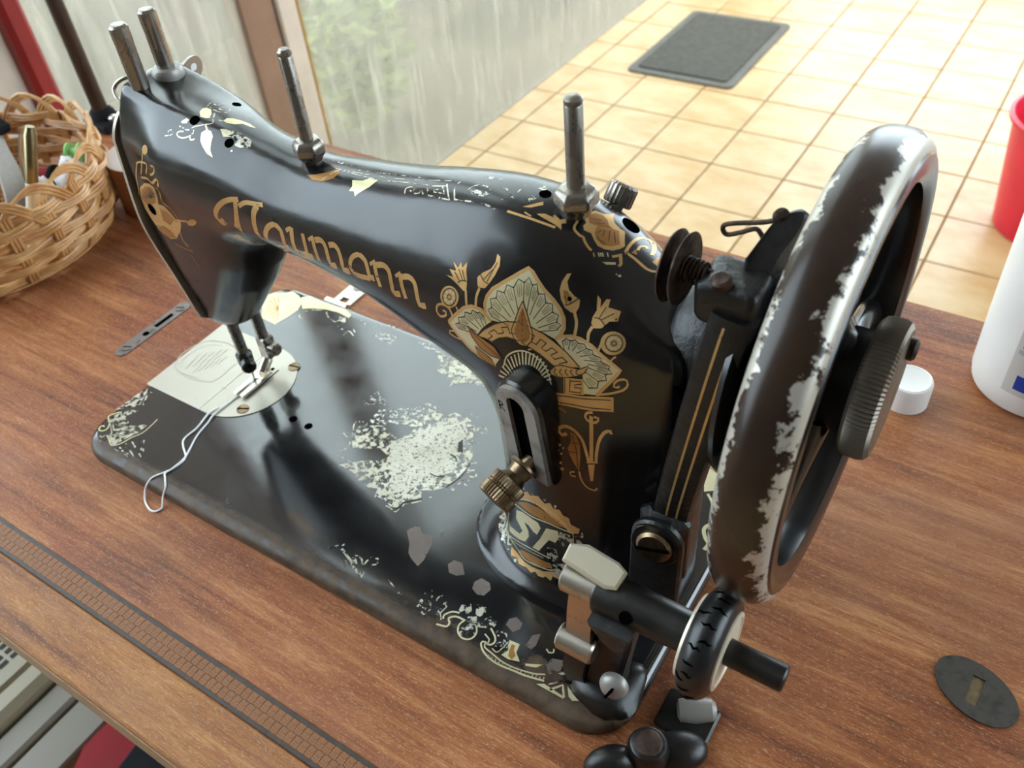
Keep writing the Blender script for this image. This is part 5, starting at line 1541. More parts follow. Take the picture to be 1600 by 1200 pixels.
 ('palmette', 'B', 'gold_line', 2, 0.41, '6409 2959 6406 2869 6492 2887 6497 2924 6442 2911 6443 2929 6495 2953 6490 2972 6415 2949'),
 ('palmette', 'B', 'gold_line', 2, 0.36, '6367 2953 6373 2846'),
 ('palmette', 'B', 'gold', 2, 0.0, '5994 3386 6032 3330 6063 3266 6097 3196 6096 3132 6053 3084 5998 3079 5944 3109 5923 3163 5949 3238 5973 3324'),
 ('palmette', 'B', 'gold_dark', 3, 0.0, '6000 3348 6027 3301 6051 3249 6075 3193 6075 3141 6044 3105 6004 3102 5966 3128 5950 3170 5968 3230 5985 3298'),
 ('palmette', 'B', 'gold_line', 3, 0.35, '5994 3386 6032 3330 6063 3266 6097 3196 6096 3132 6053 3084 5998 3079 5944 3109 5923 3163 5949 3238 5973 3324 5994 3386'),
 ('palmette', 'B', 'gold_line', 3, 0.35, '6004 3322 6022 3112'),
 ('palmette', 'B', 'gold_line', 3, 0.29, '6015 3225 5973 3245'),
 ('palmette', 'B', 'gold_line', 3, 0.29, '6015 3225 6050 3267'),
 ('palmette', 'B', 'gold_line', 3, 0.29, '6018 3188 5973 3206'),
 ('palmette', 'B', 'gold_line', 3, 0.29, '6018 3188 6057 3231'),
 ('palmette', 'B', 'gold_line', 3, 0.29, '6020 3150 5973 3168'),
 ('palmette', 'B', 'gold_line', 3, 0.29, '6020 3150 6063 3194'),
 ('palmette', 'B', 'gold_line', 3, 0.3, '6022 3112 5972 3129'),
 ('palmette', 'B', 'gold_line', 3, 0.29, '6022 3112 6068 3157'),
 ('palmette', 'B', 'gold_dark', 2, 0.0, '5502 3079 5602 3036 5757 2996 5831 2924 5714 2918 5604 2949 5532 3012'),
 ('palmette', 'B', 'gold_line', 3, 0.37, '5502 3079 5602 3036 5757 2996 5831 2924 5714 2918 5604 2949 5532 3012 5502 3079'),
 ('palmette', 'B', 'gold_line', 3, 0.31, '5523 3056 5675 2980 5813 2930'),
 ('palmette', 'B', 'gold_dark', 2, 0.0, '5556 2949 5632 2922 5710 2896 5742 2846 5649 2856 5573 2895'),
 ('palmette', 'B', 'gold_line', 3, 0.31, '5556 2949 5632 2922 5710 2896 5742 2846 5649 2856 5573 2895 5556 2949'),
 ('palmette', 'B', 'gold', 2, 0.0, '6251 2970 6290 3017 6337 3039 6403 3044 6470 3052 6543 3102 6511 3039 6461 3000 6378 2962 6305 2944 6261 2946'),
 ('palmette', 'B', 'gold_line', 3, 0.35, '6251 2970 6290 3017 6337 3039 6403 3044 6470 3052 6543 3102 6511 3039 6461 3000 6378 2962 6305 2944 6261 2946 6251 2970'),
 ('palmette', 'B', 'gold_line', 3, 0.35, '6297 3000 6293 2992 6289 2983 6286 2975 6285 2968 6289 2963 6296 2960 6304 2957 6311 2953'),
 ('palmette', 'B', 'gold_line', 3, 0.35, '6338 3011 6334 3004 6330 2996 6327 2988 6327 2982 6331 2977 6338 2974 6345 2971 6352 2967'),
 ('palmette', 'B', 'gold_line', 3, 0.35, '6378 3023 6375 3016 6371 3009 6368 3002 6368 2996 6372 2991 6378 2988 6386 2985 6393 2981'),
 ('palmette', 'B', 'gold_line', 3, 0.35, '6419 3034 6415 3028 6411 3021 6408 3015 6408 3010 6412 3005 6419 3002 6426 2998 6434 2995'),
 ('palmette', 'B', 'gold_line', 3, 0.35, '6459 3045 6456 3039 6452 3034 6449 3028 6449 3023 6453 3019 6459 3015 6467 3012 6474 3008'),
 ('palmette', 'B', 'gold', 0, 0.59, '6067 3062 6094 3075 6120 3084 6149 3084 6172 3077 6176 3057 6176 3050'),
 ('palmette', 'B', 'gold_pale', 0, 0.69, '5853 2786 5771 2789'),
 ('palmette', 'B', 'gold_pale', 0, 0.68, '5866 2810 5793 2829'),
 ('palmette', 'B', 'gold_pale', 0, 0.68, '5883 2835 5820 2868'),
 ('palmette', 'B', 'gold_pale', 0, 0.67, '5902 2858 5849 2905'),
 ('palmette', 'B', 'gold_pale', 0, 0.67, '5924 2879 5880 2939'),
 ('palmette', 'B', 'gold_pale', 0, 0.67, '5947 2898 5914 2969'),
 ('palmette', 'B', 'gold_pale', 0, 0.66, '5972 2915 5948 2994'),
 ('palmette', 'B', 'gold_pale', 0, 0.66, '5997 2930 5983 3016'),
 ('palmette', 'B', 'gold_pale', 0, 0.66, '6023 2941 6019 3032'),
 ('palmette', 'B', 'gold_pale', 0, 0.66, '6048 2949 6053 3043'),
 ('palmette', 'B', 'gold_pale', 0, 0.65, '6073 2954 6087 3048'),
 ('palmette', 'B', 'gold_pale', 0, 0.65, '6097 2955 6120 3049'),
 ('palmette', 'B', 'gold_pale', 0, 0.65, '6119 2953 6150 3043'),
 ('palmette', 'B', 'gold_pale', 0, 0.65, '6139 2947 6178 3033'),
 ('palmette', 'B', 'gold_pale', 0, 0.65, '6156 2938 6203 3017'),
 ('palmette', 'B', 'gold_pale', 0, 0.65, '6171 2927 6224 2997'),
 ('palmette', 'B', 'gold_pale', 0, 0.65, '6183 2912 6241 2972'),
 ('palmette', 'B', 'gold_pale', 0, 0.66, '6192 2895 6254 2944'),
 ('palmette', 'B', 'gold_pale', 0, 0.66, '6198 2876 6262 2912'),
 ('palmette', 'B', 'gold_pale', 0, 0.66, '6199 2855 6266 2877'),
 ('palmette', 'B', 'gold_pale', 0, 0.54, '5834 2872 5844 2895 5852 2918 5862 2940 5878 2961 5900 2981 5927 3000 5956 3017 5984 3029 6011 3038 6039 3043 6067 3044 6094 3042 6122 3035 6150 3024 6177 3010 6199 2994 6217 2974 6232 2952 6244 2929 6252 2906 6256 2885 6255 2864 6252 2843 6250 2822'),
 ('palmette', 'B', 'gold', 1, 0.0, '6214 2780 6255 2812 6382 2843 6505 2868 6737 2940 6742 2832 6570 2782 6384 2753 6240 2722 6206 2735'),
 ('palmette', 'B', 'gold_line', 2, 0.36, '6234 2781 6273 2793 6312 2805 6348 2816 6383 2825 6413 2832 6439 2836 6469 2841 6506 2850 6554 2863 6610 2880 6667 2897 6721 2913'),
 ('palmette', 'B', 'gold_line', 2, 0.36, '6233 2734 6271 2744 6307 2753 6344 2763 6384 2771 6428 2779 6476 2786 6524 2794 6570 2803 6611 2813 6650 2824 6687 2835 6724 2845'),
 ('palmette', 'B', 'gold_dark', 0, 0.86, '6222 2617 6234 2648 6252 2677 6270 2690 6292 2702 6314 2712 6333 2717 6360 2711 6384 2698'),
 ('palmette', 'B', 'gold_dark', 0, 0.61, '6251 2633 6262 2646 6273 2660 6284 2671 6293 2678 6300 2679 6307 2674 6313 2668 6319 2663'),
 ('palmette', 'B', 'gold', 0, 0.0, '5295 3392 5368 3392 5322 3441 5389 3443 5351 3504 5406 3470 5424 3514 5445 3479 5481 3528 5482 3467 5500 3401 5498 3320 5466 3320 5418 3347 5344 3379'),
 ('palmette', 'B', 'gold', 0, 1.09, '5492 3330 5502 3216'),
 ('palmette', 'B', 'gold_line', 2, 0.36, '5412 3365 5423 3371 5433 3378 5443 3385 5454 3389 5465 3392 5477 3393 5488 3393 5500 3394'),
 ('palmette', 'B', 'gold_line', 2, 0.3, '5432 3375 5379 3431'),
 ('palmette', 'B', 'gold_line', 2, 0.3, '5462 3387 5411 3462'),
 ('palmette', 'B', 'gold_line', 2, 0.3, '5481 3392 5445 3464'),
 ('palmette', 'B', 'gold', 0, 0.0, '5598 3391 5590 3446 5633 3491 5695 3533 5720 3586 5718 3649 5748 3633 5761 3573 5738 3498 5701 3431 5667 3386 5614 3379'),
 ('palmette', 'B', 'gold', 0, 1.07, '5591 3235 5592 3253 5592 3271 5593 3289 5595 3307 5600 3325 5606 3342 5613 3359 5619 3376'),
 ('palmette', 'B', 'gold_line', 2, 0.41, '5610 3476 5620 3465 5630 3454 5640 3443 5650 3435 5661 3430 5673 3428 5684 3426 5695 3424'),
 ('palmette', 'B', 'gold_line', 2, 0.29, '5648 3446 5709 3531'),
 ('palmette', 'B', 'gold_line', 2, 0.29, '5679 3437 5736 3590'),
 ('palmette', 'B', 'gold', 0, 0.0, '5422 3274 5421 3246 5409 3218 5387 3192 5356 3173 5322 3161 5288 3159 5260 3167 5241 3185 5232 3209 5234 3238 5247 3266 5269 3292 5297 3311 5329 3322 5361 3323 5389 3315 5410 3298'),
 ('palmette', 'B', 'gold_line', 2, 0.37, '5398 3259 5394 3238 5382 3217 5364 3199 5341 3185 5317 3178 5295 3178 5276 3184 5263 3197 5258 3215 5260 3236 5268 3257 5283 3277 5303 3292 5325 3303 5347 3306 5368 3303 5384 3293 5395 3278 5398 3259'),
 ('palmette', 'B', 'gold_pale', 2, 0.0, '5389 3249 5384 3238 5372 3232 5360 3233 5356 3241 5361 3251 5373 3257 5384 3256'),
 ('palmette', 'B', 'gold_pale', 2, 0.0, '5368 3218 5363 3208 5351 3201 5339 3202 5335 3210 5340 3220 5353 3227 5364 3226'),
 ('palmette', 'B', 'gold_pale', 2, 0.0, '5334 3204 5328 3194 5315 3187 5304 3188 5299 3196 5306 3206 5318 3213 5330 3212'),
 ('palmette', 'B', 'gold_pale', 2, 0.0, '5306 3215 5300 3204 5288 3198 5276 3199 5272 3206 5278 3217 5290 3223 5302 3222'),
 ('palmette', 'B', 'gold_pale', 2, 0.0, '5302 3244 5296 3233 5284 3227 5272 3228 5268 3236 5273 3246 5286 3252 5297 3251'),
 ('palmette', 'B', 'gold_pale', 2, 0.0, '5322 3274 5317 3264 5305 3257 5293 3258 5289 3266 5294 3276 5306 3283 5317 3282'),
 ('palmette', 'B', 'gold_pale', 2, 0.0, '5355 3288 5350 3278 5339 3271 5327 3272 5323 3280 5327 3290 5339 3296 5351 3295'),
 ('palmette', 'B', 'gold_pale', 2, 0.0, '5383 3277 5378 3267 5366 3261 5355 3262 5350 3269 5355 3279 5367 3286 5378 3285'),
 ('palmette', 'B', 'gold_line', 2, 0.31, '5350 3247 5345 3235 5331 3226 5317 3224 5308 3231 5309 3243 5319 3255 5334 3260 5346 3257 5350 3247'),
 ('palmette', 'B', 'gold', 0, 0.74, '5394 3189 5416 3143'),
 ('palmette', 'B', 'gold', 0, 0.88, '5346 3103 5337 3130 5323 3153 5293 3167 5275 3170 5241 3170 5223 3166 5193 3152 5177 3129 5173 3106 5185 3086 5207 3075 5239 3082 5256 3089 5275 3103 5277 3124 5253 3125 5243 3125'),
 ('palmette', 'B', 'gold', 0, 0.57, '5396 2954 5365 2955 5334 2956 5300 2963 5276 2971 5287 2991 5310 2995 5339 2998'),
 ('palmette', 'B', 'gold', 0, 0.0, '6260 3663 6286 3677 6277 3613 6303 3563 6350 3533 6394 3520 6401 3470 6388 3429 6355 3418 6305 3436 6267 3482 6242 3543 6242 3601'),
 ('palmette', 'B', 'gold_dark', 2, 0.0, '6267 3551 6294 3549 6325 3519 6313 3475 6281 3498'),
 ('palmette', 'B', 'gold', 0, 1.14, '6376 3430 6385 3412 6395 3395 6403 3378 6409 3358 6412 3336 6412 3312 6411 3287 6409 3262'),
 ('palmette', 'B', 'gold_line', 2, 0.34, '6304 3451 6313 3458 6322 3464 6332 3470 6341 3479 6351 3489 6361 3501 6370 3514 6380 3526'),
 ('palmette', 'B', 'gold_line', 2, 0.28, '6311 3463 6273 3542'),
 ('palmette', 'B', 'gold_line', 2, 0.28, '6335 3480 6294 3549'),
 ('palmette', 'B', 'gold', 0, 0.0, '6496 3590 6528 3569 6545 3511 6561 3583 6587 3590 6595 3532 6681 3535 6690 3460 6638 3442 6598 3380 6547 3364 6515 3391 6514 3436 6527 3488'),
 ('palmette', 'B', 'gold', 0, 1.13, '6533 3373 6527 3361 6521 3348 6516 3335 6512 3322 6511 3308 6512 3293 6514 3279 6516 3264'),
 ('palmette', 'B', 'gold_line', 2, 0.34, '6526 3435 6537 3436 6547 3438 6558 3438 6569 3436 6580 3431 6592 3423 6603 3413 6615 3405'),
 ('palmette', 'B', 'gold_line', 2, 0.28, '6561 3440 6582 3530'),
 ('palmette', 'B', 'gold_line', 2, 0.28, '6579 3434 6649 3505'),
 ('palmette', 'B', 'gold', 0, 0.0, '6786 3336 6787 3308 6777 3280 6757 3254 6729 3236 6698 3225 6667 3225 6641 3235 6621 3254 6612 3279 6612 3307 6623 3336 6642 3361 6668 3379 6696 3389 6726 3389 6752 3379 6773 3361'),
 ('palmette', 'B', 'gold_line', 2, 0.34, '6766 3329 6767 3311 6761 3292 6749 3275 6732 3261 6712 3253 6692 3251 6674 3256 6659 3266 6650 3281 6647 3299 6650 3318 6659 3337 6673 3352 6690 3362 6709 3367 6728 3366 6745 3359 6758 3346 6766 3329'),
 ('palmette', 'B', 'gold_pale', 2, 0.0, '6758 3327 6756 3318 6749 3312 6740 3312 6735 3319 6736 3327 6744 3333 6753 3333'),
 ('palmette', 'B', 'gold_pale', 2, 0.0, '6755 3303 6753 3295 6746 3289 6737 3289 6732 3295 6734 3304 6741 3310 6750 3309'),
 ('palmette', 'B', 'gold_pale', 2, 0.0, '6739 3284 6736 3275 6728 3269 6719 3269 6715 3276 6717 3284 6725 3290 6734 3290'),
 ('palmette', 'B', 'gold_pale', 2, 0.0, '6714 3276 6712 3267 6704 3261 6695 3261 6690 3268 6692 3276 6701 3282 6710 3282'),
 ('palmette', 'B', 'gold_pale', 2, 0.0, '6692 3282 6690 3273 6682 3268 6673 3268 6668 3274 6670 3283 6679 3289 6688 3288'),
 ('palmette', 'B', 'gold_pale', 2, 0.0, '6681 3301 6679 3292 6671 3286 6662 3286 6657 3293 6659 3301 6667 3307 6676 3307'),
 ('palmette', 'B', 'gold_pale', 2, 0.0, '6684 3324 6682 3316 6675 3310 6665 3310 6660 3316 6662 3325 6670 3331 6679 3330'),
 ('palmette', 'B', 'gold_pale', 2, 0.0, '6700 3344 6699 3335 6691 3329 6682 3329 6677 3336 6678 3344 6686 3350 6695 3350'),
 ('palmette', 'B', 'gold_pale', 2, 0.0, '6723 3352 6722 3343 6714 3337 6706 3337 6700 3344 6702 3352 6709 3358 6718 3358'),
 ('palmette', 'B', 'gold_pale', 2, 0.0, '6745 3345 6744 3336 6736 3331 6728 3331 6722 3337 6724 3346 6731 3352 6740 3351'),
 ('palmette', 'B', 'gold_line', 2, 0.28, '6724 3315 6723 3304 6714 3296 6703 3294 6694 3300 6692 3310 6698 3320 6708 3325 6718 3323 6724 3315'),
 ('palmette', 'B', 'gold', 0, 0.79, '6604 3224 6606 3234 6609 3243 6611 3252 6614 3263 6617 3274 6621 3287 6624 3299 6628 3312'),
 ('palmette', 'B', 'gold', 0, 0.75, '6608 2911 6637 2924 6665 2936 6693 2948 6718 2961 6743 2975 6768 2990 6790 3005 6807 3019 6826 3045 6832 3068 6822 3090 6803 3091 6775 3079 6753 3062 6736 3040 6735 3015 6760 3017 6774 3032'),
 ('palmette', 'B', 'gold', 0, 0.57, '6695 3176 6699 3183 6704 3190 6709 3197 6713 3204 6719 3210 6724 3215 6729 3219 6735 3224'),
 ('pendant', 'B', 'gold', 0, 1.48, '6578 2742 6579 2700 6581 2658 6582 2614 6582 2569 6582 2522 6582 2473 6581 2422 6580 2372'),
 ('pendant', 'B', 'gold', 0, 0.9, '6589 2773 6566 2765 6546 2756 6534 2738 6532 2720 6545 2704 6567 2694 6592 2696 6616 2707 6631 2727 6635 2745 6609 2744 6599 2742'),
 ('pendant', 'B', 'gold', 0, 1.24, '6386 2537 6367 2522 6349 2511 6326 2524 6321 2547 6331 2564 6355 2582 6387 2594 6418 2593 6450 2582 6467 2572 6483 2559 6498 2544 6511 2527 6521 2507 6529 2483 6536 2459 6542 2437 6547 2418 6556 2384 6560 2366'),
 ('pendant', 'B', 'gold', 0, 1.17, '6617 2386 6619 2410 6620 2434 6622 2457 6624 2481 6628 2506 6632 2531 6637 2556 6644 2579 6652 2601 6662 2621 6673 2640 6684 2655 6706 2673 6724 2680 6731 2657'),
 ('pendant', 'B', 'gold', 0, 0.76, '6544 2358 6630 2391'),
 ('pendant', 'B', 'gold', 0, 0.0, '6552 2344 6608 2366 6590 2216 6570 2208'),
 ('pendant', 'B', 'gold_dark', 0, 0.0, '6416 2559 6460 2550 6492 2484 6494 2392 6480 2262 6442 2305 6405 2372 6391 2419 6421 2483'),
 ('pendant', 'B', 'gold_line', 2, 0.38, '6428 2538 6436 2516 6445 2495 6453 2473 6459 2445 6463 2411 6466 2371 6468 2330 6470 2288'),
 ('pendant', 'B', 'gold_line', 2, 0.32, '6399 2396 6471 2410'),
 ('pendant', 'B', 'gold_line', 2, 0.31, '6427 2473 6479 2492'),
 ('pendant', 'B', 'gold', 0, 0.65, '6440 2238 6419 2230 6402 2214 6411 2193 6438 2199 6449 2202'),
 ('pendant', 'B', 'gold', 0, 0.78, '6480 2257 6483 2239 6486 2221 6490 2203 6505 2173 6527 2149 6556 2136 6575 2135 6605 2138 6618 2158 6621 2166'),
 ('pendant', 'B', 'gold', 0, 0.0, '6314 2437 6309 2426 6298 2420 6289 2423 6290 2433 6299 2443 6310 2445'),
 ('pendant', 'B', 'gold', 0, 0.0, '6338 2426 6333 2415 6323 2409 6314 2412 6315 2423 6324 2432 6334 2434'),
 ('pendant', 'B', 'gold', 0, 0.0, '6321 2377 6316 2367 6307 2362 6299 2365 6300 2374 6308 2383 6317 2384'),
 ('pendant', 'B', 'gold', 0, 0.0, '6344 2355 6340 2346 6331 2341 6325 2344 6325 2352 6332 2360 6340 2361'),
 ('pendant', 'B', 'gold', 0, 0.0, '6337 2275 6332 2263 6321 2257 6312 2260 6313 2271 6322 2281 6333 2283'),
 ('pendant', 'B', 'gold', 0, 0.0, '6353 2229 6346 2213 6331 2204 6319 2208 6320 2223 6333 2237 6347 2239'),
 ('pendant', 'B', 'gold', 0, 0.0, '6314 2297 6311 2289 6303 2284 6297 2287 6298 2294 6304 2301 6311 2302'),
 ('pendant', 'B', 'gold', 0, 0.0, '6361 2408 6357 2401 6350 2397 6345 2399 6345 2406 6351 2412 6358 2413'),
 ('medallion', 'B', 'gold', 0, 0.0, '5183 1335 5125 1420 5113 1455 5696 1755 5761 1819 5786 1790 5831 1844 5879 1816 5944 1857 5986 1836 6073 1868 6109 1840 6142 1824 6200 1857 6224 1815 6290 1826 6319 1785 6373 1782 6387 1726 6467 1715 6454 1664 6401 1641 6249 1702 6122 1753 5992 1785 5859 1763 5714 1699 5614 1606 5329 1351 5259 1309'),
 ('medallion', 'B', 'gold_worn', 0, 0.0, '5179 1304 5242 1321 5444 1312 5495 1228 5592 1189 5630 1139 5563 1104 5495 1100 5381 1142 5303 1183 5265 1234'),
 ('medallion', 'B', 'gold_dark', 0, 0.0, '5778 1681 5931 1745 6063 1754 6178 1733 6267 1710 6335 1667 6247 1655 6135 1651 5990 1645 5872 1660'),
 ('medallion', 'B', 'gold_pale', 0, 0.68, '5665 1629 5712 1660 5752 1688 5790 1713 5829 1733 5867 1749 5906 1761 5943 1770 5980 1776 6017 1779 6054 1780 6089 1779 6124 1776 6158 1771 6192 1765 6224 1757 6252 1748 6275 1737 6295 1725 6312 1712 6328 1700 6350 1677 6368 1654'),
 ('medallion', 'B', 'gold_pale', 0, 0.69, '5676 1634 5729 1638 5775 1638 5817 1636 5856 1634 5893 1632 5928 1628 5963 1626 5999 1626 6037 1628 6076 1633 6115 1637 6153 1641 6191 1642 6229 1642 6266 1642 6300 1642 6329 1643 6357 1644 6383 1644 6409 1645'),
 ('medallion', 'B', 'gold_pale', 0, 0.65, '5642 1623 5624 1586 5604 1548 5584 1508 5562 1465 5534 1414 5472 1342 5459 1296 5475 1268 5498 1245 5524 1225 5552 1208 5580 1193 5610 1182 5641 1175 5673 1168 5705 1159 5737 1143 5769 1125 5802 1107 5837 1097 5876 1094 5917 1097 5958 1103 5996 1108 6031 1112 6066 1117 6098 1122 6125 1128 6147 1134 6164 1142 6196 1157'),
 ('medallion', 'B', 'gold_pale', 0, 0.64, '5567 1206 5639 1224 5703 1238 5757 1247 5806 1253 5852 1258 5896 1263 5936 1266 5972 1268 6006 1269 6037 1268 6066 1268 6092 1268 6115 1270 6135 1272 6153 1275 6173 1278'),
 ('medallion', 'B', 'gold_pale', 0, 0.34, '5603 1185 5659 1196 5712 1205 5759 1211 5803 1216 5844 1221 5884 1225 5922 1228 5958 1231 5993 1233 6026 1235 6059 1237 6090 1237'),
 ('medallion', 'B', 'gold_pale', 0, 0.36, '6405 1638 6407 1542'),
 ('medallion', 'B', 'gold_pale', 1, 0.0, '5758 1589 5854 1615 5941 1608 6050 1594 6078 1551 6030 1462 5987 1470 5932 1510 5871 1519 5921 1448 5923 1391 5866 1309 5795 1287 5698 1277 5563 1265 5573 1331 5689 1352 5787 1353 5834 1406 5782 1457 5739 1494'),
 ('medallion', 'B', 'gold_pale', 1, 0.0, '6140 1579 6263 1607 6268 1536 6229 1470 6163 1468 6131 1424 6040 1292 5962 1293 6060 1429'),
 ('medallion', 'B', 'gold_worn', 1, 0.0, '6280 1606 6408 1617 6398 1538 6320 1474 6238 1465'),
 ('medallion', 'B', 'gold_worn', 1, 0.0, '6138 1379 6236 1406 6251 1326 6201 1252 6132 1258'),
 ('medallion', 'B', 'gold_dark', 0, 0.0, '5722 1142 5815 1187 5968 1206 6088 1206 6170 1217 6187 1169 6084 1127 5950 1109 5850 1114'),
 ('medallion', 'B', 'gold', 0, 0.0, '5624 1126 5724 1108 5840 1067 5950 1064 6082 1086 6195 1138 6300 1159 6261 1078 6184 1081 6167 1022 6105 1041 6081 1014 6024 1006 5987 1033 5936 997 5871 1024 5824 1014 5773 1013 5728 1050 5646 1038 5624 1076'),
 ('medallion', 'B', 'gold_worn', 1, 0.0, '6189 1216 6304 1282 6366 1271 6290 1134 6204 1091'),
 ('medallion', 'B', 'gold_worn', 1, 0.0, '6417 1620 6497 1664 6479 1545 6439 1556'),
 ('medallion', 'B', 'gold_worn', 1, 0.0, '5811 1840 5801 1824 5782 1810 5765 1808 5759 1818 5769 1835 5789 1848 5806 1850'),
 ('medallion', 'B', 'gold_worn', 1, 0.0, '5918 1868 5910 1852 5895 1841 5881 1840 5876 1850 5884 1866 5900 1878 5914 1879'),
 ('medallion', 'B', 'gold_worn', 1, 0.0, '6031 1872 6024 1857 6011 1846 5999 1846 5995 1857 6002 1872 6015 1883 6027 1883'),
 ('medallion', 'B', 'gold_worn', 1, 0.0, '6157 1872 6152 1858 6141 1848 6130 1848 6126 1859 6132 1874 6143 1883 6154 1883'),
 ('medallion', 'B', 'gold_worn', 1, 0.0, '6262 1849 6257 1835 6247 1825 6237 1826 6233 1837 6238 1851 6249 1861 6259 1860'),
 ('medallion', 'B', 'gold_worn', 1, 0.0, '6360 1808 6356 1793 6346 1784 6337 1785 6333 1796 6338 1811 6348 1820 6357 1819'),
 ('medallion', 'B', 'gold_worn', 1, 0.0, '6504 1684 6500 1669 6491 1660 6482 1661 6478 1673 6482 1687 6491 1697 6500 1695'),
 ('medallion', 'B', 'gold_worn', 1, 0.0, '5126 1420 5133 1409 5126 1400 5110 1399 5094 1407 5088 1418 5094 1427 5110 1428'),
 ('medallion', 'B', 'gold_worn', 1, 0.0, '5173 1348 5179 1337 5171 1328 5155 1327 5139 1334 5132 1345 5140 1354 5156 1355'),
 ('medallion', 'B', 'gold_worn', 1, 0.0, '5463 1123 5464 1110 5453 1099 5435 1096 5422 1103 5419 1116 5431 1127 5449 1130'),
 ('medallion', 'B', 'gold_worn', 1, 0.0, '5601 1069 5600 1055 5588 1044 5572 1041 5561 1050 5561 1063 5573 1075 5590 1078'),
 ('medallion', 'B', 'gold_worn', 1, 0.0, '5736 1029 5734 1014 5723 1003 5708 1002 5698 1011 5699 1025 5711 1037 5727 1039'),
 ('medallion', 'B', 'gold_worn', 1, 0.0, '5873 1005 5871 990 5860 979 5847 978 5838 987 5840 1002 5851 1014 5865 1015'),
 ('medallion', 'B', 'gold_worn', 1, 0.0, '6007 1002 6004 987 5994 976 5982 976 5974 986 5977 1001 5988 1013 6000 1013'),
 ('shoulder', 'B', 'gold', 0, 0.0, '6169 4102 6176 4134 6201 4175 6244 4174 6265 4174 6295 4212 6317 4172 6362 4129 6413 4102 6442 4096 6503 3989 6493 3961 6461 3926 6416 3914 6366 3921 6331 3949 6287 3993 6236 3998 6212 4030 6219 4056'),
 ('shoulder', 'B', 'gold_dark', 1, 0.0, '6194 4110 6211 4153 6259 4160 6307 4136 6342 4098 6377 4082 6414 4085 6473 3986 6439 3950 6383 3939 6334 3965 6302 4006 6288 4067 6248 4062'),
 ('shoulder', 'B', 'gold_line', 2, 0.23, '6329 4042 6317 4007'),
 ('shoulder', 'B', 'gold_line', 2, 0.23, '6344 4051 6358 3998'),
 ('shoulder', 'B', 'gold_line', 2, 0.23, '6371 4058 6408 3980'),
 ('shoulder', 'B', 'gold_line', 2, 0.23, '6396 4065 6446 3986'),
 ('shoulder', 'B', 'gold_line', 2, 0.23, '6369 3967 6404 3949'),
 ('shoulder', 'B', 'gold_line', 2, 0.23, '6326 3989 6377 3951'),
 ('shoulder', 'B', 'gold_line', 2, 0.23, '6234 4103 6285 4114'),
 ('shoulder', 'B', 'gold_line', 2, 0.23, '6265 4079 6316 4099'),
 ('shoulder', 'B', 'gold', 0, 0.85, '6138 4076 6159 4060 6165 4032 6165 4010 6172 3988 6188 3973 6215 3958 6235 3950 6256 3948 6273 3929 6290 3912 6314 3893 6331 3882 6347 3876'),
 ('shoulder', 'B', 'gold', 0, 0.96, '6476 3882 6502 3902 6511 3920 6543 3855 6540 3833'),
 ('shoulder', 'B', 'gold_pale', 0, 0.0, '6438 3822 6512 3853 6519 3836 6470 3814'),
 ('shoulder', 'B', 'gold_pale', 0, 0.0, '6581 3774 6581 3767 6576 3761 6568 3761 6562 3766 6563 3773 6568 3778 6576 3779'),
 ('shoulder', 'B', 'gold_pale', 0, 0.0, '6555 3775 6556 3770 6553 3766 6548 3767 6545 3771 6545 3776 6547 3779 6552 3779'),
 ('shoulder', 'B', 'gold_pale', 0, 0.34, '6363 3864 6380 3839'),
 ('shoulder', 'B', 'gold_pale', 0, 0.34, '6391 3876 6409 3851'),
 ('shoulder', 'B', 'gold_pale', 0, 0.34, '6402 3881 6420 3856'),
 ('shoulder', 'B', 'gold_pale', 0, 0.34, '6413 3886 6431 3861'),
 ('shoulder', 'B', 'gold_pale', 0, 0.34, '6439 3898 6456 3872'),
 ('shoulder', 'B', 'gold', 0, 0.93, '6528 3948 6524 3973 6521 4000 6519 4034 6520 4067 6526 4092 6534 4110 6555 4118 6574 4111 6598 4092 6618 4072 6632 4051 6642 4031 6648 4012 6650 4003'),
 ('shoulder', 'B', 'gold', 0, 0.92, '6528 3948 6563 3938 6596 3926 6628 3911 6659 3897 6686 3887 6712 3885 6740 3896 6768 3913'),
 ('shoulder', 'B', 'gold', 0, 0.75, '6574 3997 6569 4016 6569 4040 6587 4051 6605 4040'),
 ('shoulder', 'B', 'gold_dark', 0, 0.0, '6684 3952 6683 4004 6683 4048 6740 3969 6712 3939'),
 ('shoulder', 'B', 'gold_dark', 0, 0.0, '6555 3961 6561 4004 6589 3959'),
 ('shoulder', 'B', 'gold_worn', 0, 0.39, '6073 4284 6074 4294 6071 4307'),
 ('arm_top', 'B', 'gold_dark', 0, 0.0, '3563 3829 3649 3854 3738 3897 3817 3954 3879 3929 3859 3861 3771 3812 3653 3798'),
 ('arm_top', 'B', 'gold_pale', 0, 0.36, '3732 3807 3755 3835 3776 3864 3794 3891 3809 3913 3821 3928 3832 3937 3842 3944 3852 3952'),
 ('arm_top', 'B', 'gold_pale', 0, 0.0, '4066 3890 4172 3908 4221 3943 4320 3947 4286 3871 4205 3788 4191 3762 4155 3801 4100 3792 4107 3839'),
 ('arm_top', 'B', 'gold_ghost', 0, 0.88, '3664 4026 3707 4023 3750 4021 3793 4018 3834 4017 3872 4018 3908 4020 3943 4022 3979 4024'),
 ('arm_top', 'B', 'gold_worn', 0, 0.35, '3773 3954 3881 3958 3988 3962 4091 3967 4190 3973 4282 3980 4369 3987 4460 3997 4562 4010 4684 4028 4817 4049 4947 4073 5068 4096'),
 ('arm_top', 'B', 'gold_worn', 0, 0.41, '3879 3948 3988 3948 4095 3947 4199 3948 4296 3951 4386 3958 4472 3968 4551 3978 4627 3987 4697 3993 4760 3998 4817 4003 4869 4009 4916 4015 4957 4022 4995 4029 5033 4036'),
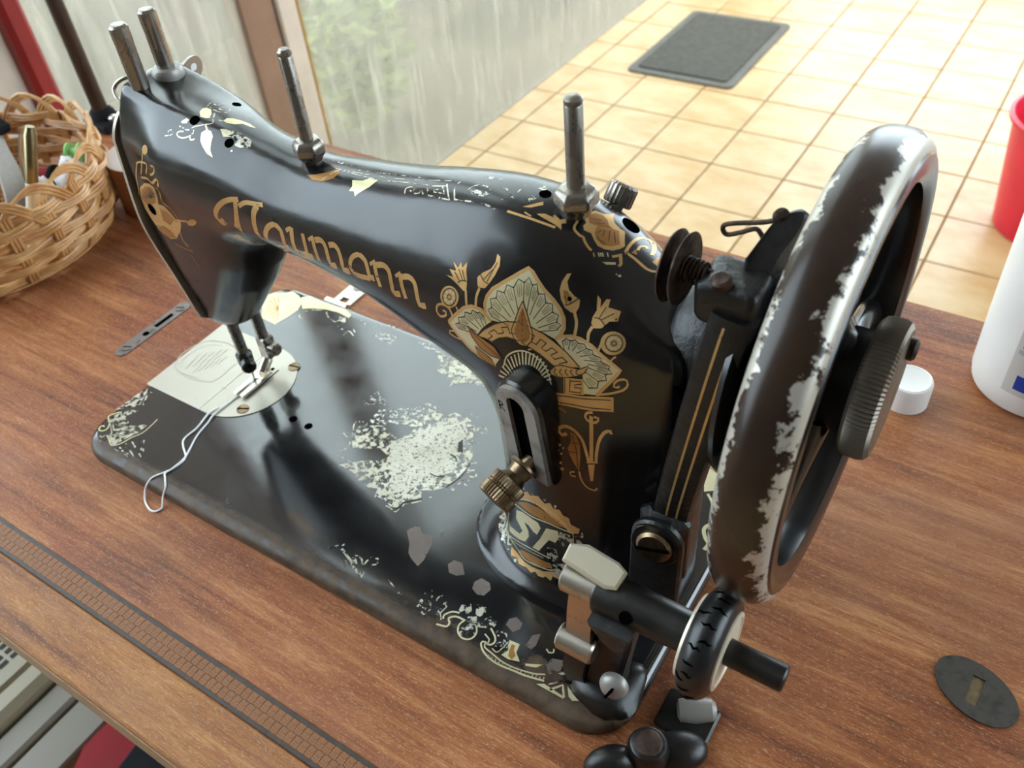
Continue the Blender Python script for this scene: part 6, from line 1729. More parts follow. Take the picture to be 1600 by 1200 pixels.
 ('arm_top', 'B', 'gold_ghost', 0, 0.35, '3928 3980 4023 3990 4115 4000 4208 4009 4303 4019 4402 4030 4503 4040 4608 4050 4715 4059'),
 ('arm_top', 'B', 'gold_worn', 0, 0.59, '5018 4053 5140 3932 4928 3924 4864 3982'),
 ('arm_top', 'B', 'gold_worn', 0, 0.53, '4892 4005 4995 4027 5061 3969 4956 3962 4938 3985 4980 3991'),
 ('arm_top', 'B', 'gold_worn', 0, 0.61, '4682 3890 4666 3913 4657 3933 4671 3949 4696 3958 4727 3958 4752 3952 4749 3931 4729 3925 4712 3928'),
 ('arm_top', 'B', 'gold_worn', 0, 0.54, '4774 3913 4802 3918 4822 3926 4817 3948 4836 3948 4852 3934 4867 3922'),
 ('arm_top', 'B', 'gold_worn', 0, 0.64, '5121 4099 5096 4058 5185 3945 5320 3961 5479 3967 5562 3956'),
 ('arm_top', 'B', 'gold_ghost', 0, 0.58, '5241 4024 5244 4057 5258 4086 5279 4098 5308 4108 5339 4114 5370 4114 5398 4106 5426 4091 5453 4074 5479 4059'),
 ('arm_top', 'B', 'gold_ghost', 0, 0.0, '5259 4045 5327 4086 5448 4059 5408 4025 5314 4018'),
 ('arm_top', 'B', 'gold_ghost', 0, 0.51, '5462 4139 5483 4138 5503 4138 5525 4136 5548 4129 5575 4116 5603 4099 5631 4081 5658 4063'),
 ('arm_top', 'B', 'gold_ghost', 0, 0.51, '5637 4216 5639 4186 5640 4156 5637 4128 5629 4103 5615 4083 5598 4066 5579 4050 5559 4034'),
 ('arm_top', 'B', 'gold_ghost', 0, 0.0, '5254 4178 5340 4212 5466 4218 5381 4173'),
 ('arm_top', 'B', 'gold_worn', 0, 0.0, '5720 4099 5767 4149 5811 4130 5774 4083'),
 ('arm_top', 'B', 'gold_worn', 0, 0.0, '5747 4207 5759 4255 5829 4242 5835 4203'),
 ('arm_top', 'B', 'gold', 0, 0.0, '5753 4029 5864 4114 5882 4088 5816 4042'),
 ('arm_top', 'B', 'gold', 0, 0.93, '5662 3965 5865 3960 6055 3951'),
 ('arm_top', 'B', 'gold', 0, 0.62, '5789 3995 5854 3978'),
 ('arm_top', 'B', 'gold', 0, 0.0, '5878 4008 5935 4027 6047 4014 6084 4037 6107 4007 6080 3989 6102 3947 6046 3970 5927 3995'),
 ('arm_top', 'B', 'gold', 0, 0.74, '5997 4034 6047 4014'),
 ('head_end', 'B', 'gold', 0, 0.0, '1048 3271 1192 3326 1343 3335 1476 3316 1405 3245 1321 3166 1447 3173 1510 3125 1539 3082 1626 3081 1520 2976 1377 2885 1248 2860 1166 2888 1076 2937 1019 3003 956 3080 967 3167'),
 ('head_end', 'B', 'gold_dark', 1, 0.0, '1072 3254 1192 3301 1323 3305 1366 3260 1276 3170 1156 3140 1049 3135 1003 3171'),
 ('head_end', 'B', 'gold_dark', 1, 0.0, '1059 2923 1238 2974 1344 2951 1384 2892 1235 2868 1122 2891'),
 ('head_end', 'B', 'gold_dark', 1, 0.0, '1309 3134 1436 3124 1512 3077 1384 3002 1279 3024'),
 ('head_end', 'B', 'gold_line', 2, 0.44, '1148 3191 1077 3202'),
 ('head_end', 'B', 'gold_line', 2, 0.44, '1155 3198 1121 3240'),
 ('head_end', 'B', 'gold_line', 2, 0.44, '1166 3204 1178 3273'),
 ('head_end', 'B', 'gold_line', 2, 0.44, '1177 3208 1247 3296'),
 ('head_end', 'B', 'gold_line', 2, 0.44, '1186 3209 1315 3302'),
 ('head_end', 'B', 'gold_line', 2, 0.44, '1193 3208 1356 3293'),
 ('head_end', 'B', 'gold_line', 2, 0.44, '1195 3204 1350 3269'),
 ('head_end', 'B', 'gold_line', 2, 0.44, '1191 3198 1310 3234'),
 ('head_end', 'B', 'gold', 0, 0.94, '1200 3492 1158 3460 1117 3427 1081 3395 1054 3365 1038 3341 1029 3320 1022 3300 1012 3277 997 3250 978 3222 951 3192'),
 ('head_end', 'B', 'gold', 0, 0.78, '1175 3484 1205 3490 1236 3496 1272 3501 1316 3504 1381 3506 1456 3507 1516 3505 1544 3497 1509 3461 1458 3438 1401 3415'),
 ('head_end', 'B', 'gold', 0, 0.84, '1551 3658 1536 3634 1519 3611 1497 3586 1468 3557 1421 3523 1354 3484 1278 3444 1210 3403'),
 ('head_end', 'B', 'gold', 0, 0.0, '1622 3628 1617 3613 1604 3599 1585 3587 1562 3580 1537 3578 1514 3581 1498 3589 1490 3601 1490 3616 1498 3631 1513 3645 1533 3656 1555 3663 1577 3665 1596 3662 1611 3654 1620 3642'),
 ('head_end', 'B', 'gold', 0, 0.89, '1634 3496 1653 3496 1673 3497 1698 3494 1693 3471 1681 3457 1666 3445 1644 3435 1613 3426 1581 3419 1555 3415 1544 3433'),
 ('head_end', 'B', 'gold', 0, 1.02, '1168 3369 1211 3371 1259 3374 1311 3376 1362 3375 1402 3369 1430 3360 1457 3351 1493 3349 1545 3357 1595 3370 1636 3384 1662 3392 1684 3387 1676 3363 1643 3342 1624 3332'),
 ('head_end', 'B', 'gold', 0, 0.74, '1553 3321 1580 3307 1586 3287 1561 3270 1517 3249 1478 3227 1466 3209 1483 3195 1516 3185 1553 3174 1578 3161 1589 3144 1595 3124 1600 3103 1607 3083'),
 ('head_end', 'B', 'gold', 0, 0.75, '1551 3074 1781 3101'),
 ('head_end', 'B', 'gold', 0, 0.0, '1937 3121 1914 3110 1883 3098 1849 3086 1815 3077 1783 3071 1758 3070 1742 3072 1739 3079 1750 3089 1773 3101 1806 3113 1844 3124 1880 3133 1912 3139 1936 3140 1949 3137 1949 3131'),
 ('head_end', 'B', 'gold', 0, 0.51, '1509 2974 1504 2954 1495 2933 1488 2913 1486 2896 1492 2883 1503 2872 1517 2863 1530 2853'),
 ('head_end', 'B', 'gold_dark', 0, 0.59, '1298 2827 1337 2824 1375 2820 1411 2817 1445 2814 1475 2813 1503 2812 1529 2812 1556 2811'),
 ('head_end', 'B', 'gold_dark', 0, 0.53, '1490 2781 1537 2662'),
 ('head_top', 'B', 'gold_pale', 0, 0.0, '2139 4100 2118 4141 2140 4162 2199 4156 2260 4114 2295 4067 2259 4054 2201 4053'),
 ('head_top', 'B', 'gold_worn', 0, 0.47, '2124 4173 2105 4199 2090 4223 2101 4242 2118 4253 2141 4264 2164 4262 2188 4248 2184 4227 2165 4218 2146 4220 2126 4226'),
 ('head_top', 'B', 'gold_worn', 0, 0.47, '2155 4180 2176 4175 2196 4169 2216 4164 2236 4160 2256 4157 2276 4156 2296 4156 2329 4161 2355 4173 2348 4199 2322 4216 2290 4224 2260 4225 2240 4215 2234 4196 2251 4186 2277 4186 2294 4193'),
 ('head_top', 'B', 'gold_worn', 0, 0.59, '2276 4131 2292 4115 2307 4099 2320 4084 2332 4070 2356 4047 2366 4028 2352 4015 2323 4002 2304 3992 2281 3980 2257 3968 2237 3958 2214 3945 2199 3934 2185 3917 2169 3903 2144 3901 2114 3904 2080 3908 2045 3913'),
 ('head_top', 'B', 'gold_worn', 0, 0.72, '2357 4070 2428 4077'),
 ('head_top', 'B', 'gold_pale', 0, 0.0, '2429 4082 2427 4118 2480 4136 2564 4139 2640 4134 2725 4110 2675 4105 2598 4111 2545 4081 2473 4071'),
 ('head_top', 'B', 'gold_pale', 0, 0.0, '2318 3914 2356 3957 2408 3952 2453 3913 2467 3846 2485 3783 2531 3731 2452 3749 2383 3799 2339 3842'),
 ('head_top', 'B', 'gold_worn', 0, 0.0, '2476 3996 2521 4012 2612 4019 2719 4007 2818 3983 2857 3914 2768 3886 2709 3891 2670 3948 2625 3957 2555 3935'),
 ('head_top', 'B', 'gold_pale', 0, 0.0, '2490 3993 2567 4011 2618 3995 2583 3951 2551 3941'),
 ('head_top', 'B', 'gold_pale', 0, 0.72, '2310 3998 2362 3954'),
 ('head_top', 'B', 'gold_pale', 0, 0.46, '2224 3919 2226 3910 2229 3901 2231 3892 2231 3886 2229 3882 2226 3879 2221 3878 2218 3876'),
 ('head_top', 'B', 'gold_pale', 0, 0.59, '2114 3880 2096 3875 2076 3871 2059 3865 2041 3851 2041 3833 2061 3822 2080 3818 2100 3817 2119 3817 2150 3827 2177 3840 2197 3851 2215 3861'),
 ('head_top', 'B', 'gold_pale', 0, 0.72, '2200 3852 2207 3844 2214 3835 2221 3828 2229 3824 2238 3825 2249 3829 2259 3835 2269 3840'),
 ('head_top', 'B', 'gold_worn', 0, 0.47, '1918 3834 1934 3849 1950 3860 1970 3860 1988 3846 1982 3827 1956 3811 1935 3804 1912 3798 1889 3792'),
 ('head_top', 'B', 'gold_pale', 0, 0.0, '2044 3955 2085 4002 2117 3995 2115 3957 2067 3946'),
 ('head_top', 'B', 'gold_pale', 0, 0.0, '2717 3839 2717 3832 2711 3827 2701 3828 2695 3833 2695 3840 2702 3844 2711 3844'),
 ('bed_corner', 'T', 'gold_worn', 0, 0.0, '153 431 104 492 168 614 254 719 343 752 287 634 279 571 354 568 437 511 523 544 596 611 640 621 642 480 603 375 571 288 543 176 457 212 348 265 339 316 246 380'),
 ('bed_corner', 'T', 'gold_worn', 0, 0.0, '48 594 70 741 72 833 83 992 115 1087 179 997 224 899 283 802 160 714'),
 ('bed_corner', 'T', 'gold_worn', 0, 1.13, '310 839 294 861 278 882 263 904 248 927 232 951 215 977 201 1001 194 1020 208 1039 233 1048'),
 ('bed_corner', 'T', 'gold_pale', 0, 0.92, '164 422 139 439 112 456 90 473 76 491 76 511 84 531 97 550 110 568 121 584 132 597 157 623'),
 ('bed_corner', 'T', 'gold_pale', 0, 0.91, '183 418 196 403 210 387 222 372 236 342 236 313 222 291 194 276 169 274 147 285 134 306 128 336 150 348 178 343'),
 ('bed_corner', 'T', 'gold_pale', 0, 0.63, '321 264 342 255 363 246 385 238 409 228 437 213 468 196 498 183 525 180 548 191 569 212 587 237 602 263 612 289 617 316 622 345 630 375 645 407 663 439 680 473 692 507 697 542 696 579 693 615 690 648 688 677 684 703 679 729 675 755'),
 ('bed_corner', 'T', 'gold_worn', 0, 0.81, '255 215 268 213 281 210 293 209 302 212 305 219 306 230 304 243 304 255'),
 ('bed_corner', 'T', 'gold_worn', 0, 0.81, '329 157 341 162 354 167 365 172 371 179 370 189 365 200 357 212 350 224'),
 ('bed_corner', 'T', 'gold_worn', 0, 0.89, '621 315 712 241'),
 ('bed_corner', 'T', 'gold_worn', 0, 0.88, '727 262 913 188'),
 ('bed_corner', 'T', 'gold_worn', 0, 0.89, '698 343 847 287'),
 ('bed_corner', 'T', 'gold_worn', 0, 0.88, '867 270 1030 225'),
 ('bed_corner', 'T', 'gold_worn', 0, 0.89, '712 433 934 293'),
 ('bed_corner', 'T', 'gold_worn', 0, 0.89, '810 431 950 302'),
 ('bed_corner', 'T', 'gold_worn', 0, 0.89, '628 209 730 182'),
 ('bed_corner', 'T', 'gold_worn', 0, 0.88, '786 159 856 157'),
 ('bed_corner', 'T', 'gold_worn', 0, 0.89, '591 161 680 155'),
 ('bed_corner', 'T', 'gold_worn', 0, 0.88, '806 143 807 197'),
 ('bed_corner', 'T', 'gold_line', 1, 0.73, '189 436 335 342 470 415'),
 ('bed_corner', 'T', 'gold_line', 1, 0.54, '403 322 533 364 567 496'),
 ('bed_far_corner', 'T', 'gold_pale', 0, 0.0, '230 3036 112 3220 185 3340 333 3415 391 3486 554 3444 698 3354 762 3187 739 3018 695 2810 422 2825'),
 ('bed_far_corner', 'T', 'gold_dark', 1, 0.44, '490 3088 652 2897'),
 ('bed_far_corner', 'T', 'gold_dark', 1, 0.44, '490 3088 573 2885'),
 ('bed_far_corner', 'T', 'gold_dark', 1, 0.44, '490 3088 483 2903'),
 ('bed_far_corner', 'T', 'gold_dark', 1, 0.44, '490 3088 392 2948'),
 ('bed_far_corner', 'T', 'gold_dark', 1, 0.45, '490 3088 315 3013'),
 ('bed_far_corner', 'T', 'gold_dark', 1, 0.45, '490 3088 262 3091'),
 ('bed_far_corner', 'T', 'gold_dark', 1, 0.45, '490 3088 242 3169'),
 ('bed_far_corner', 'T', 'gold_dark', 1, 0.45, '490 3088 259 3235'),
 ('bed_far_corner', 'T', 'gold_dark', 1, 0.45, '490 3088 310 3280'),
 ('bed_far_corner', 'T', 'gold_pale', 0, 0.0, '601 3427 701 3518 901 3498 1139 3498 1361 3512 1513 3453 1524 3389 1327 3416 1118 3388 937 3324 799 3245'),
 ('bed_far_corner', 'T', 'gold_worn', 0, 0.99, '1084 3359 1041 3339 996 3318 955 3298 921 3276 897 3252 879 3227 868 3202 861 3178 858 3155 860 3132 867 3111 891 3087 912 3082 932 3081 952 3096 954 3130 954 3148'),
 ('bed_far_corner', 'T', 'gold_worn', 0, 0.87, '1142 3361 1166 3339 1190 3316 1216 3295 1245 3277 1282 3262 1324 3249 1364 3240 1395 3238 1413 3245 1428 3275 1432 3296 1433 3320 1430 3348 1426 3378 1423 3407'),
 ('bed_far_corner', 'T', 'gold_worn', 0, 0.86, '1503 3180 1536 3175 1568 3169 1600 3165 1627 3169 1649 3185 1666 3210 1683 3233 1703 3245 1727 3240 1754 3225 1781 3205 1808 3187'),
 ('bed_far_corner', 'T', 'gold_worn', 0, 0.75, '1696 3056 1696 3089 1695 3124 1697 3155 1708 3173 1731 3173 1763 3160 1799 3141 1832 3126'),
 ('bed_far_corner', 'T', 'gold_worn', 0, 0.0, '1386 3349 1477 3377 1546 3297 1478 3243'),
 ('bed_far_corner', 'T', 'gold_ghost', 0, 0.65, '1693 3391 1707 3412 1721 3434 1735 3452 1750 3459 1766 3449 1783 3428 1800 3402 1816 3379'),
 ('bed_far_corner', 'T', 'gold_ghost', 0, 0.86, '1936 3403 1967 3431 1996 3462 2029 3489 2071 3510 2127 3521 2193 3525 2262 3527 2329 3530'),
 ('bed_far_corner', 'T', 'gold_ghost', 0, 0.0, '2043 3272 2177 3378 2393 3379 2378 3227 2223 3219'),
 ('bed_far_corner', 'T', 'gold_ghost', 0, 0.0, '2699 3429 2850 3472 3019 3418 2851 3366'),
 ('bed_far_corner', 'T', 'gold_worn', 0, 0.0, '2963 3389 3075 3412 3221 3350 3313 3432 3458 3439 3635 3396 3792 3379 3953 3299 4047 3156 3868 3125 3695 3098 3552 2990 3551 2925 3502 3061 3343 3076 3236 3086 3202 3237'),
 ('bed_far_corner', 'T', 'gold_worn', 1, 0.92, '3235 3443 3243 3426 3245 3408 3240 3390 3228 3374 3212 3362 3192 3355 3171 3354 3150 3358 3131 3368 3117 3382 3109 3399 3107 3417 3112 3435 3123 3451 3140 3463 3160 3470 3181 3472 3202 3467 3221 3457 3235 3443'),
 ('bed_far_corner', 'T', 'gold_worn', 1, 0.91, '3461 3441 3469 3424 3471 3406 3465 3388 3454 3373 3438 3361 3418 3354 3397 3352 3377 3357 3359 3366 3345 3380 3337 3397 3335 3415 3340 3433 3352 3449 3368 3461 3388 3468 3409 3469 3430 3465 3448 3455 3461 3441'),
 ('bed_far_corner', 'T', 'gold_worn', 1, 0.9, '3728 3445 3736 3429 3737 3410 3731 3393 3720 3377 3704 3366 3685 3359 3664 3358 3644 3362 3626 3371 3613 3385 3605 3402 3604 3420 3609 3438 3621 3453 3637 3465 3656 3472 3677 3473 3697 3469 3715 3459 3728 3445'),
 ('bed_far_corner', 'T', 'gold_ghost', 0, 0.0, '2755 2247 2842 2357 3002 2379 2984 2275 2844 2201'),
 ('bed_far_corner', 'T', 'gold_ghost', 0, 0.68, '2809 2182 2772 2288 2806 2433 3002 2316'),
 ('bed_cartouche', 'T', 'gold_worn', 0, 0.0, '3081 1619 3014 1738 2979 1857 3082 1932 3230 2012 3352 1960 3506 1926 3608 2039 3590 2166 3490 2152 3400 2143 3482 2287 3542 2420 3544 2503 3702 2505 3801 2498 3872 2596 4091 2594 4203 2497 4317 2309 4448 2119 4493 1927 4478 1742 4446 1603 4349 1498 4235 1435 4298 1351 4171 1230 4144 1114 4073 1092 3946 1139 3834 1111 3788 1223 3684 1182 3518 1214 3372 1276 3178 1279 3244 1352 3397 1472 3550 1555 3595 1654 3424 1711 3280 1613 3147 1560'),
 ('bed_cartouche', 'T', 'gold_fleck', 1, 0.0, '3493 1862 3596 2014 3712 2193 3822 2469 4043 2529 4197 2396 4175 2232 4255 2014 4367 2002 4361 1783 4258 1621 4151 1527 4118 1336 4061 1219 3912 1257 3780 1500 3595 1654'),
 ('bed_cartouche', 'T', 'gold_ghost', 0, 0.0, '3036 1907 3025 2204 3245 2342 3383 2416 3454 2537 3553 2600 3725 2538 3544 2503 3482 2287 3389 2117 3230 2012'),
 ('bed_cartouche', 'T', 'gold_worn', 1, 1.02, '3445 2528 3554 2598 3730 2531'),
 ('bed_cartouche', 'T', 'gold_worn', 0, 0.76, '3047 1659 3007 1716 2963 1776 2925 1832 2905 1876 2909 1905 2931 1922 2960 1935 2985 1949'),
 ('bed_cartouche', 'T', 'gold_worn', 0, 0.74, '3047 1430 3057 1453 3068 1477 3077 1500 3081 1524 3080 1548 3076 1574 3066 1598 3047 1620 3017 1640 2976 1657 2932 1673 2889 1690'),
 ('bed_cartouche', 'T', 'gold_worn', 1, 0.73, '3069 1386 3287 1376'),
 ('bed_cartouche', 'T', 'gold_line', 2, 0.52, '4152 1085 4160 1206 4313 1350'),
 ('bed_cartouche', 'T', 'gold_line', 2, 0.47, '4446 1603 4462 1654 4479 1704 4494 1756 4503 1808 4503 1862 4497 1917 4488 1972 4481 2028'),
 ('bed_cartouche', 'T', 'gold_worn', 1, 0.81, '4023 1080 4170 1062 4188 1189 4325 1315'),
 ('bed_cartouche', 'T', 'gold_worn', 0, 1.01, '4062 2658 4058 2678 4054 2700 4054 2725 4082 2688 4100 2662 4115 2647 4139 2652 4160 2671'),
 ('bed_cartouche', 'T', 'gold_worn', 0, 1.24, '4163 2533 4191 2509 4220 2483 4246 2461 4264 2452 4270 2459 4268 2479 4262 2504 4258 2526'),
 ('bed_cartouche', 'T', 'gold_worn', 0, 1.11, '4258 2526 4286 2545 4314 2556 4345 2548 4370 2528 4377 2498 4371 2471 4350 2469 4324 2474'),
 ('bed_cartouche', 'T', 'gold_worn', 0, 1.1, '4345 2267 4398 2343'),
 ('bed_cartouche', 'T', 'gold_worn', 0, 1.07, '4544 2063 4516 2049 4496 2027 4497 2003 4502 1972 4512 1942 4523 1925 4552 1934 4569 1948 4586 1960'),
 ('bed_cartouche', 'T', 'gold_worn', 0, 1.06, '4521 1907 4541 1893 4561 1878 4580 1866 4597 1860 4629 1869 4649 1888 4638 1914 4632 1923'),
 ('bed_cartouche', 'T', 'gold_worn', 0, 1.05, '4486 1608 4502 1633 4518 1658 4533 1683 4544 1709 4550 1735 4552 1763 4552 1791 4554 1818'),
 ('bed_cartouche', 'T', 'gold_worn', 1, 0.0, '4637 1760 4642 1741 4632 1726 4613 1725 4596 1737 4591 1756 4601 1771 4620 1773'),
 ('bed_cartouche', 'T', 'gold_worn', 1, 0.0, '4550 1626 4553 1610 4543 1598 4527 1596 4513 1605 4509 1620 4519 1633 4536 1635'),
 ('bed_cartouche', 'T', 'gold_worn', 1, 0.0, '4398 1414 4403 1398 4395 1386 4380 1385 4365 1396 4359 1412 4367 1424 4383 1425'),
 ('bed_cartouche', 'T', 'gold_worn', 0, 0.82, '4538 1758 4546 1767 4553 1777 4561 1786 4571 1793 4584 1798 4600 1802 4616 1806 4632 1809'),
 ('bed_cartouche', 'T', 'gold_line', 2, 0.96, '4204 2023 4225 2021 4247 2020 4268 2017 4286 2012 4300 2003 4312 1991 4322 1978 4334 1965'),
 ('bed_cartouche', 'T', 'gold_line', 2, 0.0, '4185 2218 4200 2283 4314 2120 4260 2090'),
 ('bed_cartouche', 'T', 'gold_line', 2, 0.83, '4171 1679 4197 1678 4224 1677 4250 1677 4272 1682 4291 1691 4307 1705 4322 1720 4337 1735'),
 ('bed_cartouche', 'T', 'gold_ghost', 0, 1.3, '2755 2247 2774 2240 2793 2231 2814 2226 2838 2228 2868 2246 2902 2273 2937 2301 2967 2318 2990 2321 3010 2315 3029 2306 3048 2299'),
 ('bed_front', 'T', 'gold_worn', 0, 1.39, '3972 403 4000 392 4029 381 4056 370 4081 360 4103 352 4122 346 4141 340 4161 332 4182 320 4204 307 4226 293 4248 279'),
 ('bed_front', 'T', 'gold_worn', 0, 0.96, '4149 413 4172 412 4196 412 4219 410 4239 405 4258 393 4274 376 4288 362 4304 371 4304 395 4304 422 4306 443 4317 464 4331 479'),
 ('bed_front', 'T', 'gold_worn', 0, 0.96, '4379 404 4402 416 4417 433 4408 464 4399 480 4383 493 4366 484 4358 480'),
 ('bed_front', 'T', 'gold_worn', 0, 0.0, '4256 269 4278 325 4374 293 4386 229 4325 236'),
 ('bed_front', 'T', 'gold_ghost', 0, 1.19, '3847 333 3859 347 3871 361 3883 376 3897 391 3913 408 3931 425 3949 443 3966 460'),
 ('bed_front', 'T', 'gold_worn', 0, 0.85, '4096 309 4140 291'),
 ('bed_front', 'T', 'gold_worn', 0, 0.0, '4137 377 4183 388 4243 334 4197 323'),
 ('bed_front', 'T', 'gold_worn', 0, 0.72, '4616 345 4637 340 4658 335 4679 330 4701 323 4725 313 4751 301 4776 290 4799 282 4818 278 4851 279 4867 279'),
 ('bed_front', 'T', 'bare', 0, 0.0, '4431 920 4457 1004 4519 1031 4587 976 4708 998 4763 923 4787 817 4812 714 4802 621 4692 660 4616 706 4554 805'),
 ('bed_front', 'T', 'bare', 0, 0.0, '5055 793 5082 866 5177 877 5274 775 5208 723 5123 717'),
 ('bed_front', 'T', 'bare', 0, 0.0, '4759 1057 4773 1111 4810 1070 4786 1019'),
 ('bed_front', 'T', 'bare', 0, 0.0, '4850 1154 4869 1203 4898 1181 4884 1135'),
 ('bed_front_band', 'T', 'gold_ghost', 0, 0.0, '5072 244 5056 341 5160 355 5226 303 5197 191'),
 ('bed_front_band', 'T', 'gold_worn', 0, 0.68, '5055 400 5080 398 5107 394 5130 392 5143 397 5140 411 5126 431 5108 454 5092 475'),
 ('bed_front_band', 'T', 'gold_ghost', 0, 0.0, '5247 256 5258 336 5315 354 5325 264'),
 ('bed_front_band', 'T', 'gold_worn', 0, 0.68, '5206 388 5204 399 5202 410 5201 421 5202 432 5206 441 5212 450 5219 459 5226 467'),
 ('bed_front_band', 'T', 'gold_worn', 0, 0.67, '5288 391 5311 456 5287 412 5333 386 5321 298 5371 239'),
 ('bed_front_band', 'T', 'gold_pale', 0, 1.0, '5358 181 5386 188 5415 195 5441 202 5460 211 5467 236 5458 260 5437 275 5423 291 5440 318 5456 332 5475 343 5497 348 5524 350 5551 350 5578 351'),
 ('bed_front_band', 'T', 'gold_pale', 0, 0.89, '5383 260 5370 280 5366 302 5385 337 5400 355 5415 370 5447 383 5482 391'),
 ('bed_front_band', 'T', 'gold_worn', 0, 0.0, '5455 419 5448 489 5497 487 5522 531 5582 463 5554 425 5475 401'),
 ('bed_front_band', 'T', 'gold_worn', 0, 0.0, '5626 458 5573 546 5590 571 5651 561 5700 589 5697 514 5677 444'),
 ('bed_front_band', 'T', 'gold_worn', 0, 0.0, '5691 423 5766 510 5859 491 5857 433 5797 384 5714 350'),
 ('bed_front_band', 'T', 'gold_pale', 0, 0.82, '5641 374 5663 371 5684 363 5704 351 5721 335 5734 317 5744 297 5748 276 5748 255 5742 235 5733 217 5719 203 5702 192 5682 186 5661 185 5639 188 5618 195 5598 207 5581 223 5568 241 5558 262 5554 283 5554 304 5560 324 5570 342'),
 ('bed_front_band', 'T', 'gold_ghost', 0, 0.0, '5553 272 5584 362 5707 360 5746 283 5710 200 5612 206'),
 ('bed_front_band', 'T', 'gold_worn', 0, 0.0, '5572 398 5650 443 5719 382 5649 327'),
 ('bed_front_band', 'T', 'gold_pale', 0, 0.91, '5835 406 5857 393 5879 379 5899 366 5916 354 5929 341 5946 316 5948 289 5934 262 5909 251 5889 254 5871 257 5847 252 5843 228 5868 199 5887 183 5909 169 5932 159 5959 149 5987 142 6015 136 6041 132 6067 130 6093 130 6121 131 6148 133 6177 137 6206 141 6237 145 6270 149 6304 152 6339 155 6377 161 6417 170 6460 180 6504 191 6547 202'),
 ('bed_front_band', 'T', 'gold_pale', 0, 0.69, '5822 327 5844 318 5867 310 5888 300 5899 273 5889 254 5879 236 5895 212 5918 205 5946 200 5976 195 6009 188 6046 181 6084 174 6120 170 6151 169 6180 169 6209 171 6243 175 6285 182 6332 191 6379 201 6419 212 6451 223 6476 235 6500 248 6525 260'),
 ('bed_front_band', 'T', 'gold_worn', 0, 0.48, '5972 162 5982 128'),
 ('bed_front_band', 'T', 'gold_worn', 0, 0.48, '6014 161 6024 127'),
 ('bed_front_band', 'T', 'gold_worn', 0, 0.48, '6053 163 6063 129'),
 ('bed_front_band', 'T', 'gold_worn', 0, 0.48, '6092 167 6102 132'),
 ('bed_front_band', 'T', 'gold_worn', 0, 0.48, '6130 171 6140 137'),
 ('bed_front_band', 'T', 'gold_worn', 0, 0.48, '6167 176 6177 141'),
 ('bed_front_band', 'T', 'gold_worn', 0, 0.48, '6205 181 6214 146'),
 ('bed_front_band', 'T', 'gold_worn', 0, 0.47, '6242 186 6251 152'),
 ('bed_front_band', 'T', 'gold_worn', 0, 0.47, '6278 191 6287 157'),
 ('bed_front_band', 'T', 'gold_worn', 0, 0.47, '6315 197 6324 163'),
 ('bed_front_band', 'T', 'gold_worn', 0, 0.47, '6351 203 6360 169'),
 ('bed_front_band', 'T', 'gold_worn', 0, 0.47, '6387 209 6395 175'),
 ('bed_front_band', 'T', 'gold_worn', 0, 0.47, '6422 215 6431 181'),
 ('bed_front_band', 'T', 'gold_worn', 0, 0.47, '6458 221 6466 187'),
 ('bed_front_band', 'T', 'gold_worn', 0, 0.47, '6493 227 6502 193'),
 ('bed_front_band', 'T', 'gold_worn', 0, 0.47, '6528 234 6537 200'),
 ('bed_front_band', 'T', 'gold_worn', 0, 0.87, '5910 392 5912 413 5934 423 5954 426 5975 427 5993 426 6018 408 6041 391 6069 394 6098 403'),
 ('bed_front_band', 'T', 'gold_ghost', 0, 0.0, '5910 392 6000 416 6061 381 6103 295 6060 243 5956 224 5976 332'),
 ('bed_front_band', 'T', 'gold_pale', 0, 0.48, '5962 235 5980 231 5998 225 6015 223 6029 232 6038 256 6045 290 6051 329 6058 366'),
 ('bed_front_band', 'T', 'gold_pale', 0, 0.0, '6054 391 6164 400 6181 313 6258 251 6154 217 6073 224 6103 295'),
 ('bed_front_band', 'T', 'gold_dark', 1, 0.0, '6099 362 6133 368 6149 322 6195 281 6181 233 6135 246 6112 301'),
 ('bed_front_band', 'T', 'gold_pale', 0, 0.0, '6309 260 6457 332 6417 276 6326 243'),
 ('bed_front_band', 'T', 'gold_pale', 0, 0.0, '6499 142 6562 179 6774 163 6781 142'),
 ('bed_front_band', 'T', 'gold_pale', 0, 1.03, '6635 157 6711 252 6780 154'),
 ('bed_front_band', 'T', 'gold_worn', 0, 0.73, '6585 179 6697 296'),
 ('bed_front_band', 'T', 'gold_pale', 0, 0.0, '6752 264 6814 237 6866 229 6945 213 6855 167 6810 184'),
 ('bed_front_band', 'T', 'gold_pale', 0, 0.95, '6605 412 6621 419 6637 426 6652 433 6660 444 6660 458 6654 475 6646 494 6639 512'),
 ('bed_front_band', 'T', 'gold_worn', 0, 0.0, '6618 328 6670 384 6693 345 6642 329'),
 ('bed_front_band', 'T', 'gold_pale', 0, 0.75, '6403 483 6422 471 6440 463 6461 471 6477 485 6468 509 6463 518'),
 ('bed_front_band', 'T', 'gold_worn', 0, 0.0, '6670 490 6693 556 6777 407 6715 410'),
 ('bed_front_band', 'T', 'bare', 0, 0.0, '5434 678 5409 756 5446 824 5547 819 5601 758 5579 669 5512 646'),
 ('bed_front_band', 'T', 'bare', 0, 0.0, '5939 508 5934 577 5982 626 6071 598 6080 533 6040 474'),
 ('bed_front_band', 'T', 'bare', 0, 0.0, '6217 416 6217 541 6276 589 6301 465 6280 398'),
 ('bed_front_band', 'T', 'bare', 0, 0.0, '6472 348 6497 429 6601 462 6625 358 6552 276'),
 ('bed_rear_corner', 'T', 'gold_pale', 0, 0.0, '6729 3488 6804 3457 6891 3398 7020 3294 7064 3130 7069 3032 7012 2968 6902 2890 6855 2998 6802 3174 6767 3312'),
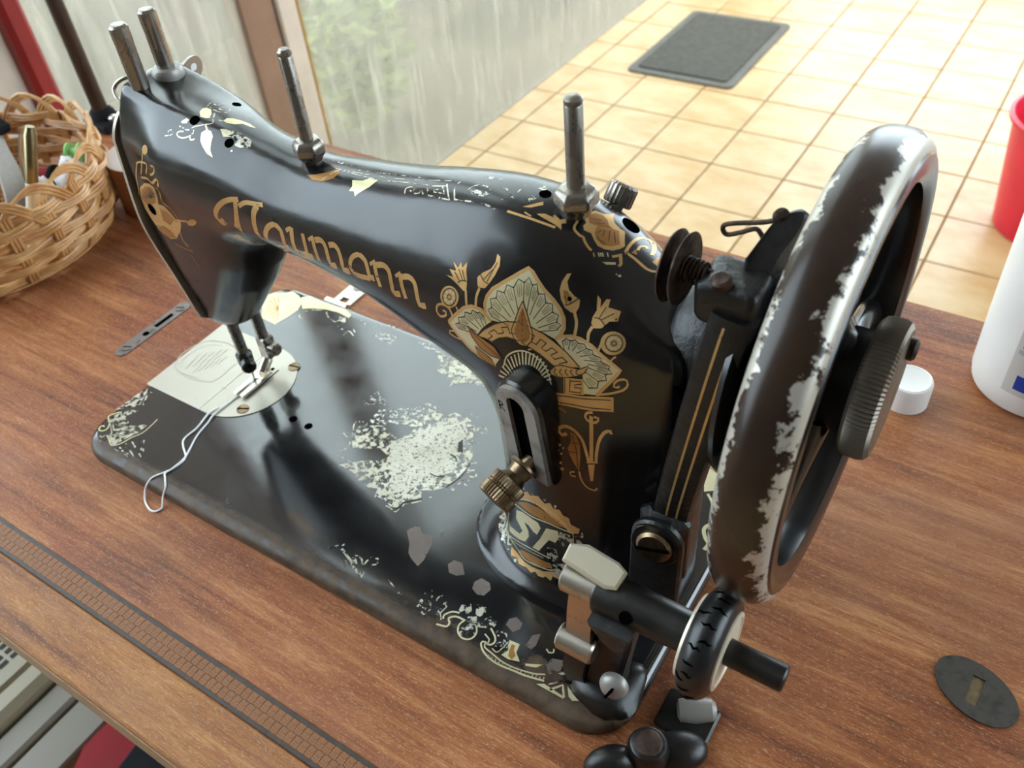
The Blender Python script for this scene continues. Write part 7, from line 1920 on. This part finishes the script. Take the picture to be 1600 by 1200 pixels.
 ('bed_rear_corner', 'T', 'gold', 0, 1.05, '6729 3488 6764 3465 6799 3441 6834 3419 6865 3401 6894 3387 6922 3375 6946 3368 6965 3368 6990 3397 6996 3418 6997 3438 6993 3457 6983 3477 6970 3494 6943 3508 6912 3500 6897 3480 6900 3450 6921 3442 6942 3452'),
 ('bed_rear_corner', 'T', 'gold_dark', 1, 0.69, '6814 3233 6852 3218 6891 3204 6927 3190 6961 3175 6989 3160 7013 3143 7036 3127 7060 3111'),
 ('bed_rear_corner', 'T', 'gold_line', 1, 0.56, '6911 2870 7082 2973'),
 ('bed_rear_corner', 'T', 'gold_pale', 0, 1.44, '6947 2882 6972 2858 6997 2836 7022 2810 7048 2775 7073 2726 7099 2667 7125 2606 7151 2547'),
 ('bed_rear_corner', 'T', 'gold_pale', 0, 0.0, '7026 2893 7103 2952 7160 2662'),
 ('bed_rear_corner', 'T', 'gold_pale', 0, 1.94, '7216 2491 7194 2501 7171 2513 7150 2522 7119 2510 7107 2489 7100 2464 7099 2441 7106 2417 7119 2393 7135 2369 7151 2348 7167 2332 7184 2319 7200 2306 7210 2291 7213 2271 7210 2249 7206 2227 7202 2204'),
 ('plate_engraving', 'P', 'print_grey', 0, 0.73, '106 1533 77 1588 43 1642 16 1699 3 1763 7 1841 24 1929 52 2014 91 2082 142 2128 206 2160 276 2180 343 2195 408 2203 475 2202 540 2195 600 2182 659 2164 717 2139 766 2109 801 2073 816 2028 816 1977 810 1922 807 1866 812 1806 819 1742 822 1682 816 1631 800 1594 777 1564 744 1540 699 1519 637 1498 561 1480 479 1467 400 1463 327 1471 254 1490 181 1512 106 1533'),
 ('plate_engraving', 'P', 'print_grey', 0, 0.53, '165 1563 146 1610 124 1657 107 1705 101 1760 106 1827 121 1902 144 1975 174 2034 215 2072 266 2096 321 2115 373 2137'),
 ('plate_engraving', 'P', 'print_grey', 0, 0.94, '279 1571 221 1876'),
 ('plate_engraving', 'P', 'print_grey', 0, 0.73, '429 1546 412 1728'),
 ('plate_engraving', 'P', 'print_grey', 0, 0.94, '333 1648 290 1941'),
 ('plate_engraving', 'P', 'print_grey', 0, 0.73, '473 1617 456 1800'),
 ('plate_engraving', 'P', 'print_grey', 0, 0.95, '386 1725 358 2006'),
 ('plate_engraving', 'P', 'print_grey', 0, 0.73, '516 1689 500 1873'),
 ('plate_engraving', 'P', 'print_grey', 0, 0.95, '439 1802 427 2071'),
 ('plate_engraving', 'P', 'print_grey', 0, 0.73, '560 1760 544 1945'),
 ('plate_engraving', 'P', 'print_grey', 0, 0.95, '493 1879 497 2136'),
 ('plate_engraving', 'P', 'print_grey', 0, 0.73, '604 1832 589 2018'),
 ('plate_engraving', 'P', 'print_grey', 0, 0.82, '314 1486 577 1522'),
 ('plate_engraving', 'P', 'print_grey', 0, 0.91, '976 1549 1054 1557'),
]
HOLES = [(108.9, 200.3, 2.48), (132.1, 194.9, 2.29), (112.5, 215.0, 2.11), (291.4, 209.1, 2.35), (321.2, 208.6, 3.88), (316.2, 175.2, 0.79), (56.9, 154.8, 3.34)]

E45 = Vector((0, .70710678, .70710678)); DIR = Vector((0, .70710678, -.70710678))
def on_surface(u, v, surf, lift):
    if surf == 'B':
        o = Vector((u, 0, 0)) + E45 * v - DIR * 250
        r = BVH.ray_cast(o, DIR)
        if r[0] is None:
            return None
        return r[0] + r[1] * lift
    return Vector((u, v, (BZ if surf == 'T' else BZ + .5) + lift))
def dense(pts, step=1.6):
    out = [Vector(pts[0])]
    for a_, b_ in zip(pts[:-1], pts[1:]):
        a_, b_ = Vector(a_), Vector(b_)
        n = max(1, int((b_ - a_).length / step))
        out += [a_.lerp(b_, (k + 1) / n) for k in range(n)]
    return out
groups = {}
for grp, surf, mat, layer, wid, data in DECALS:
    q = [int(t) / 20 for t in data.split()]
    groups.setdefault((grp, surf, mat), []).append((layer, wid, list(zip(q[::2], q[1::2]))))
NAMES = {'lettering': 'gilt_lettering', 'palmette': 'palmette_decal', 'pendant': 'pendant_decal', 'medallion': 'medallion_decal', 'shoulder': 'shoulder_decal',
         'arm_top': 'arm_top_decal', 'head_end': 'head_end_decal', 'head_top': 'head_top_decal'}
parents = {}
for (grp, surf, mat), items in groups.items():
    V_, F_ = [], []
    for layer, wid, pts in items:
        lift = 0.10 + 0.05 * layer
        if wid:
            P = dense(pts)
            L_, R_2 = [], []
            n = len(P)
            for i in range(n):
                t = P[min(i + 1, n - 1)] - P[max(i - 1, 0)]
                t = t.normalized() if t.length else Vector((1, 0))
                nn = Vector((-t.y, t.x)) * (wid / 2)
                L_.append(on_surface(*(P[i] + nn), surf, lift)); R_2.append(on_surface(*(P[i] - nn), surf, lift))
            for i in range(n - 1):
                quad = (L_[i], R_2[i], R_2[i + 1], L_[i + 1])
                if any(p is None for p in quad) or max((quad[0] - quad[2]).length, (quad[1] - quad[3]).length) > 6 + wid * 2:
                    continue
                b = len(V_); V_ += quad; F_.append((b, b + 1, b + 2, b + 3))
        else:
            bm = bmesh.new()
            vs_ = [bm.verts.new((x, y, 0)) for x, y in pts]
            for t in tessellate_polygon([[Vector((x, y, 0)) for x, y in pts]]):
                try:
                    bm.faces.new([vs_[i] for i in t])
                except ValueError:
                    pass
            if surf == 'B':
                for _ in range(4):
                    lg = [e_ for e_ in bm.edges if e_.calc_length() > 2.6]
                    if not lg:
                        break
                    bmesh.ops.subdivide_edges(bm, edges=lg, cuts=1)
                    bmesh.ops.triangulate(bm, faces=bm.faces)
            bm.verts.index_update()
            pos = [on_surface(v_.co.x, v_.co.y, surf, lift) for v_ in bm.verts]
            b = len(V_)
            V_ += [p if p is not None else Vector((0, 0, 0)) for p in pos]
            for f_ in bm.faces:
                ids = [v_.index for v_ in f_.verts]
                if all(pos[i] is not None for i in ids) and (surf != 'B' or max((pos[ids[0]] - pos[i]).length for i in ids) < 9):
                    F_.append([b + i for i in ids])
            bm.free()
    if not F_:
        continue
    host = body if surf == 'B' else (bed if surf == 'T' else sp_)
    me = bpy.data.meshes.new(grp)
    me.from_pydata([tuple((p - ORG[mach]) * S) for p in V_], [], F_)
    bm = bmesh.new(); bm.from_mesh(me)
    lone = [v_ for v_ in bm.verts if not v_.link_faces]
    bmesh.ops.delete(bm, geom=lone, context='VERTS')
    up_ = Vector((0, -.6, .8))
    for f_ in bm.faces:
        f_.normal_update()
        if f_.normal.dot(up_) < 0:
            f_.normal_flip()
    bm.to_mesh(me); bm.free()
    me.materials.append(MAT[mat]); me.shade_smooth()
    ob = bpy.data.objects.new('letter' if grp.startswith('letter') else NAMES.get(grp, grp + '_decal' if surf != 'P' else grp), me)
    if not grp.startswith('letter'):
        ob['kind'] = 'stuff'                  # worn print in many specks
    COL.objects.link(ob); ob.parent = host; ORG[ob] = ORG[mach]
for u, v, r in HOLES:  # shade of each hole put in as a black plug
    p = on_surface(u, v, 'B', 0)
    q = BVH.find_nearest(p)
    nrm = q[1]
    mb = MB(); mb.lathe(p - nrm * 1.5, nrm, [(r * .9, 0), (r, 1.66), (r * .97, 1.72)], 22); mb.build('oil_hole', 'recess_shade', mach)
